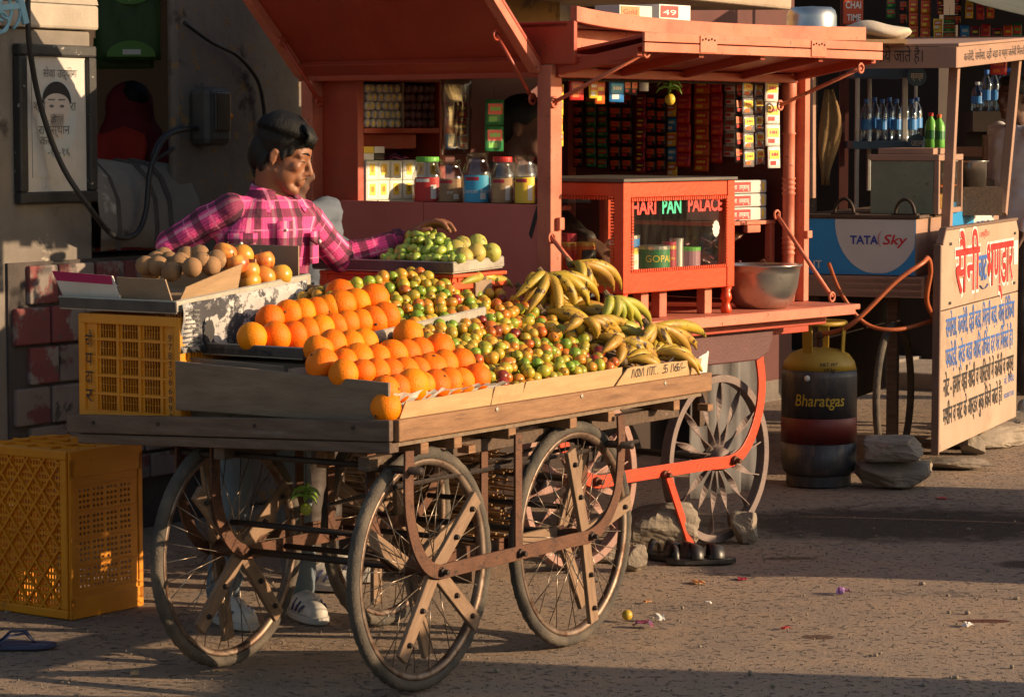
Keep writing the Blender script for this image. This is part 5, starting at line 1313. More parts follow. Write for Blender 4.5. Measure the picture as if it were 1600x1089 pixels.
# ------------------------------------------------------------------ goods in the kiosk
random.seed(44)
def jar(label, px, wpx, top_py, lid, bodycol, labm, txt=None, tcol='print_white', yofs=.085, brand=None):
    p = K_(px, 316, 0, yofs); d = 10.0; w = wpx * d / FPX; h = (316 - top_py) * d / FPX; r = w / 2
    o = thing('plastic_jar', label, 'jar', KIO, (yofs, p.y, 1.3385), group='sweet jars on the kiosk sill')
    q = MB(); q.lathe([(r * .92, 0), (r, .006), (r, h * .58), (r * .96, h * .64), (r * .74, h * .80), (r * .70, h * .84), (r * .70, h * .92)], 24); q.build('body', 'jar_clear', o, smooth=True)
    q = MB(); q.lathe([(r * .76, h * .89), (r * .78, h * .90), (r * .78, h * .985), (r * .74, h)], 24); q.build('lid', lid, o)
    q = MB(); q.lathe([(r * .88, .004), (r * .93, .02), (r * .90, h * .34), (r * .5, h * .40), (0, h * .38)], 16); q.build('sweets', bodycol, o, smooth=True)
    base = -pi + rad(40)                                   # label turned towards the road
    q = MB(); q.sheet([[((r + .001) * cos(a), (r + .001) * sin(a), z) for z in (h * .05, h * .56)] for a in [base - .9 + k * .12 for k in range(16)]]); q.build('printed_label', labm, o)
    q = MB(); q.sheet([[((r + .0016) * cos(a), (r + .0016) * sin(a), z) for z in (h * .10, h * .22 if txt else h * .40)] for a in [base + .25 + k * .1 for k in range(5)]]); q.build('price_sticker', 'print_white', o)
    q = MB(); q.sheet([[((r + .0016) * cos(a), (r + .0016) * sin(a), z) for z in (h * .46, h * .53)] for a in [base - .8 + k * .12 for k in range(9)]]); q.build('label_band', 'print_maroon' if labm != 'print_red' else 'print_white', o)
    if txt:
        V, Fc = text_geo(txt, r * .42, 0, 'CENTER'); q = MB()
        q.add([((r + .002) * cos(base + vx / r), (r + .002) * sin(base + vx / r), h * .22 + vy) for vx, vy in V], Fc); q.build('printed_name', tcol, o)
    return o
mat('sweets_brown', (.20, .08, .03), (.35, .16, .06), 60, .4, bump=.6, bsc=60); mat('sweets_red', (.30, .03, .03), (.45, .12, .06), 60, .4, bump=.6, bsc=60); mat('sweets_white', (.6, .56, .5), (.4, .5, .6), 60, .4, bump=.6, bsc=60)
jar('clear jar with green lid and red label', 668, 49, 241, 'lid_green', 'sweets_red', 'print_red')
jar('clear jar with pale lid and brown label between green lid and blue label', 704, 44, 245, 'jar_clear', 'sweets_brown', 'cardboard', 'mr', 'print_white', .11)
jar('tall clear jar with big blue label', 745, 48, 233, 'jar_clear', 'sweets_white', 'print_cyan', 'Center fresh')
jar('clear jar with red lid and cream label', 785, 40, 240, 'lid_red', 'sweets_red', 'cardboard_lit')
jar('clear jar with yellow label next to the corner post', 820, 38, 237, 'jar_clear', 'sweets_brown', 'print_yellow')
# biscuit boxes on the shelf: three rows of six
bm = MB(); bm.box(0, .0665, 0, .10, 0, .0745); box_me = bm.mesh('carton', mat('box_cream', (.62, .64, .54), (.55, .58, .5), 20, .6))
lm_ = MB(); lm_.box(.006, .0605, -.0012, 0, .006, .069); frame_me = lm_.mesh('white_panel', 'print_white')
lm_ = MB(); lm_.box(.018, .0485, -.0024, -.0013, .018, .062); yel_me = lm_.mesh('yellow_panel', 'print_yellow')
lm_ = MB(); disc(lm_, .033, .041, .009, .012, -.0030, n=12); mark_me = lm_.mesh('printed_fruit', mat('print_ochre', (.42, .24, .02), rough=.6))
for r in range(3):
    for c in range(6):
        o = thing('biscuit_box', 'cream and yellow box in the %s shelf row, %s' % (('bottom', 'middle', 'top')[r], ('first from the post', 'second from the post', 'third from the post', 'fourth from the post', 'fifth from the post', 'last toward the jars')[c]), 'box', KIO, (.068 + c * .0705 + jitter(.001), .975 + jitter(.004), 1.269 + r * .0762), rz=jitter(.03), group='cream and yellow boxes on the shelf')
        for nm, me in (('carton', box_me), ('white_panel', frame_me), ('yellow_panel', yel_me), ('printed_fruit', mark_me)): obj(nm, me, o)
for i, (x, z, m) in enumerate(((.07, 0, 'print_white'), (.13, 0, 'print_black'), (.07, .0265, 'print_yellow'), (.13, .0265, 'print_white'))):
    q = MB(); q.box(0, .056, 0, .085, 0, .025); o = q.build('cigarette_pack', m, bevel=.001); place(o, KIO, (x, .985, 1.4985 + z)); tag(o, ('white', 'black', 'yellow', 'second white')[i] + ' flat pack lying on top of the cream boxes', 'pack', 'flat packs on the boxes')
o = thing('foil_packet', 'shiny red foil packet on top of the cream boxes', 'packet', KIO, (.235, 1.0, 1.505))
mat('foil_red', (.45, .03, .03), (.05, .15, .35), 22, .2, .5, bump=.8, bsc=30)
q = MB(); q.sheet([[(.11 * a / 6, .06 * b / 5, .02 * sin(pi * a / 6) * sin(pi * b / 5) + jitter(.006)) for b in range(6)] for a in range(7)], thick=.004, nrm=(0, 0, -1)); q.build('wrapper', 'foil_red', o, smooth=True)
# paper rolls (bundles) on the upper shelf
rb = MB(); rb.lathe([(.0165, 0), (.017, .002), (.017, .12)], 12, axis='y'); roll_me = rb.mesh('roll', mat('roll_paper', (.58, .52, .46), (.48, .42, .36), 30, .8, rnd=.12), True)
rb = MB(); disc(rb, 0, 0, .006, .0085, -.0012, n=10); dot_me = rb.mesh('printed_mark', 'print_yellow')
rb = MB(); rb.lathe([(.0165, 0), (.017, .002), (.017, .12)], 12, axis='y'); roll2_me = rb.mesh('roll', mat('roll_dark', (.07, .02, .02), (.10, .03, .03), 30, .6, rnd=.2), True)
for r in range(5):
    for c in range(6):
        o = thing('paper_roll', 'pale paper bundle in the stacked block on the upper kiosk shelf', 'roll', KIO, (.088 + c * .0345 + (r % 2) * .012, .985 + jitter(.006), 1.6395 + r * .0335), group='pale paper bundles'); obj('roll', roll_me, o); obj('printed_mark', dot_me, o)
for r in range(5):
    for c in range(5):
        o = thing('paper_roll', 'dark red bundle in the second block on the upper kiosk shelf', 'roll', KIO, (.325 + c * .0345, .99 + jitter(.006), 1.6395 + r * .0335), group='dark bundles'); obj('roll', roll2_me, o)
kb('shelf_divider', .292, .300, .985, 1.19, 1.623, 1.798, 'cardboard_grey')
# sachet strips
COLS = {'black': ('print_black', 'print_orange', 'print_red'), 'green': ('print_green', 'print_red', 'lid_green'), 'red': ('print_red', 'print_maroon', 'print_orange'), 'orange': ('print_orange', 'print_red', 'print_yellow'), 'blue': ('print_blue', 'print_cyan', 'print_white'), 'yellow': ('print_yellow', 'print_orange', 'print_white'), 'pale': ('print_white', 'cardboard_grey', 'print_red'), 'silver': ('foil_silver', 'print_yellow', 'print_orange'), 'cream': ('print_white', 'print_yellow', 'print_red'), 'maroon': ('print_maroon', 'print_black', 'print_yellow')}
mat('foil_silver', (.55, .53, .52), (.35, .34, .36), 60, .25, .6, bump=.3, bsc=60)
_sm = {}
def sachet_mesh(key, w, h):
    k = (key, round(w, 3), round(h, 3))
    if k not in _sm:
        q = MB(); a, b, c = 0, 1, 2; nx, nz = 5, 6
        f = lambda u, v: -.004 * (sin(pi * u) * sin(pi * v)) ** .6
        q.sheet([[(-w / 2 + w * i / (nx - 1), f(i / (nx - 1), j / (nz - 1)), -h + h * j / (nz - 1)) for j in range(nz)] for i in range(nx)], thick=.0022, nrm=(0, 1, 0), mi=0)
        def patch(u0, u1, v0, v1, mi):
            q.sheet([[(-w / 2 + w * u, f(u, v) - .0011, -h + h * v) for v in [v0 + (v1 - v0) * j / 3 for j in range(4)]] for u in [u0 + (u1 - u0) * i / 3 for i in range(4)]], mi=mi)
        patch(.10, .90, .42, .84, 1); patch(.22, .78, .56, .72, 2); patch(.16, .6, .14, .34, 2)
        _sm[k] = q.mesh('sachet', list(COLS[key]), True)
    return _sm[k]
def strip(label, px, wpx, t_py, b_py, y, key, n, fr=KIO, lean=0.0, group='sachet strips hanging in the kiosk', keys=None, ax=1):
    a, b = fr.hit(px, t_py, ax, y), fr.hit(px, b_py, ax, y); r_ = fr.hit(px + wpx, t_py, ax, y)
    w = abs(r_.x - a.x) if ax == 1 else abs(r_.y - a.y); h = (a.z - b.z) / n
    o = thing('sachet_strip', label, 'sachets', fr, a, rz=0 if ax == 1 else -pi / 2, group=group)
    q = MB(); q.tube([(0, .003, .05), (0, .003, 0)], .001, 4); q.build('string', 'ink', o)
    for i in range(n):
        k = keys[i % len(keys)] if keys else key
        s = obj('sachet', sachet_mesh(k, w, h * .97), o, (lean * i + jitter(.0015), jitter(.002), -h * i), (jitter(.05), jitter(.02), jitter(.10)))
    return o
YB = 1.13
for i, (px, w_, t, b, key, n, lab) in enumerate([
    (903, 14, 150, 262, 'black', 7, 'dim strip of dark blue sachets nearest the corner post'), (923, 15, 150, 262, 'green', 7, 'first green sachet strip on the inner end wall'), (941, 15, 148, 264, 'green', 7, 'second green sachet strip on the inner end wall'),
    (961, 17, 146, 268, 'black', 6, 'black sachet strip next to the green ones'), (979, 17, 146, 268, 'black', 6, 'second black sachet strip on the inner end wall'), (1001, 15, 148, 270, 'maroon', 7, 'maroon sachet strip in the middle of the back wall'),
    (1017, 15, 150, 270, 'black', 6, 'third black sachet strip left of the yellow one'), (1033, 14, 152, 268, 'black', 6, 'fourth black sachet strip beside the yellow one'), (1050, 16, 160, 276, 'yellow', 5, 'yellow and blue sachet strip below the lemon charm'),
    (1068, 22, 126, 262, 'red', 6, 'dark red sachet strip right of the lemon charm'), (1097, 24, 124, 269, 'orange', 6, 'orange red sachet strip on the inner end wall'), (1120, 18, 124, 256, 'red', 6, 'bright red sachet strip beside the pale one'), (1141, 19, 124, 246, 'pale', 6, 'pale dim sachet strip on the inner end wall')]):
    strip(lab, px, w_, t, b, 1.545 - .02 * (i % 2), key, n, ax=0, keys=('yellow', 'blue') if 'yellow and blue' in lab else None)
strip('sunlit strip of silver and yellow sachets', 1169, 18, 126, 262, .03, 'silver', 5, lean=.002); strip('narrow sunlit sachet strip between its two neighbours', 1186, 13, 126, 258, .05, 'silver', 5, lean=.002)
strip('rightmost sunlit strip of cream sachets with yellow pictures', 1207, 20, 126, 264, .0, 'cream', 4, lean=.003); strip('dark backs of sachets behind the sunlit strips', 1155, 12, 128, 255, .10, 'black', 5)
strip('yellow sachet strip hanging on the corner post', 873, 14, 132, 230, .03, 'yellow', 4); 
strip('short red sachet pair under the awning', 901, 20, 124, 158, .06, 'red', 1); strip('short yellow and black sachet under the awning', 927, 13, 124, 155, .06, 'yellow', 1); strip('short orange sachet under the awning', 938, 14, 126, 164, .06, 'orange', 1)
strip('blue printed sachet under the awning', 963, 22, 126, 161, .05, 'blue', 1); strip('small dark sachet right of the blue one', 980, 10, 124, 149, .05, 'black', 1); strip('last small dark sachet before the lamp', 991, 10, 124, 150, .05, 'black', 1)
kb('goods_rail', .03, 1.55, .03, .05, 1.792, 1.800, 'black_iron', 0)
lp = thing('pendant_lamp', 'unlit white pendant lamp holder under the kiosk awning', 'lamp', KIO, K_(1006, 143, 1, .05))
q = MB(); q.lathe([(.016, 0), (.018, .002), (.018, .035), (.014, .05), (.008, .075), (.006, .085)], 16); q.build('lamp_holder', 'print_white', lp, smooth=True)
kn = K_(1047, 135, 1, .03); charm('green chillies and yellow lemon hanging in the kiosk front', (kn.x, kn.y, 1.80), kn, KIO, 'lemon_skin', 1.05)
# bags and a green strip seen through the side opening
strip('green sachets hanging inside near the shopkeeper', 773, 26, 156, 238, .62, 'green', 2); 
glass_thin('bag_clear', (.75, .72, .70), .12, .15)
bg = thing('hanging_bag', 'clear plastic bag of small packets hanging inside the side opening', 'bag', KIO, K_(715, 120, 1, .75))
q = MB(); q.sheet([[(-.075 + .15 * i / 8 + jitter(.004), -.012 * sin(pi * i / 8) - .008 * random.random(), -.30 * j / 9) for j in range(10)] for i in range(9)], thick=.02, nrm=(0, 1, 0)); q.build('film', 'bag_clear', bg, smooth=True)
for i, (x, z, k) in enumerate(((-.04, -.10, 'maroon'), (.03, -.10, 'maroon'), (-.04, -.16, 'red'), (.03, -.17, 'maroon'), (-.035, -.22, 'blue'), (.035, -.22, 'pale'))): obj('packet', sachet_mesh(k, .055, .06), bg, (x, .004, z))
# things on the roof
def carton(label, px0, px1, pyb, pyt, y, dep, m, m2, txt=None, fr=KIO, tm='print_red', tsz=.03):
    a, b = fr.hit(px0, pyb, 1, y), fr.hit(px1, pyb, 1, y); h = fr.hit(px0, pyt, 1, y).z - a.z
    o = thing('carton', label, 'carton', fr, a); w_ = b.x - a.x
    q = MB(); q.box(0, w_, 0, dep, 0, h); q.build('box', m, o, bevel=.002)
    q = MB(); q.box(w_ * .06, w_ * .94, -.002, -.001, h * .12, h * .55); q.build('printed_panel', m2, o)
    if txt: q = MB(); q.text(txt, (w_ * .1, -.003, h * .2), (1, 0, 0), (0, 0, 1), h * .5, width=w_ * .7); q.build('printed_name', tm, o)
    return o
zr = 1.9955
def roofbox(label, px, py, y, w_, dep, h, m, m2, txt):
    a = KIO.hit(px, py, 1, y); o = thing('carton', label, 'carton', KIO, (a.x, y, zr))
    q = MB(); q.box(0, w_, 0, dep, 0, h); q.build('box', m, o, bevel=.002)
    q = MB(); q.box(w_ * .04, w_ * .6, -.002, -.001, h * .5, h * .95); q.build('printed_panel', m2, o)
    q = MB(); q.text(txt, (w_ * .10, -.003, h * .6), (1, 0, 0), (0, 0, 1), .028, width=w_ * .42); q.build('printed_name', 'print_red' if m2 != 'print_red' else 'print_white', o)
roofbox('cream carton lying on the kiosk roof', 968, 40, .10, .20, .12, .086, 'box_cream', 'cardboard_lit', 'Gold')
roofbox('white and red carton on the kiosk roof', 1030, 40, .14, .20, .14, .10, 'print_white', 'print_red', '49')
pt = thing('upturned_pot', 'large upturned aluminium pot on the kiosk roof', 'pot', KIO, (0, 0, 0)); a = K_(1268, 40, 1, .35); pt.location = KIO.world((a.x, .35, zr))
q = MB(); q.lathe([(.112, 0), (.112, .01), (.107, .014), (.107, .10), (.100, .125), (.085, .138), (0, .143)], 36); q.build('pot_body', 'steel', pt, smooth=True)
sk = thing('cement_sack', 'dusty white folded sack lying on laths on the snack stall roof', 'sack', WORLD, (P(1330, 66, 13.0).x, 13.0, 2.034))
mat('sack_white', (.56, .48, .40), (.45, .38, .31), 7, .85, bump=.5, bsc=12)
q = MB(); q.ball((.12, .1, .045), (.18, .12, .040), 18, 10); 
for v in q.v: v.z += .012 * sin(v.x * 22) + .006 * sin(v.y * 40)
q.build('sack_body', 'sack_white', sk, smooth=True)
for i in range(3):
    q = MB(); q.box(-.22, .26, -.03 + i * .07, .01 + i * .07, -.014, .004); q.build('lath', 'wood_pale', sk)
mat('wall_render', (.36, .28, .21), (.28, .22, .17), 3, .9, bump=.4)
# ------------------------------------------------------------------ snack stall on the right
mat('stall_wood', (.34, .20, .14), (.28, .16, .115), 4, .7, bump=.2, bsc=30, spots=((.12, .07, .05), 20, .66, .06))
mat('board_paint', (.42, .30, .22), (.35, .245, .175), 3, .65, bump=.2, bsc=18, spots=((.25, .17, .12), 5, .55, .2), spots2=((.08, .05, .035), 34, .68, .03))
mat('board_edge', (.18, .11, .085), (.13, .08, .06), 6, .7)
mat('panel_blue', (.02, .27, .60), (.02, .24, .55), 5, .45, spots=((.08, .2, .35), 22, .68, .06))
mat('panel_white', (.60, .59, .57), (.53, .52, .51), 5, .45, spots=((.3, .27, .24), 30, .68, .05))
mat('logo_blue', (.02, .05, .30), rough=.5); mat('logo_red', (.52, .02, .03), rough=.5)
mat('paint_blue', (.03, .10, .36), (.05, .14, .42), 30, .6); mat('paint_red', (.58, .025, .02), (.5, .02, .02), 20, .5); mat('paint_white', (.70, .66, .60), rough=.6)
mat('green_tin', (.14, .17, .12), (.20, .22, .16), 6, .5, bump=.3, bsc=20, spots=((.10, .07, .04), 12, .63, .08))
mat('hose', (.42, .10, .03), (.33, .075, .02), 12, .45)
st = thing('snack_stall', 'pink brown wooden snack stall with posts, roof frame and painted panels', 'stall', STALL)
S_ = lambda px, py, ax, v: STALL.hit(px, py, ax, v)
def sb(name, x0, x1, y0, y1, z0, z1, m='stall_wood', bevel=.003): q = MB(); q.box(x0, x1, y0, y1, z0, z1); return q.build(name, m, st, bevel=bevel)
# painted board
bo = thing('painted_board', 'pinkish menu board with red and blue Hindi lettering leaning on the stall', 'sign board', STALL)
xr = S_(1590, 480, 1, 0).x
zt0, zt1, zb0, zb1 = S_(1478, 372, 1, 0).z, S_(1592, 334, 1, 0).z, S_(1470, 718, 1, 0).z, S_(1588, 640, 1, 0).z
zt, zb = (zt0 + zt1) / 2, (zb0 + zb1) / 2
zm = zb + (zt - zb) * .64
def plate(z0, z1, x0, x1, m, name, cut=0):
    q = MB(); pl_ = [(x0, 0, z0), (x1, 0, z0), (x1, 0, z1 - cut), (x1 - cut, 0, z1), (x0 + cut, 0, z1), (x0, 0, z1 - cut)] if cut else [(x0, 0, z0), (x1, 0, z0), (x1, 0, z1), (x0, 0, z1)]
    q.prism(pl_, (0, .02, 0)); return q.build(name, m, bo, bevel=.002)
plate(zm + .003, zt, 0.02, xr, 'board_paint', 'upper_panel', .06); plate(zb, zm - .003, .0, xr, 'board_paint', 'lower_panel')
q = MB(); q.box(-.02, -.001, -.006, .03, zb - .01, zt - .06); q.build('edge_batten', 'board_edge', bo, bevel=.003)
q = MB(); q.beam((.08, .008, zt + .008), (xr - .06, .008, zt + .008), .034, .014); q.build('top_batten', 'board_edge', bo, bevel=.003)
q = MB(); q.beam((.012, .008, zt - .062), (.078, .008, zt + .006), .034, .014); q.build('corner_batten', 'board_edge', bo, bevel=.002)
W_ = xr; hb = zt - zb
def line(txt, u, w_, v, size, m, bold=0, dy=-.002, name='lettering'):
    q = MB(); q.text(txt, (W_ * u, dy, zb + hb * v), (1, 0, 0), (0, 0, 1), size, width=W_ * w_, bold=bold); return tag(q.build(name, m, bo), None, kind='stuff')
for txt, u, w_ in (('सैनी', .17, .30), ('भण्डार', .56, .36)):
    line(txt, u - .008, w_ + .016, .70, .335, 'paint_white', .045, -.002); line(txt, u, w_, .705, .325, 'paint_red', .014, -.004)
q = line('चाट', .455, .11, .74, .19, 'paint_blue', .02, -.003); q = MB(); q.tube([(W_ * (.47 + .1 * t), -.002, zb + hb * (.695 + .02 * (2 * t - 1) ** 2)) for t in [k / 8 for k in range(9)]], .008, 5, flat=.2); q.build('swash', 'paint_blue', bo)
line('।।श्री।।', .47, .12, .945, .04, 'paint_red')
line('समोसा, कचोरी, दही बड़ा, िमर्ची बड़ा, आलू िटिकया', .07, .88, .515, .135, 'paint_blue', .014); line('पकोड़ी, ब्रेड बड़ा आिद उिचत दर पर िमलते हैं।', .07, .86, .375, .135, 'paint_blue', .014)
line('नोट - हमारे यहाँ शादी व पािर्टयों में कॉफी व ज्यूस', .05, .90, .245, .13, 'ink', .014); line('मशीन व चाट के आर्डर बुक िकये जाते हैं।', .05, .74, .115, .125, 'ink', .014); line('मो. िवनोद', .82, .14, .19, .05, 'paint_blue'); line('9828877300', .82, .14, .12, .035, 'paint_blue')
for u, v in ((.10, .93), (.93, .93), (.10, .66), (.93, .68)): q = MB(); q.box(W_ * u, W_ * u + .04, -.004, -.001, zb + hb * v, zb + hb * v + .014); q.build('staple', 'ink', bo)
q = MB(); q.box(W_ * .93, W_ * .985, -.003, -.001, zb + hb * .78, zb + hb * .90); q.build('notice', 'paint_white', bo)
# posts and roof
def post(a, b, w_=.045, name='post'): q = MB(); q.beam(a, b, w_, .05, (1, 0, 0)); return q.build(name, 'stall_wood', st, bevel=.003)
post(S_(1478, 375, 1, .05), S_(1493, 78, 1, .05)); post(S_(1566, 335, 1, .05), S_(1589, 88, 1, .05)); post(S_(1268, 310, 0, .1), S_(1268, 100, 0, .1), .03)
a, b = S_(1492, 90, 1, .0), S_(1600, 90, 1, 0)
zf0, zf1 = S_(1492, 107, 1, .0).z, S_(1492, 74, 1, .0).z
e1, e0 = S_(1600, 64, 1, 0), S_(1600, 94, 1, 0); kz = (e1.z - zf1) / (e1.x - a.x); X2 = a.x + 2.3; rise = kz * 2.3
q = MB(); q.hexa([(a.x - .03, -.02, zf0), (X2, -.02, zf0 + rise), (X2, 0, zf0 + rise), (a.x - .03, 0, zf0), (a.x - .03, -.02, zf1), (X2, -.02, zf1 + rise), (X2, 0, zf1 + rise), (a.x - .03, 0, zf1)]); q.build('roof_fascia', 'stall_wood', st, bevel=.003)
f = sb('roof_fascia', a.x - .052, a.x - .032, -.02, .95, zf0, zf1)
q = MB(); q.text('कचोरी, समोसा, दही बड़ा व गर्म जलेबी िमलती है', (a.x + .1, -.0225, zf0 + .035), (1, 0, kz), (0, 0, 1), .055, width=1.5); tag(q.build('fascia_lettering', 'ink', st), None, kind='stuff')
q = MB(); q.text('बुक िकये जाते है।', (a.x - .0545, S_(1338, 90, 0, a.x - .05).y, zf0 + .03), (0, -1, 0), (0, 0, 1), .085, width=S_(1338, 90, 0, a.x - .05).y - S_(1442, 90, 0, a.x - .05).y); tag(q.build('fascia_lettering', 'ink', st), None, kind='stuff')
q = MB(); q.hexa([(a.x - .05, -.03, zf1 + .001), (X2, -.03, zf1 + rise + .001), (X2, .95, zf1 + rise + .001), (a.x - .05, .95, zf1 + .001), (a.x - .05, -.03, zf1 + .016), (X2, -.03, zf1 + rise + .016), (X2, .95, zf1 + rise + .016), (a.x - .05, .95, zf1 + .016)]); q.build('roof_boards', 'stall_wood', st, bevel=.003)
# body
y1 = S_(1431, 390, 0, .06).y; y2 = S_(1240, 390, 0, .06).y
zt_, zb_ = S_(1431, 341, 0, .06).z, S_(1431, 432, 0, .06).z
sb('counter_box', .065, 1.9, y1, y2, zb_, zt_ - .004); sb('base_ledge', .02, 1.95, y1 - .05, y2, zb_ - .10, zb_ - .002); sb('counter_top', .05, 1.92, y1 - .02, y2, zt_ - .003, zt_ + .012, 'wood_dark')
q = MB(); q.prism([(.062, y1 + .004, zb_ + .004), (.062, y2, zb_ + .004), (.062, y2, zt_ - .008), (.062, y1 + .004, zt_ - .008)], (-.003, 0, 0)); pn = q.build('blue_panel', 'panel_blue', st)
# white disc of the panel, clipped to it
yc, zc_ = S_(1371, 346, 0, .06).y, S_(1371, 346, 0, .06).z
ry = S_(1305, 346, 0, .06).y - yc; rz = .248
pts = []
for i in range(48):
    t = 2 * pi * i / 48; yy, zz = yc + ry * cos(t), zc_ + rz * sin(t)
    pts.append((.0575, max(y1 + .005, yy), min(zt_ - .009, max(zb_ + .012, zz))))
q = MB(); q.add(pts, [tuple(range(48))]); q.build('white_disc', 'panel_white', st)
yw = S_(1330, 380, 0, .057)
L_ = lambda px, py: S_(px, py, 0, .056)
q = MB(); a, b = L_(1328, 381), L_(1372, 381); q.text('TATA', a, (0, -1, 0), (0, 0, 1), .055, width=a.y - b.y, bold=.03); q.build('blue_logo', 'logo_blue', st)
q = MB(); a, b = L_(1379, 382), L_(1418, 382); q.text('Sky', a, (0, -1, 0), (0, 0, 1), .066, width=a.y - b.y, bold=.015, shear=.25); q.build('red_logo', 'logo_red', st)
q = MB(); c = L_(1389, 374); q.tube([(.056, c.y + .052 * cos(t) + 0, c.z + .055 * sin(t)) for t in [-.75 + k * .15 for k in range(11)]], [.001 + .003 * sin(pi * k / 10) for k in range(11)], 5, flat=.3); q.build('logo_arc', 'logo_red', st)
q = MB(); a, b = L_(1262, 418), L_(1284, 418); q.text('NT', a, (0, -1, 0), (0, 0, 1), .05, width=a.y - b.y, bold=.02); q.build('panel_lettering', 'panel_white', st)
# second blue and white panel standing at the sunny side
x0, x1 = S_(1484, 340, 1, y1 - .03).x, S_(1552, 340, 1, y1 - .03).x; zz0, zz1 = zt_ - .14, zt_ + .06
q = MB(); q.box(x0, x0 + (x1 - x0) * .52, y1 - .034, y1 - .026, zz0, zz1); q.build('side_panel', 'panel_blue', st); q = MB(); q.box(x0 + (x1 - x0) * .52, x1, y1 - .034, y1 - .026, zz0, zz1 + .01); q.build('side_panel', 'panel_white', st)
q = MB(); q.text('TATA Sky', (x0 + (x1 - x0) * .58, y1 - .037, zz0 + .05), (1, 0, 0), (0, 0, 1), .06, width=(x1 - x0) * .36); q.build('side_logo', 'logo_blue', st)
for i in range(3): q = MB(); q.box(.02, .028, y1 - .04, y2, zb_ - .095 + i * .03, zb_ - .07 + i * .03); q.build('ledge_slat', 'stall_wood', st, bevel=.002)
for x in (.15, 1.7):
    q = MB(); obj('tyre', tyre_me, st, (x, y1 - .04 if x > 1 else y1 + .12, .36))
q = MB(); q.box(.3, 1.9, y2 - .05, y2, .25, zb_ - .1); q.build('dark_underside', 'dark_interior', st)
for y in (y1 + .1, y2 - .1): sb('leg', .12, .17, y, y + .05, 0, zb_ - .101, 'wood_dark')
for y in (y1 + .1, y2 - .1): sb('leg', 1.7, 1.75, y, y + .05, 0, zb_ - .101, 'wood_dark')
# cabinet on the stall
cbn = thing('tin_cabinet', 'dented green tin food cabinet with glazed side on the snack stall', 'cabinet', STALL, (.25, 0, zt_ + .0125))
ya, yb_ = S_(1466, 300, 0, .25).y, S_(1360, 300, 0, .25).y; hc = S_(1466, 252, 0, .25).z - zt_ - .0125
xd = S_(1503, 300, 1, ya).x - .25; xd = max(.25, min(xd, .7))
def cbx(name, x0, x1, y0, y1_, z0, z1, m='green_tin', bevel=.003): q = MB(); q.box(x0, x1, y0, y1_, z0, z1); return q.build(name, m, cbn, bevel=bevel)
cbx('end_sheet', 0, .008, ya + .022, yb_, .0, hc); cbx('far_sheet', .01, xd, yb_ - .008, yb_, .0, hc); cbx('floor', .01, xd, ya + .022, yb_ - .01, .0, .01)
cbx('lid', -.005, xd + .005, ya - .004, yb_ + .004, hc + .001, hc + .03, 'stall_wood'); cbx('stile', -.004, .02, ya - .004, ya + .02, .0, hc, 'stall_wood'); cbx('stile', xd - .02, xd, ya - .004, ya + .02, .0, hc, 'stall_wood')
cbx('bottom_rail', .0202, xd - .0202, ya - .002, ya + .018, .0, .025, 'stall_wood'); cbx('pane', .0202, xd - .0202, ya + .006, ya + .009, .0255, hc, 'case_glass', 0)
cbx('shelf', .01, xd - .01, ya + .02, yb_ - .02, hc * .5, hc * .5 + .008, 'print_orange')
cbx('snack_pile', .05, xd - .05, ya + .03, yb_ - .1, .011, .09, mat('fried_snack', (.42, .20, .04), (.55, .30, .07), 30, .7, bump=.8, bsc=30))
cbx('tray_rim', .02, xd, ya + .03, yb_ - .03, hc + .031, hc + .06, 'stall_wood')
for px in (1319, 1414):
    o = thing('pan_handle_ring', 'iron pan ring handle %s on the stall top' % ('nearer the kiosk' if px == 1319 else 'in front of the tin cabinet'), 'handle', STALL); c = S_(px, 334, 0, .08)
    q = MB(); q.tube([(.08, c.y + .047 * cos(t), zt_ + .012 + .075 * sin(t)) for t in [k * pi / 12 for k in range(13)]], .008, 7); q.build('ring', 'black_iron', o, smooth=True)
    q = MB(); q.box(.06, .12, c.y - .06, c.y + .06, zt_ + .0125, zt_ + .02); q.build('pan_edge', 'black_iron', o)
pot2 = thing('steel_pot', 'small steel cooking pot behind the tin cabinet', 'pot', STALL); pot2.location = P(1517, 292, 13.75); pot2.rotation_euler = (0, 0, 0)
q = MB(); q.lathe([(.06, .02), (.075, .0), (.078, .12), (.09, .128), (.088, .13), (.07, .12), (.06, .03)], 24); q.build('pot_body', 'steel', pot2, smooth=True)
q = MB(); q.box(-.12, .14, -.10, .16, -.14, -.0); q.build('stove_box', 'wood_dark', pot2)
# gas cylinder and hose
mat('cyl_blue', (.03, .033, .045), (.085, .075, .07), 6, .45, .2, bump=.2, spots=((.17, .125, .09), 7, .52, .2), stretch=(2.2, 2.2, .7)); mat('cyl_red', (.20, .025, .02), (.13, .025, .02), 8, .5, spots=((.07, .045, .04), 10, .58, .1)); mat('cyl_yellow', (.42, .26, .02), (.30, .18, .02), 6, .5, spots=((.06, .05, .04), 9, .62, .08))
gcyl = thing('gas_cylinder', 'dark blue gas cylinder with red band and yellow top behind the kiosk wheel', 'gas cylinder'); pc = G(1285, 764); gcyl.location = (pc.x, pc.y + .165, 0)
gs = (120 * pc.y / FPX) / 2
q = MB(); q.lathe([(gs * .80, 0), (gs * .86, .004), (gs * .86, .05), (gs * .80, .055)], 32); q.build('foot_ring', 'cyl_blue', gcyl, smooth=False)
prof = [(gs * .8, .045), (gs * .94, .065), (gs, .10), (gs, .20)]
q = MB(); q.lathe(prof, 36); q.build('lower_body', 'cyl_blue', gcyl, smooth=True)
q = MB(); q.lathe([(gs * 1.001, .2005), (gs * 1.004, .20), (gs * 1.004, .315), (gs * 1.001, .3155)], 36); q.build('red_band', 'cyl_red', gcyl, smooth=True)
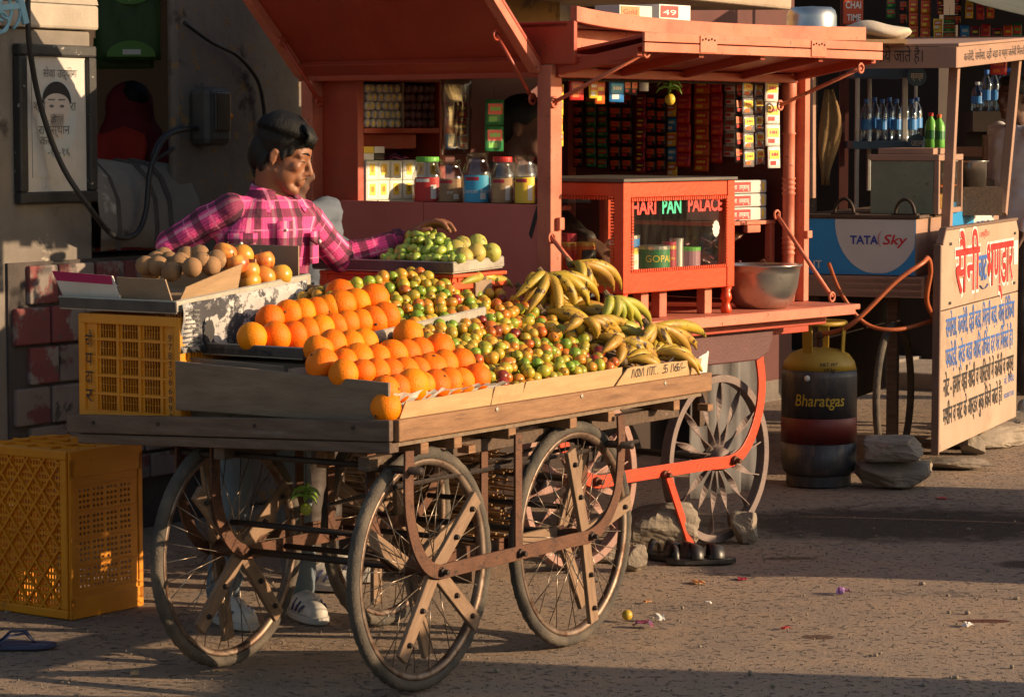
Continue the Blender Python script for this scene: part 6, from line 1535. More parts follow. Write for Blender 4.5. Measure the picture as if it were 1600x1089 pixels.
q = MB(); q.lathe([(gs, .316), (gs, .50), (gs * .985, .53)], 36); q.build('upper_body', 'cyl_blue', gcyl, smooth=True)
q = MB(); q.lathe([(gs * .985, .531), (gs * .93, .565), (gs * .78, .60), (gs * .5, .62), (gs * .2, .628), (0, .63)], 36); q.build('yellow_shoulder', 'cyl_yellow', gcyl, smooth=True)
for a in (-2.2, -.35, 1.3): q = MB(); q.beam((gs * .62 * cos(a), gs * .62 * sin(a), .59), (gs * .66 * cos(a), gs * .66 * sin(a), .735), .05, .006, (cos(a), sin(a), 0)); q.build('collar_stay', 'cyl_yellow', gcyl, bevel=.001)
q = MB(); q.tube([(gs * .68 * cos(t), gs * .68 * sin(t), .74) for t in [k * 2 * pi / 24 for k in range(25)]], .011, 8); q.build('collar_ring', 'cyl_yellow', gcyl, smooth=True)
q = MB(); q.lathe([(.014, .625), (.016, .66), (.010, .665), (.022, .675), (.022, .69), (.008, .70)], 12); q.build('valve', 'rust_iron', gcyl)
def cyl_text(txt, z, size, m, ang=-pi / 2 - .1, r=gs, name='lettering', width=None):
    V, Fc = text_geo(txt, size, .01, 'CENTER', .15); k = 1
    if width: xs = [p[0] for p in V]; k = width / (max(xs) - min(xs))
    q = MB(); q.add([((r + .0015) * cos(ang + vx * k / r), (r + .0015) * sin(ang + vx * k / r), z + vy) for vx, vy in V], Fc); q.build(name, m, gcyl)
mat('letter_yellow', (.50, .33, .03), rough=.6)
cyl_text('Bharatgas', .375, .075, 'letter_yellow', width=.235); cyl_text('NET WT', .555, .022, 'ink', -pi / 2 + .15, gs * .955); cyl_text('19 kg', .53, .024, 'ink', -pi / 2 + .15, gs * .99)
q = MB(); q.ball((gs * cos(-2.0), gs * sin(-2.0), .50), (.014, .014, .014), 10, 8); q.build('round_seal', 'print_white', gcyl, smooth=True)
v0 = Vector((pc.x, pc.y + .165, .685))
cable('gas_hose', [v0, P(1330, 507, 12.45), P(1400, 440, 12.5), P(1440, 412, 12.55), P(1450, 404, 12.65), P(1454, 425, 12.72), P(1448, 470, 12.75), P(1462, 500, 12.85)], .0115, 'orange rubber gas hose rising from the cylinder to the stall', 'hose', 'hose')
cable('second_hose', [P(1295, 412, 12.9), P(1315, 460, 12.8), P(1352, 505, 12.8), P(1400, 515, 12.8), P(1460, 500, 12.9)], .010, 'thin dark red hose drooping under the blue panel', 'hose', 'hose')
# stones by the stall
def rock(name, label, px, py, sx, sy, sz, seed, m='stone', rz=0, z=0):
    from mathutils import noise as nz
    random.seed(seed); q = MB(); q.ball((0, 0, 0), (1, 1, 1), 36, 24); off = Vector((seed * 7.3, seed * 3.1, seed))
    cuts = [(Vector((random.gauss(0, 1), random.gauss(0, 1), random.gauss(0, .8))).normalized(), random.uniform(.72, .95)) for _ in range(9)]
    for v in q.v:
        p = 5.0; L = (abs(v.x) ** p + abs(v.y) ** p + abs(v.z) ** p) ** (1 / p); v /= L
        for n_, d_ in cuts:                                    # broken faces
            e = v.dot(n_) - d_
            if e > 0: v -= n_ * e * .9
        v *= 1 + .09 * nz.noise(v * 1.7 + off) + .05 * nz.noise(v * 5 + off) + .025 * nz.noise(v * 13 + off)
        v.x *= sx; v.y *= sy; v.z *= sz
    zmin = min(v.z for v in q.v)
    for v in q.v: v.z -= zmin
    g_ = G(px, py, z); o = q.build(name, m, loc=(g_.x, g_.y + sy, z - .004), rot=(0, 0, rz)); return tag(o, label, 'stone')
rock('paving_stone', 'flat stone block lying beside the gas cylinder', 1405, 766, .185, .13, .065, 2, rz=.1); rock('paving_stone', 'stone block resting on the flat one by the cylinder', 1402, 724, .15, .12, .06, 5, rz=-.1, z=.125)
rock('rubble_stone', 'long rough stone under the painted board', 1548, 702, .24, .2, .055, 9, rz=.4); rock('rubble_stone', 'small stone at the foot of the painted board', 1520, 712, .07, .07, .05, 12); rock('rubble_stone', 'flat slab behind the painted board end', 1585, 676, .22, .2, .05, 17, rz=.8); rock('rubble_stone', 'flat flagstone in front of the painted board', 1500, 735, .16, .1, .025, 19)
rock('wheel_chock', 'large pale stone block chocking the kiosk wheels', 1030, 868, .14, .12, .095, 21, 'stone', .3); rock('wheel_chock', 'small grey stone chocking the right kiosk wheel', 1165, 850, .055, .06, .06, 23); rock('rubble_stone', 'triangular stone by the pale block', 990, 895, .05, .05, .05, 25); rock('rubble_stone', 'brown stone under the kiosk near the left iron wheel', 945, 880, .10, .07, .04, 27)
q = MB(); q.box(0, 6, 0, 3, 0, .12); o = q.build('stone_pavement', 'stone_slab', bevel=.02); o.location = WALL.world((7.2, -.95, -.02)); o.rotation_euler = (0, 0, WALL.a); tag(o, 'low paved step in front of the far shops', None, kind='structure')

# ------------------------------------------------------------------ the dim shop behind the stall
YS = 15.6
glass_thin('bottle_clear', (.80, .88, .95), .12, .08); mat('water_blue', (.10, .22, .42), (.16, .3, .5), 20, .25); mat('cap_blue', (.03, .14, .5), rough=.4)
def bottle(label, px, py, Y, h, r, capm='cap_blue', labm='print_blue', bodym='bottle_clear', group=None):
    p = P(px, py, Y); o = thing('water_bottle', label, 'bottle', WORLD, p, group=group)
    q = MB(); q.lathe([(r * .9, 0), (r, .006), (r * .96, h * .2), (r, h * .25), (r, h * .62), (r * .8, h * .74), (r * .36, h * .86), (r * .34, h * .92)], 16); q.build('body', bodym, o, smooth=True)
    q = MB(); q.lathe([(r * .42, h * .90), (r * .42, h * .985), (r * .36, h)], 12); q.build('cap', capm, o)
    q = MB(); q.lathe([(r * 1.015, h * .26), (r * 1.02, h * .27), (r * 1.02, h * .50), (r * 1.015, h * .51)], 16); q.build('label', labm, o)
    return o
fr_ = thing('bottle_rack', 'white framed rack with blue boards holding water bottles', 'rack', WORLD, P(1392, 280, YS) - Vector((0, 0, .4)))
base = fr_.location.copy()
def fb(name, px0, px1, py0, py1, y0, y1_, m): a, b = P(px0, py1, YS) - base, P(px1, py0, YS) - base; q = MB(); q.box(a.x, b.x, y0, y1_, a.z, b.z); return q.build(name, m, fr_, bevel=.003)
mat('rack_white', (.50, .50, .49), (.42, .42, .41), 7, .5); mat('rack_blue', (.05, .11, .20), (.04, .09, .16), 7, .5)
for p0, p1 in ((1335, 1343), (1408, 1418)): fb('upright', p0, p1, 118, 330, -.02, .02, 'rack_white')
for p0, p1 in ((1366, 1373), (1440, 1446)): fb('upright', p0, p1, 118, 300, .30, .34, 'rack_white')
fb('top_board', 1334, 1420, 108, 122, -.03, .35, 'rack_blue'); fb('shelf_board', 1331, 1436, 221, 233, -.03, .35, 'rack_blue')
for py in (120, 225):
    c = P(1432, py, YS - .03) - base; q = MB(); q.lathe([(.055, 0), (.055, .012)], 24, axis='y'); q.build('round_badge', 'rack_blue', fr_, (c.x, c.y - .02, c.z)); q = MB(); q.text('स्वच्छ' if py == 120 else 'जल', (c.x - .035, c.y - .0215, c.z - .015), (1, 0, 0), (0, 0, 1), .05, width=.07); q.build('badge_lettering', 'print_white', fr_)
for i, px in enumerate((1353, 1366, 1378, 1389, 1400, 1412, 1424, 1432)):
    bottle('water bottle with blue label on the rack, %s from the kiosk side' % ('first', 'second', 'third', 'fourth', 'fifth', 'sixth', 'seventh', 'last')[i], px, 220 - (i % 2) * 3, YS + .08 + (i % 2) * .12, .235, .033, group='water bottles on the rack')
bottle('bottle of green drink with red cap beside the rack', 1454, 232, YS - .1, .20, .033, 'print_red', 'print_green', 'lid_green'); bottle('bottle of green drink with orange cap beside the rack', 1467, 232, YS - .1, .19, .033, 'print_orange', 'print_green', 'lid_green')
q = MB(); a = P(1445, 234, YS - .1); q.box(-.06, .20, -.08, .08, -.55, -.002); o = q.build('drinks_shelf', 'dark_interior', loc=a); tag(o, 'dark counter under the two green drink bottles', 'counter')
YR = 16.2
for i, (px, h) in enumerate(((1527, .17), (1541, .24), (1553, .24), (1565, .25), (1577, .25), (1590, .25), (1603, .25))):
    bottle('%s bottle on the far counter behind the stall posts' % ('small pale', 'first blue', 'second blue', 'third blue', 'fourth blue', 'fifth blue', 'sixth blue')[i], px, 174, YR, h, .036, 'cap_blue' if i else 'print_white', group='bottles on the far counter')
q = MB(); a = P(1515, 174, YR); q.box(0, 1.2, -.12, .3, -.12, -.002); o = q.build('far_counter', 'dark_interior', loc=a); tag(o, 'dark counter carrying water bottles behind the stall', 'counter'); q = MB(); q.box(0, 1.2, .1, .3, -1.4, -.121); q.build('counter_body', 'dark_interior', o)
# snack strips at the top right
for i, (px, w_, t, b, key, n) in enumerate([(1428, 14, -20, 62, 'orange', 4), (1447, 15, -20, 66, 'orange', 4), (1466, 14, 30, 66, 'yellow', 2), (1484, 20, 24, 64, 'green', 3), (1508, 14, 40, 64, 'blue', 1), (1524, 14, 42, 66, 'maroon', 1), (1541, 14, 38, 66, 'red', 1), (1558, 14, 44, 66, 'maroon', 1), (1497, 10, -10, 40, 'black', 3)]):
    strip('snack packets at the top of the far shop: %s strip counted from the kiosk' % ('first', 'second', 'third', 'fourth', 'fifth', 'sixth', 'seventh', 'eighth', 'black')[i], px, w_, t, b, 15.3 + jitter(.15), key, n, fr=WORLD, group='snack strips of the far shop')
q = MB(); q.box(0, 2.2, .0, .03, 0, .03); o = q.build('hanging_rail', 'black_iron', loc=P(1400, -24, 15.35)); tag(o, 'rail from which snack strips hang in the far shop', 'rail')
strip('pink packets hanging between the stall posts', 1561, 26, 92, 118, 15.6, 'red', 1, fr=WORLD, group='snack strips of the far shop'); 
cs = thing('chai_sign', 'orange red paddle sign reading CHAI TIME', 'sign', WORLD, P(1333, 38, 15.2))
q = MB(); q.prism([(-.055, 0, .0), (.055, 0, .0), (.055, 0, .12), (.045, 0, .16), (.02, 0, .18), (-.02, 0, .18), (-.045, 0, .16), (-.055, 0, .12)], (0, .012, 0)); q.build('paddle', mat('sign_orange', (.58, .07, .015), (.5, .06, .015), 8, .5), cs, bevel=.004)
q = MB(); q.text('CHAI', (-.042, -.002, .085), (1, 0, 0), (0, 0, 1), .055, width=.085, bold=.02); q.text('TIME', (-.035, -.002, .018), (1, 0, 0), (0, 0, 1), .05, width=.078, bold=.02); tag(q.build('sign_lettering', 'print_white', cs), None, kind='stuff'); q = MB(); q.tube([(0, .006, .18), (0, .006, .6)], .003, 5); q.build('hanger', 'ink', cs)
q = MB(); random.seed(6); g = []
for i in range(12):
    t = i / 11; w_ = .02 + .035 * math.sin(pi * min(1, t * 1.15)) ; g.append([((-.5 + k / 6) * 2 * w_ + .012 * sin(t * 5), .012 * sin(k * 2.1 + t * 3), -.46 * t) for k in range(7)])
q.sheet(g, thick=.006, nrm=(0, 1, 0)); o = q.build('hanging_cloth', mat('cloth_brown', (.22, .13, .05), (.14, .08, .03), 9, .9, bump=.4, bsc=30), loc=P(1295, 140, 13.3), smooth=True); tag(o, 'brown cloth rag hanging beside the pole', 'cloth')
q = MB(); q.beam((0, 0, 0), (0, 0, .75), .04, .04, (1, 0, 0)); o = q.build('bamboo_pole', 'wood_dark', loc=P(1269, 310, 13.35)); tag(o, 'dark pole standing behind the kiosk end', 'pole'); q = MB(); q.beam((0, 0, -1.3), (0, 0, -.001), .04, .04, (1, 0, 0)); q.build('pole_foot', 'wood_dark', o)
# tarpaulin edge at the top right
q = MB(); q.sheet([[(x, y, -.17 * (1 - math.exp(-x / .28)) + .22 * y + .02 * sin(x * 6)) for y in (0, .3, .6, 1.2)] for x in [i * .08 for i in range(28)]], thick=.006, nrm=(0, 0, 1)); o = q.build('tarpaulin', 'shade_cloth', loc=P(1488, -8, 14.6), smooth=True); tag(o, 'grey green tarpaulin sagging at the upper right corner', 'tarpaulin')
# red uprights, chair and blue crates deep in the shop
for i, px in enumerate((1312, 1318)):
    q = MB(); q.box(0, .03, 0, .03, -1.2, 1.0); o = q.build('red_upright', 'dark_red_door', loc=P(px, 205, 15.9 + i * .2)); tag(o, 'dark red upright %s in the dim shop' % ('beside the cloth' if i == 0 else 'next to the bottle rack'), 'post')
ch_ = thing('wooden_chair', 'brown wooden chair behind the stall posts', 'chair', WORLD, P(1510, 300, 15.0) - Vector((0, 0, .55)))
mat('chair_wood', (.20, .07, .025), (.15, .05, .02), 6, .5)
for x in (-.10, .10): q = MB(); q.box(x - .014, x + .014, -.015, .015, -.2, .86); q.build('back_post', 'chair_wood', ch_, bevel=.004)
for z in (.60, .74): q = MB(); q.box(-.0855, .0855, -.01, .01, z, z + .055); q.build('back_slat', 'chair_wood', ch_, bevel=.003)
q = MB(); q.box(-.12, .12, -.30, .0, .44, .47); q.build('seat', 'chair_wood', ch_, bevel=.004)
mat('crate_blue', (.02, .035, .16), (.015, .03, .12), 8, .5)
for i in range(2):
    o = thing('blue_crate', '%s blue plastic crate behind the painted board' % ('lower' if i == 0 else 'upper'), 'crate', WORLD, P(1548, 470, 15.2) + Vector((0, 0, .42 * i - .05)), group='blue crates')
    q = MB(); hs = [(.03 + a * .03, .05 + a * .03, .05 + b * .06, .09 + b * .06) for a in range(15) for b in range(5)]; q.perf(.5, .40, hs, .01, (0, 0, 0)); q.build('front_wall', 'crate_blue', o)
    q = MB(); q.box(.0, .5, .02, .36, .01, .02); q.build('bottom', 'crate_blue', o); q = MB(); q.box(-.01, .51, -.02, -.0105, .37, .40); q.build('rim_band', 'crate_blue', o)
q = MB(); q.box(0, 1.0, 0, .5, 0, .03); o = q.build('produce_table', 'wood_grey', loc=P(1525, 290, 15.0)); tag(o, 'plain table edge behind the far stall post', 'table'); q = MB(); q.box(.02, .98, .02, .48, -.9, -.001); q.build('table_skirt', 'dark_interior', o)
# green bags hanging in the gap behind the parapet
mat('bag_green', (.045, .11, .025), (.03, .075, .02), 7, .6, bump=.3, bsc=8); mat('bag_label', (.10, .26, .04), rough=.6); mat('veil_red', (.50, .035, .012), (.42, .02, .012), 6, .8, bump=.3, bsc=10); mat('veil_maroon', (.20, .008, .015), (.16, .006, .014), 6, .8)
YG = 12.2
for i, (x0, x1, y0, y1_) in enumerate(((150, 250, -20, 95), (146, 240, 60, 108))):
    a, b = P(x0, y1_, YG + .1 * i), P(x1, y0, YG + .1 * i)
    o = thing('hanging_bag', ('printed green bag with white rimmed label hanging over the parapet' if i == 0 else 'plain dark green bag behind the printed one'), 'bag', WORLD, a); w_, h_ = b.x - a.x, b.z - a.z
    q = MB(); q.sheet([[(w_ * s_ / 8, .01 * sin(s_ * 1.9 + t), h_ * t / 8) for t in range(9)] for s_ in range(9)], thick=.012, nrm=(0, 1, 0)); q.build('bag_body', 'bag_green', o, smooth=True)
    if i == 0:
        q = MB(); disc(q, w_ * .55, h_ * .90, w_ * .30, h_ * .14, -.0125, n=20); q.build('label_panel', 'bag_label', o)
        q = MB(); q.text('Crystal', (w_ * .35, -.0135, h_ * .86), (1, 0, 0), (0, 0, 1), .07, width=w_ * .42); q.build('label_lettering', 'print_white', o)
        q = MB(); n = 14; q.add([(w_ * (.55 + .38 * cos(pi * k / n)), -.0128, h_ * (.05 + .22 * sin(pi * k / n))) for k in range(n + 1)], [tuple(range(n + 1))]); q.build('printed_arch', 'bag_label', o)
        q = MB(); q.box(w_ * .42, w_ * .70, -.0142, -.0132, h_ * .08, h_ * .15); q.build('bar_label', 'print_white', o)
q = MB(); q.box(0, .9, 0, .03, 0, .03); o = q.build('hanging_rail', 'black_iron', loc=P(130, -28, YG)); tag(o, 'rail carrying the green bags behind the parapet', 'rail')
# litter and footwear on the road
mat('rubber_black', (.02, .018, .017), (.035, .03, .028), 9, .4); mat('rubber_blue', (.05, .06, .13), (.04, .05, .10), 9, .6); mat('foil_purple', (.35, .03, .30), (.6, .5, .6), 40, .2, .6, bump=.6, bsc=50)
def sole(mb, L, W, t, mi=0, z0=0):
    n = 24; pts = []
    for i in range(n):
        a = 2 * pi * i / n; x = cos(a) * L / 2; w_ = W / 2 * (1.0 + .18 * cos(a) - .10 * (abs(cos(a)) < .4)); pts.append((x, sin(a) * w_, z0))
    mb.prism(pts, (0, 0, t), mi)
def sandal(label, pos, rz, z=0):
    o = thing('sandal', label, 'sandal', WORLD, pos, rz, group='black sandals by the stone'); o.location.z = z
    q = MB(); sole(q, .27, .092, .022); q.build('sole', 'rubber_black', o, bevel=.004)
    for x, w_ in ((.055, .055), (-.02, .045), (-.10, .02)):
        q = MB(); g = []
        for k in range(11):
            t = pi * k / 10; g.append([(x - w_ / 2, cos(t) * .045, .021 + sin(t) * .055), (x + w_ / 2, cos(t) * .043, .021 + sin(t) * .042)])
        q.sheet(g, thick=.003, nrm=(0, 0, 1)); q.build('strap', 'rubber_black', o, smooth=True)
    return o
p = G(1095, 880); sandal('nearer black leather sandal beside the prop leg', p, .15); p = G(1060, 876); sandal('farther black leather sandal, partly under the other', p, -.5, .0)
sl_ = thing('flip_flop', 'dark blue rubber flip flop at the road edge by the crate', 'flip flop', WORLD, G(25, 1012), .12)
q = MB(); sole(q, .25, .095, .016); q.build('sole', 'rubber_blue', sl_, bevel=.004)
for s_ in (-1, 1): q = MB(); q.tube([(.06, 0, .015), (.03, s_ * .02, .05), (-.02, s_ * .04, .045), (-.055, s_ * .042, .012)], [.006, .008, .008, .007], 7, flat=.5); q.build('thong_strap', 'rubber_blue', sl_, smooth=True)
def wrapper(name, label, px, py, s, m, flat=.5, seed=0):
    random.seed(seed); q = MB(); q.sheet([[(s * (i / 5 - .5) + jitter(s * .06), s * .6 * (j / 4 - .5) + jitter(s * .05), s * flat * (.25 + .5 * random.random()) * (1 if 0 < i < 5 else .3)) for j in range(5)] for i in range(6)], thick=.0015, nrm=(0, 0, -1))
    g_ = G(px, py); o = q.build(name, m, loc=(g_.x, g_.y, .0), rot=(0, 0, seed)); return tag(o, label, 'litter')
mat('litter_white', (.66, .63, .60), rough=.6); mat('litter_orange', (.60, .25, .08), rough=.7)
wrapper('foil_wrapper', 'crumpled purple foil wrapper on the sunlit road', 1317, 928, .055, 'foil_purple', .7, 1); wrapper('paper_scrap', 'crumpled white scrap near the sandals', 1030, 968, .045, 'litter_white', .7, 2); wrapper('candy_wrapper', 'red and yellow candy wrapper beside the white scrap', 1004, 978, .065, 'foil_red', .4, 3)
wrapper('paper_scrap', 'small white scrap alone on the right of the road', 1512, 978, .04, 'litter_white', .5, 4); wrapper('peel_scrap', 'orange strip of peel near the sandals', 1090, 910, .06, 'litter_orange', .25, 5); wrapper('paper_scrap', 'tiny white scrap in the middle of the road', 1106, 942, .025, 'litter_white', .4, 6); wrapper('candy_wrapper', 'small red wrapper in the middle of the road', 1228, 981, .03, 'print_red', .3, 7); wrapper('dry_leaf', 'curled dry leaf in the foreground shade', 210, 1053, .04, 'cardboard', .6, 8); wrapper('candy_wrapper', 'red scrap on the wet ground near the stones', 1472, 779, .05, 'print_red', .2, 9); wrapper('peel_scrap', 'small orange crumb on the road', 1012, 940, .03, 'litter_orange', .3, 10); wrapper('paper_scrap', 'pale pink strip left of the purple wrapper', 1160, 904, .05, 'print_maroon', .15, 11)
q = MB(); q.ball((0, 0, .018), .018, 12, 8); o = q.build('fallen_berry', 'jujube_yellow', loc=G(980, 969), smooth=True); tag(o, 'fallen yellow berry on the road near the cart wheel', 'berry')
# straw bundle behind the cart
sw = thing('straw_bundle', 'stacked bundle of dry brown sticks behind the cart under the kiosk', 'straw bundle', WORLD, (0, 0, 0)); mat('straw', (.30, .17, .07), (.20, .11, .045), 20, .85, rnd=.2)
random.seed(9)
ca0, cb0 = KIO.world((-.22, .15, 0)), KIO.world((-.22, 1.0, 0))
for i in range(16):
    q = MB()
    for k in range(16):
        t = random.random(); a = KIO.world((-.30 + .22 * t, .10 + jitter(.05), .14 + i * .03 + jitter(.012))); b = KIO.world((-.30 + .22 * t + jitter(.03), 1.0 + jitter(.08), .14 + i * .03 + jitter(.015))); m_ = a.lerp(b, .5) + Vector((0, 0, jitter(.012))); q.tube([a, m_, b], random.uniform(.0025, .005), 5)
    q.build('stick_layer', 'straw', sw)
q = MB(); q.box(0, .25, 0, .9, 0, .13); o = q.build('wooden_pallet', 'wood_dark'); place(o, KIO, (-.31, .1, 0)); tag(o, 'dark wooden pallet under the stick bundle', 'pallet')
for i, (px, w_, t, b, key, n) in enumerate([(1412, 12, -20, 40, 'black', 3), (1575, 14, 40, 68, 'orange', 1), (1590, 14, 36, 66, 'green', 1), (1515, 12, -20, 30, 'yellow', 2), (1532, 12, -20, 32, 'red', 2), (1548, 12, -20, 30, 'orange', 2), (1470, 10, -20, 24, 'maroon', 3), (1392, 14, -20, 30, 'green', 3)]):
    strip('snack strip in the second hanging row of the far shop, %s from the kiosk' % ('second', 'seventh', 'eighth', 'fourth', 'fifth', 'sixth', 'third', 'first')[i], px, w_, t, b, 15.55 + jitter(.1), key, n, fr=WORLD, group='snack strips of the far shop')
q = MB(); q.box(0, .2, 0, 26, 0, 1.5); o = q.build('glare_wall', 'wall_render', loc=(11.0, -8, 0)); tag(o, 'long rendered wall added across the street against sky glare, out of the frame', 'wall')  # unseen wall, added to cut bright sky reflections in the case glass
# unseen walls added as shade makers outside the frame to the right
def shade_wall(name, label, x, y0, y1_, h):
    q = MB(); q.box(0, .25, 0, y1_ - y0, 0, h); o = q.build(name, 'wall_render', loc=(x, y0, 0), bevel=.02); tag(o, label, 'wall'); q = MB(); q.box(-.03, .28, -.03, y1_ - y0 + .03, h + .001, h + .06); q.build('coping', 'stone_slab', o, bevel=.01); return o
shade_wall('near_shade_wall', 'low rendered shade wall added close to the viewer, out of the frame', 4.0, .5, 7.42, 1.22)
shade_wall('mid_shade_wall', 'low rendered shade wall added across from the kiosk, out of the frame', 3.3, 9.45, 11.0, .62); shade_wall('mid_shade_wall', 'taller shade block added next to the low one, out of the frame', 3.3, 11.06, 12.1, 1.15)
# ------------------------------------------------------------------ people
from mathutils import noise as mnoise
mat('skin_brown', (.25, .10, .05), (.225, .09, .045), 14, .55, bump=.08, bsc=120, sss=.12)
mat('skin_dark', (.11, .045, .027), (.08, .035, .022), 14, .7)
mat('lip_brown', (.26, .085, .06), rough=.4)
mat('hair_black', (.006, .0055, .006), (.011, .010, .010), 40, .5, bump=.3, bsc=90, stretch=(1, 6, 6), spec=.3)
mat('shirt_grey', (.12, .145, .19), (.085, .105, .145), 6, .85, bump=.5, bsc=12, spots=((.13, .15, .2), 30, .6, .08))
mat('shirt_white', (.72, .70, .74), (.64, .62, .67), 6, .85, bump=.25, bsc=12)
mat('jacket_brown', (.055, .04, .035), (.04, .03, .028), 7, .6, bump=.4, bsc=14)
mat('jeans', (.16, .20, .24), (.11, .14, .17), 6, .9, bump=.25, bsc=16)
mat('shoe_white', (.58, .55, .50), (.46, .43, .39), 12, .6, bump=.2); mat('shoe_sole', (.40, .38, .36), rough=.7); mat('shoe_trim', (.05, .06, .16), rough=.6)
def plaid():
    m = bpy.data.materials.new('plaid_pink'); m.use_nodes = True; N, L = m.node_tree.nodes, m.node_tree.links; b = N['Principled BSDF']; b.inputs['Roughness'].default_value = .85
    at = N.new('ShaderNodeAttribute'); at.attribute_name = 'cloth'; sp = N.new('ShaderNodeSeparateXYZ'); L.new(at.outputs['Vector'], sp.inputs[0])
    def M(op, a, c=None, d=None):
        n = N.new('ShaderNodeMath'); n.operation = op
        for i, v in enumerate((a, c, d)):
            if v is None: continue
            if isinstance(v, (int, float)): n.inputs[i].default_value = v
            else: L.new(v, n.inputs[i])
        return n.outputs[0]
    def band(sock, period, w_, ofs=0.0):
        f = M('FRACT', M('ADD', M('DIVIDE', sock, period), ofs)); return M('LESS_THAN', f, w_)
    u, v = sp.outputs[0], sp.outputs[1]
    def mix(f, a, bb):
        x = N.new('ShaderNodeMix'); x.data_type = 'RGBA'
        if isinstance(f, float): x.inputs['Factor'].default_value = f
        else: L.new(f, x.inputs['Factor'])
        for k, vv in (('A', a), ('B', bb)):
            s_ = [i for i in x.inputs if i.name == k and i.type == 'RGBA'][0]
            if isinstance(vv, tuple): s_.default_value = (*vv, 1)
            else: L.new(vv, s_)
        return [o for o in x.outputs if o.type == 'RGBA'][0]
    col = mix(M('MULTIPLY', band(u, .0125, .22), .55), (.78, .075, .28), (.25, .012, .08))           # fine pin lines
    col = mix(M('MULTIPLY', band(u, .105, .14, .62), .8), col, (.74, .30, .42))                      # pale pink stripe
    col = mix(M('MULTIPLY', band(v, .095, .30), .72), col, (.035, .012, .022))                       # dark bars across
    col = mix(M('MULTIPLY', band(u, .105, .28), .80), col, (.03, .011, .02))                         # dark stripes along
    col = mix(M('MULTIPLY', band(v, .095, .05, .45), .6), col, (.70, .22, .38))
    L.new(col, b.inputs['Base Color'])
    tc = N.new('ShaderNodeTexCoord'); no = N.new('ShaderNodeTexNoise'); no.inputs['Scale'].default_value = 13; no.inputs['Detail'].default_value = 5; L.new(tc.outputs['Object'], no.inputs['Vector'])
    bp = N.new('ShaderNodeBump'); bp.inputs['Strength'].default_value = .45; bp.inputs['Distance'].default_value = .03; L.new(no.outputs['Fac'], bp.inputs['Height']); L.new(bp.outputs[0], b.inputs['Normal'])
    MATS['plaid_pink'] = m
plaid()
def loft(mb, secs, right, fwd, n=24):
    """closed loft of ellipses (centre, half width along right, half depth along fwd)"""
    o = len(mb.v)
    for c, a, b in secs:
        for k in range(n):
            t = 2 * pi * k / n; ct, st_ = cos(t), sin(t); e = .8
            mb.v.append(Vector(c) + right * (a * math.copysign(abs(ct) ** e, ct)) + fwd * (b * math.copysign(abs(st_) ** e, st_)))
    for i in range(len(secs) - 1):
        for k in range(n):
            k2 = (k + 1) % n; mb.f.append((o + i * n + k, o + i * n + k2, o + (i + 1) * n + k2, o + (i + 1) * n + k)); mb.m.append(0)
    mb.f.append(tuple(o + k for k in reversed(range(n)))); mb.m.append(0); mb.f.append(tuple(o + (len(secs) - 1) * n + k for k in range(n))); mb.m.append(0)
def basis(fwd, up=(0, 0, 1)):
    f = Vector(fwd).normalized(); l = Vector(up).cross(f).normalized(); u = f.cross(l); return Matrix((f, l, u)).transposed()
def head_prims(mb, R, o, s=1.0):
    T = lambda p: o + R @ (Vector(p) * s)
    def ball(c, r): mb.ball(T(c), tuple(x * s for x in r), 18, 12, rot=R)
    def cap(a, ra, b, rb): capsule(mb, T(a), ra * s, T(b), rb * s, 12)
    ball((-.012, 0, .032), (.096, .074, .084)); ball((.030, 0, -.028), (.058, .059, .084)); ball((.018, 0, .028), (.078, .066, .055))
    for q in (-1, 1):
        ball((.030, q * .036, -.058), (.040, .022, .042)); cap((-.002, q * .040, -.058), .018, (.056, q * .020, -.100), .020); ball((.060, q * .042, -.024), (.022, .020, .022)); ball((.074, q * .031, -.002), (.013, .016, .010))
        ball((.096, q * .0125, -.040), (.011, .008, .008)); cap((.082, q * .012, .022), .011, (.066, q * .048, .018), .010)
        ball((-.016, q * .072, -.018), (.016, .007, .025)); cap((-.030, q * .079, -.002), .0045, (-.020, q * .080, .011), .0045); cap((-.020, q * .080, .011), .0045, (-.006, q * .078, .004), .004); cap((-.030, q * .079, -.002), .0045, (-.024, q * .077, -.030), .0045); ball((-.013, q * .074, -.038), (.008, .006, .008))
    cap((.086, 0, .012), .010, (.110, 0, -.030), .012); ball((.110, 0, -.034), (.012, .011, .011))
    cap((.087, -.020, -.068), .007, (.094, 0, -.066), .009); cap((.087, .020, -.068), .007, (.094, 0, -.066), .009); cap((.085, -.016, -.078), .008, (.091, 0, -.079), .010); cap((.085, .016, -.078), .008, (.091, 0, -.079), .010)
    ball((.070, 0, -.107), (.022, .024, .019)); ball((.076, 0, -.060), (.022, .030, .030))
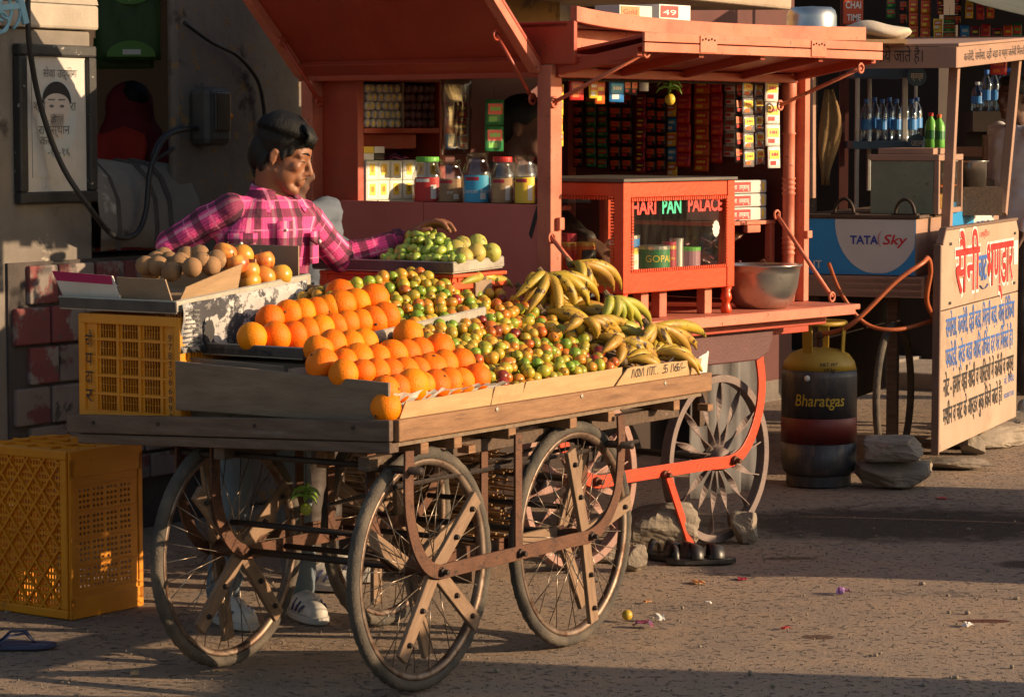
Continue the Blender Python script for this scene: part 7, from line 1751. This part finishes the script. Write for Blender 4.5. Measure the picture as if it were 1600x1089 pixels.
def hand_prims(mb, wrist, fwd, palm_n, side, curl=.35, s=1.0, spread=.06):
    """wrist point, direction of the hand, palm normal (where the palm faces), side +1/-1 puts the thumb"""
    f = Vector(fwd).normalized(); n = Vector(palm_n); n = (n - f * n.dot(f)).normalized(); r = f.cross(n) * side
    w = Vector(wrist); s *= 1.08
    for k in range(4):
        off = (k - 1.5) * .020 * s; base = w + f * (.088 * s - abs(k - 1.3) * .004) + r * off
        capsule(mb, w + f * .012 * s + r * off * .7, .015 * s, base, .0115 * s, 10)
        L = (.040, .046, .044, .034)[k] * s; d = (f + r * (k - 1.5) * spread).normalized(); p = base; a = curl * .6
        for j, (seg, rr) in enumerate(((L, .0105), (L * .66, .0098), (L * .52, .0088))):
            dd = (d * cos(a) + n * sin(a)).normalized(); q = p + dd * seg; capsule(mb, p, rr * s, q, rr * .92 * s, 10); p = q; a += curl
    t0 = w + f * .022 * s - r * .024 * s; t1 = t0 + (f * .6 - r * .65 + n * .25).normalized() * .038 * s; t2 = t1 + (f * .85 - r * .2 + n * .4).normalized() * .032 * s; t3 = t2 + (f * .9 + r * .1 + n * .4).normalized() * .025 * s
    capsule(mb, t0, .015 * s, t1, .0115 * s, 10); capsule(mb, t1, .011 * s, t2, .0095 * s, 10); capsule(mb, t2, .0095 * s, t3, .008 * s, 10)
def wrinkle(me, amp, sc):
    me.update(); co = [v.co.copy() for v in me.vertices]; nr = [v.normal.copy() for v in me.vertices]
    for v, c, n in zip(me.vertices, co, nr):
        v.co = c + n * amp * (mnoise.noise(c * sc) + .5 * mnoise.noise(Vector((c.x * sc * .8, c.y * sc * .8, c.z * sc * 3))))
def cloth_attr(me, bones, right, fwd):
    """bones: (a, b, radius, v offset, kind) - gives each vertex a flat cloth coordinate"""
    at = me.attributes.new('cloth', 'FLOAT_VECTOR', 'POINT'); out = []
    for v in me.vertices:
        p = v.co; best = None
        for a, b, r, v0, tors in bones:
            d = b - a; t = max(0, min(1, (p - a).dot(d) / d.length_squared)); q = a + d * t; dist = (p - q).length / r
            if best is None or dist < best[0]: best = (dist, a, b, r, v0, t, tors)
        _, a, b, r, v0, t, tors = best; d = (b - a).normalized(); rel = p - a
        if tors: out += [math.atan2(rel.dot(right), rel.dot(fwd)) * .17, p.z, 0]
        else:
            e1 = d.cross(fwd).normalized(); e2 = d.cross(e1); out += [math.atan2(rel.dot(e1), rel.dot(e2)) * r * 1.1, v0 + t * (b - a).length, 0]
    at.data.foreach_set('vector', out)
def setmat(me, m): me.materials.clear(); me.materials.append(MATS[m])
def person(label, J, tf, hf, shirt, trouser, skin, hair='hair_black', voxel=.006, hands=True, s=1.0, shoes=True, hup=(0, 0, 1), big_hair=False, seated=False, curl=(.35, .35), palm=None):
    root = thing('person', label, 'person', WORLD, (J['pelvis'].x, J['pelvis'].y, 0 if not seated else J['pelvis'].z - .10)); off = root.location.copy()
    J = {k: v - off for k, v in J.items()}
    tf = Vector(tf).normalized(); rt = Vector((tf.y, -tf.x, 0)).normalized()                  # person's right
    R = basis(hf, hup)
    hs = s * (.94 if big_hair else 1.0); b = MB(); head_prims(b, R, J['head'], hs); nk = J['neck']
    capsule(b, J['head'] + R @ Vector((-.025, 0, -.06)) * s, .052 * s, nk + Vector((0, 0, -.02)), .062 * s)
    loft(b, [(nk + Vector((0, 0, .0)), .07 * s, .06 * s), (nk + Vector((0, 0, -.06)), .095 * s, .068 * s), (J['chest'], .145 * s, .090 * s), (J['pelvis'], .14 * s, .09 * s), (J['pelvis'] + Vector((0, 0, -.08)), .13 * s, .085 * s)], rt, tf)
    for q in 'LR':
        capsule(b, J['sh' + q], .050 * s, J['el' + q], .036 * s); capsule(b, J['el' + q], .036 * s, J['wr' + q], .026 * s)
        if hands:
            d = (J['ha' + q] - J['wr' + q]) if 'ha' + q in J else (J['wr' + q] - J['el' + q])
            hand_prims(b, J['wr' + q], d, (palm or {}).get(q, (0, 0, -1)), 1 if q == 'L' else -1, curl[0 if q == 'L' else 1], s)
        capsule(b, J['hip' + q], .075 * s, J['kn' + q], .05 * s); capsule(b, J['kn' + q], .05 * s, J['an' + q], .036 * s)
    me = remesh(b, voxel, 9 if big_hair else 5); setmat(me, skin); body = obj('body', me, root)
    # shirt
    c = MB(); pl_ = J['pelvis']
    loft(c, [(nk + Vector((0, 0, -.004)) - tf * .008, .066 * s, .058 * s), (nk + Vector((0, 0, -.036)), .108 * s, .080 * s), (nk + Vector((0, 0, -.085)), .165 * s, .098 * s), (J['chest'], .172 * s, .112 * s), (J['chest'].lerp(pl_, .5), .155 * s, .105 * s), (pl_ + Vector((0, 0, .02)), .175 * s, .125 * s), (pl_ + Vector((0, 0, -.10)), .185 * s, .13 * s)], rt, tf)
    for q in 'LR':
        capsule(c, nk + Vector((0, 0, -.075)), .055 * s, J['sh' + q] + Vector((0, 0, -.004)), .055 * s)
        capsule(c, J['sh' + q], .058 * s, J['el' + q], .050 * s); d = (J['wr' + q] - J['el' + q]); capsule(c, J['el' + q], .050 * s, J['el' + q] + d * .93, .038 * s)
    me = remesh(c, voxel * 1.1, 6); wrinkle(me, .006 if big_hair else .011, 16)
    cloth_attr(me, [(J['pelvis'] + Vector((0, 0, -.1)), nk, .15, 0, True)] + [(J['sh' + q], J['el' + q], .06, 0, False) for q in 'LR'] + [(J['el' + q], J['wr' + q], .045, (J['el' + q] - J['sh' + q]).length, False) for q in 'LR'], rt, tf)
    setmat(me, shirt); sh_ = obj('shirt', me, root)
    # trousers
    if trouser:
        c = MB(); loft(c, [(pl_ + Vector((0, 0, -.02)), .150 * s, .105 * s), (pl_ + Vector((0, 0, -.10)), .165 * s, .12 * s), (pl_ + Vector((0, 0, -.16)), .15 * s, .105 * s)], rt, tf)
        for q in 'LR': capsule(c, J['hip' + q], .088 * s, J['kn' + q], .066 * s); capsule(c, J['kn' + q], .066 * s, J['an' + q] + Vector((0, 0, .0)), .056 * s)
        me = remesh(c, voxel * 1.4, 5); wrinkle(me, .006, 14); setmat(me, trouser); obj('trousers', me, root)
    # hair cap with locks
    T = lambda p: J['head'] + R @ (Vector(p) * hs)
    c = MB()
    for cc, rr in (((-.022, 0, .046), (.102, .083, .084)), ((-.070, 0, -.012), (.046, .066, .062)), ((.030, 0, .082), (.062, .066, .036))): c.ball(T(cc), tuple(x * hs for x in rr), 18, 12, rot=R)
    if big_hair:
        for cc, rr in (((-.022, 0, .062), (.110, .089, .086)), ((.026, -.006, .086), (.060, .072, .042)), ((-.085, 0, .0), (.044, .068, .080)), ((-.052, -.040, -.030), (.024, .030, .050)), ((-.052, .040, -.030), (.024, .030, .050)), ((.034, -.062, .026), (.012, .012, .026)), ((.034, .062, .026), (.012, .012, .026)), ((.014, -.069, .004), (.010, .008, .026))): c.ball(T(cc), tuple(x * hs for x in rr), 18, 12, rot=R)
    me = remesh(c, voxel, 4); setmat(me, hair); hr = obj('hair', me, root)
    if big_hair:
        random.seed(77); lk = MB()
        for i in range(1500):
            a = random.uniform(-1.0, 1.0); ph = random.uniform(-.2, 1.0)
            # parting at the top: locks run forward, down and sideways over the cap
            start = Vector((random.uniform(-.06, .05), random.choice((-1, 1)) * random.uniform(.0, .06), .135)); side = 1 if start.y > 0 else -1
            fw = random.uniform(-.9, 1.0); pts = []
            for k in range(7):
                t = k / 6; ang = t * random.uniform(1.25, 1.45)
                p = Vector((-.012 + start.x * .6 + fw * .085 * sin(ang), side * (.02 + .072 * sin(ang)) * (1 - .35 * abs(fw) * t), .050 + .090 * cos(ang)))
                e = Vector(((p.x + .015) / .113, p.y / .094, (p.z - .055) / .094)); L_ = e.length
                p = Vector((e.x / L_ * .116 - .020, e.y / L_ * .0955, e.z / L_ * .093 + .060)) * (1.0 + jitter(.014))
                pts.append(T(p))
            lk.tube(pts, [.0012, .0017, .0018, .0017, .0014, .001, .0004], 4)
        for i in range(190):
            y0 = random.uniform(-.078, .06); pts = [T((.02 + .02 * random.random(), y0 * .6, .122)), T((.058, y0 * .9, .116 + jitter(.006))), T((.084 + jitter(.004), y0, .092)), T((.0885 - abs(y0) * .12 + jitter(.003), y0 * 1.05 - .004, .058 + jitter(.012)))]
            lk.tube(pts, [.0025, .0028, .0022, .0006], 4)
        me = lk.mesh('hair_locks', 'hair_black', True); obj('hair_locks', me, hr)
    # face details
    for q in (-1, 1):
        e = MB(); e.tube([T((.084, q * .018, .002)), T((.0865, q * .030, -.001)), T((.080, q * .045, .001))], [.0012, .0022, .0010], 6); obj('eye_line', e.mesh('eye_line', 'ink', True), body)
        e = MB(); e.tube([T((.0925, q * .014, .026)), T((.0885, q * .034, .032)), T((.074, q * .053, .026))], [.0032, .0040, .0012], 6, flat=.6); obj('eyebrow', e.mesh('eyebrow', 'hair_black', True), body)
    e = MB(); e.tube([T((.090, -.020, -.0725)), T((.0995, 0, -.0715)), T((.090, .020, -.0725))], [.001, .0018, .001], 6); obj('mouth_line', e.mesh('mouth_line', 'lip_brown', True), body)
    if big_hair:
        e = MB()
        for q in (-1, 1): e.tube([T((.1035, q * .004, -.054)), T((.099, q * .014, -.057)), T((.090, q * .024, -.066))], [.0012, .0013, .0006], 6)
        obj('moustache', e.mesh('moustache', 'hair_black', True), body)
    if shoes:
        for q in 'LR':
            a = J['an' + q]; d = (Vector((J['toe' + q].x, J['toe' + q].y, 0)) - Vector((a.x, a.y, 0))).normalized(); g_ = Vector((a.x, a.y, -off.z))
            c = MB(); capsule(c, g_ - d * .03 + Vector((0, 0, .055)), .044, g_ + d * .08 + Vector((0, 0, .05)), .045); capsule(c, g_ + d * .06 + Vector((0, 0, .042)), .044, g_ + d * .165 + Vector((0, 0, .034)), .034); capsule(c, g_ - d * .02 + Vector((0, 0, .06)), .045, g_ + Vector((0, 0, .115)), .044)
            me = remesh(c, .006, 4); setmat(me, 'shoe_white'); so_ = obj('shoe', me, root)
            c = MB(); n = 26; side = Vector((-d.y, d.x, 0)); pts = []
            for k in range(n):
                t = 2 * pi * k / n; pts.append(g_ + d * (.068 + .142 * cos(t)) + side * (.050 * sin(t) * (1 + .12 * cos(t))) + Vector((0, 0, .002)))
            c.prism(pts, (0, 0, .024)); c.build('shoe_sole', 'shoe_sole', so_, bevel=.005)
            c = MB()
            for k in range(3):
                for sd in (-1, 1): p0 = g_ + d * (.05 + .03 * k) + side * sd * .047 + Vector((0, 0, .035)); p1 = g_ + d * (.075 + .028 * k) + side * sd * .036 + Vector((0, 0, .075 - .008 * k)); c.tube([p0, p0.lerp(p1, .5) + side * sd * .004, p1], .004, 5)
            tag(c.build('shoe_stripes', 'shoe_trim', so_), None, kind='stuff')
    return root, J, R, body, sh_, off
# fruit seller
J = dict(pelvis=P(412, 505, 9.05), chest=P(412, 362, 9.04), neck=P(425, 296, 9.05), head=P(443, 243, 9.02), shR=P(360, 328, 8.96), shL=P(474, 338, 9.12), elR=P(266, 382, 8.98), wrR=P(300, 470, 9.0), elL=P(532, 403, 9.24), wrL=P(633, 374, 9.28), haL=P(668, 352, 9.27),
         hipR=P(380, 540, 9.0), hipL=P(445, 540, 9.1), knR=P(365, 735, 8.98), knL=P(455, 735, 9.1), anR=G(350, 972) + Vector((0, 0, .10)), anL=G(468, 962) + Vector((0, 0, .10)), toeR=G(400, 988), toeL=G(510, 980))
root, Jm, R, body, shirt, off = person('fruit seller in pink and black plaid shirt reaching for the grapes', J, (.62, -.78, 0), (.96, -.14, -.30), 'plaid_pink', 'jeans', 'skin_brown', voxel=.0048, hup=(0.05, .05, 1), s=.99, big_hair=True, curl=(.55, .3), palm={'L': (.15, -.25, -1), 'R': (0, 0, -1)})
# shirt details: collar, placket, pocket, buttons
tf = Vector((.62, -.78, 0)).normalized(); rt = Vector((tf.y, -tf.x, 0)).normalized(); nk = Jm['neck']
for sd in (-1, 1):
    q = MB(); g = []
    for k in range(9):
        t = k / 8; ang = t * pi * .86; c = nk + rt * (sd * .070 * sin(ang)) + tf * (-.066 * cos(ang) + .006) + Vector((0, 0, .008 - .034 * t)); lift = .032 - .010 * t
        g.append([c + Vector((0, 0, lift)), c + rt * sd * .010 * sin(ang) + tf * .006 * t + Vector((0, 0, lift * .5)), c + rt * (sd * (.020 + .020 * t)) + tf * (.004 + .022 * t ** 2) + Vector((0, 0, -.018 - .030 * t * t))])
    q.sheet(g, thick=.003, nrm=(0, 0, -1)); me = q.mesh('collar', 'plaid_pink', True)
    at = me.attributes.new('cloth', 'FLOAT_VECTOR', 'POINT'); at.data.foreach_set('vector', [x for v in me.vertices for x in (.03 + (v.co - nk).z * .9, .5 + (v.co - nk).dot(rt) * .5, 0)]); obj('collar', me, shirt)
def on_front(a, z, out=.004):
    """a point on the front of the shirt: angle a from straight ahead (towards his right), height z"""
    t = (z - Jm['pelvis'].z) / (Jm['chest'].z - Jm['pelvis'].z); c = Jm['pelvis'].lerp(Jm['chest'], t); hw, hd = (.174, .114); e = .8
    sn, cs_ = sin(a), cos(a)
    return c + rt * (hw * math.copysign(abs(sn) ** e, sn) * 1.02) + tf * (hd * abs(cs_) ** e * 1.02) + (rt * sn + tf * cs_) * out
ztop = nk.z - .06
def uvattr(me, du=0.0):
    at = me.attributes.new('cloth', 'FLOAT_VECTOR', 'POINT'); out = []
    for v in me.vertices: rel = v.co - Jm['pelvis']; out += [math.atan2(rel.dot(rt), rel.dot(tf)) * .17 + du, v.co.z, 0]
    at.data.foreach_set('vector', out)
q = MB(); g = [[on_front(-.10, z, .012), on_front(.0, z, .015), on_front(.11, z, .012)] for z in [ztop - .04 - k * .03 for k in range(14)]]; q.sheet(g, thick=.002, nrm=-tf); me = q.mesh('placket', 'plaid_pink', True); uvattr(me, .04); obj('placket', me, shirt)
for k in range(4):
    q = MB(); p = on_front(0, ztop - .07 - k * .085, .018); q.ball(p, (.0055, .0055, .0055), 8, 6); q.build('button', 'print_white', shirt, smooth=True)
for sd in (1, -1):
    q = MB(); zc_ = Jm['chest'].z - .005; g = [[on_front(a, z, .012) for z in (zc_ - .10, zc_ - .07, zc_ - .04, zc_ - .0)] for a in [sd * (.50 + .62 * k / 6) for k in range(7)]]
    q.sheet(g, thick=.002, nrm=-tf); me = q.mesh('pocket', 'plaid_pink', True); uvattr(me, .03); obj('pocket', me, shirt)
    q = MB(); g = [[on_front(a, zc_ + .006, .017), on_front(a, zc_ - .022 - .018 * (1 - abs(k / 3 - 1)), .018)] for k, a in enumerate([sd * (.48 + .66 * k / 6) for k in range(7)])]; q.sheet(g, thick=.002, nrm=-tf); me = q.mesh('pocket_flap', 'plaid_pink', True); uvattr(me, .08); obj('pocket_flap', me, shirt)
    q = MB(); q.ball(on_front(sd * .81, zc_ - .028, .022), .006, 8, 6); q.build('button', 'print_white', shirt, smooth=True)
q = MB(); w0, w1 = Jm['wrL'], Jm['elL']; d = (w0 - w1).normalized(); q.tube([w1.lerp(w0, .86), w1.lerp(w0, .97)], [.045, .042], 16, cap=False); me = q.mesh('cuff', 'plaid_pink', True); me.attributes.new('cloth', 'FLOAT_VECTOR', 'POINT').data.foreach_set('vector', [x for v in me.vertices for x in (v.co.z * 1.0, .02, 0)]); obj('cuff', me, shirt)
# man behind in grey shirt
def standing(c, yaw, h=1.68, arm=.25):
    f = Vector((cos(yaw), sin(yaw), 0)); r = Vector((f.y, -f.x, 0)); c = Vector((c[0], c[1], 0)); k = h / 1.70; z = lambda v: Vector((0, 0, v * k))
    D = dict(pelvis=c + z(.95), chest=c + z(1.27), neck=c + z(1.43), head=c + z(1.565) + f * .03)
    for q, s_ in (('R', 1), ('L', -1)):
        D['sh' + q] = c + r * s_ * .18 + z(1.385); D['el' + q] = c + r * s_ * .235 + z(1.10) - f * .03; D['wr' + q] = c + r * s_ * .22 + z(.88) + f * (.05 + arm * .3)
        D['hip' + q] = c + r * s_ * .085 + z(.88); D['kn' + q] = c + r * s_ * .10 + z(.48) + f * .02; D['an' + q] = c + r * s_ * .10 + z(.10); D['toe' + q] = D['an' + q] + f * .2
    return D
p2 = P(455, 250, 9.72); Jg = standing((p2.x + .075, p2.y), -.25, 1.62); Jg['head'].x -= .13; Jg['neck'].x -= .08; person('man in grey shirt standing half hidden behind the fruit seller', Jg, (.75, -.66, 0), (.97, -.15, -.12), 'shirt_grey', 'jacket_brown', 'skin_dark', voxel=.009)
# shopkeeper sitting inside the kiosk
hd = KIO.world(K_(824, 192, 0, .62)); fl = .92
f = Vector((.80, -.30, 0)).normalized(); r = Vector((f.y, -f.x, 0)); c = Vector((hd.x, hd.y, 0)) - f * .05
J = dict(pelvis=c + Vector((0, 0, fl + .11)), chest=c + Vector((0, 0, 1.36)), neck=c + Vector((0, 0, 1.50)), head=Vector((hd.x, hd.y, 1.625)))
for q, s_ in (('R', 1), ('L', -1)):
    J['sh' + q] = c + r * s_ * .16 + Vector((0, 0, 1.45)); J['el' + q] = c + r * s_ * .20 + f * .05 + Vector((0, 0, 1.20)); J['wr' + q] = c + r * s_ * .12 + f * .20 + Vector((0, 0, 1.12))
    J['hip' + q] = c + r * s_ * .09 + Vector((0, 0, fl + .10)); J['kn' + q] = c + r * s_ * .26 + f * .22 + Vector((0, 0, fl + .10)); J['an' + q] = c + r * s_ * .02 + f * .24 + Vector((0, 0, fl + .06)); J['toe' + q] = J['an' + q]
el, wr = KIO.world(K_(862, 335, 1, .33)), KIO.world(K_(922, 378, 1, .10)); J['elL'] = el; J['wrL'] = wr; J['shL'] = c - r * .16 + Vector((0, 0, 1.43))
person('shopkeeper in brown jacket sitting in the shade inside the kiosk', J, f, f + Vector((0, 0, -.1)), 'jacket_brown', 'jeans', 'skin_dark', voxel=.009, shoes=False, seated=True)
# man in white shirt at the far right
p3 = P(1590, 240, 15.0); Jx = {k: v + Vector((0, 0, .12)) for k, v in standing((p3.x, p3.y), 3.6, 1.82).items()}; person('man in white shirt behind the snack stall at the picture edge', Jx, (-.8, -.6, 0), (-.8, -.6, 0), 'shirt_white', 'jacket_brown', 'skin_dark', voxel=.010)
# woman under a red veil behind the parapet
p4 = P(208, 180, 12.75); Jw = {k: v + Vector((0, 0, .24)) for k, v in standing((p4.x, p4.y), 2.2, 1.60).items()}
wr_, Jv, Rv, bd, shv, ov = person('woman with red and maroon veil seen from behind over the parapet', Jw, (-.5, .86, 0), (-.5, .86, 0), 'veil_red', 'veil_maroon', 'skin_dark', voxel=.010)
q = MB(); rt2 = Vector((1, 0, 0)); fw2 = Vector((0, 1, 0)); h0 = Jv['head']
loft(q, [(h0 + Vector((0, 0, .125)), .03, .03), (h0 + Vector((0, 0, .105)), .075, .08), (h0 + Vector((0, 0, .05)), .105, .115), (h0 + Vector((0, 0, -.06)), .115, .12), (h0 + Vector((.01, 0, -.14)), .16, .14), (h0 + Vector((0, 0, -.24)), .23, .16), (h0 + Vector((-.01, 0, -.60)), .24, .18)], rt2, fw2)
me = remesh(q, .012, 5); wrinkle(me, .012, 9); setmat(me, 'veil_maroon'); vl = obj('veil', me, wr_)
q = MB(); q.sheet([[h0 + Vector((-.20 + .26 * i / 8 + .05 * j / 8 - .02 * (j == 8), -.155 - .02 * sin(i) - .05 * sin(pi * j / 8), -.50 + .42 * j / 8 - .10 * abs(i - 5) / 8 * j / 8)) for j in range(9)] for i in range(9)], thick=.006, nrm=(0, 1, 0)); q.build('veil_front', 'veil_red', vl, smooth=True)
print('objects', len(bpy.data.objects))
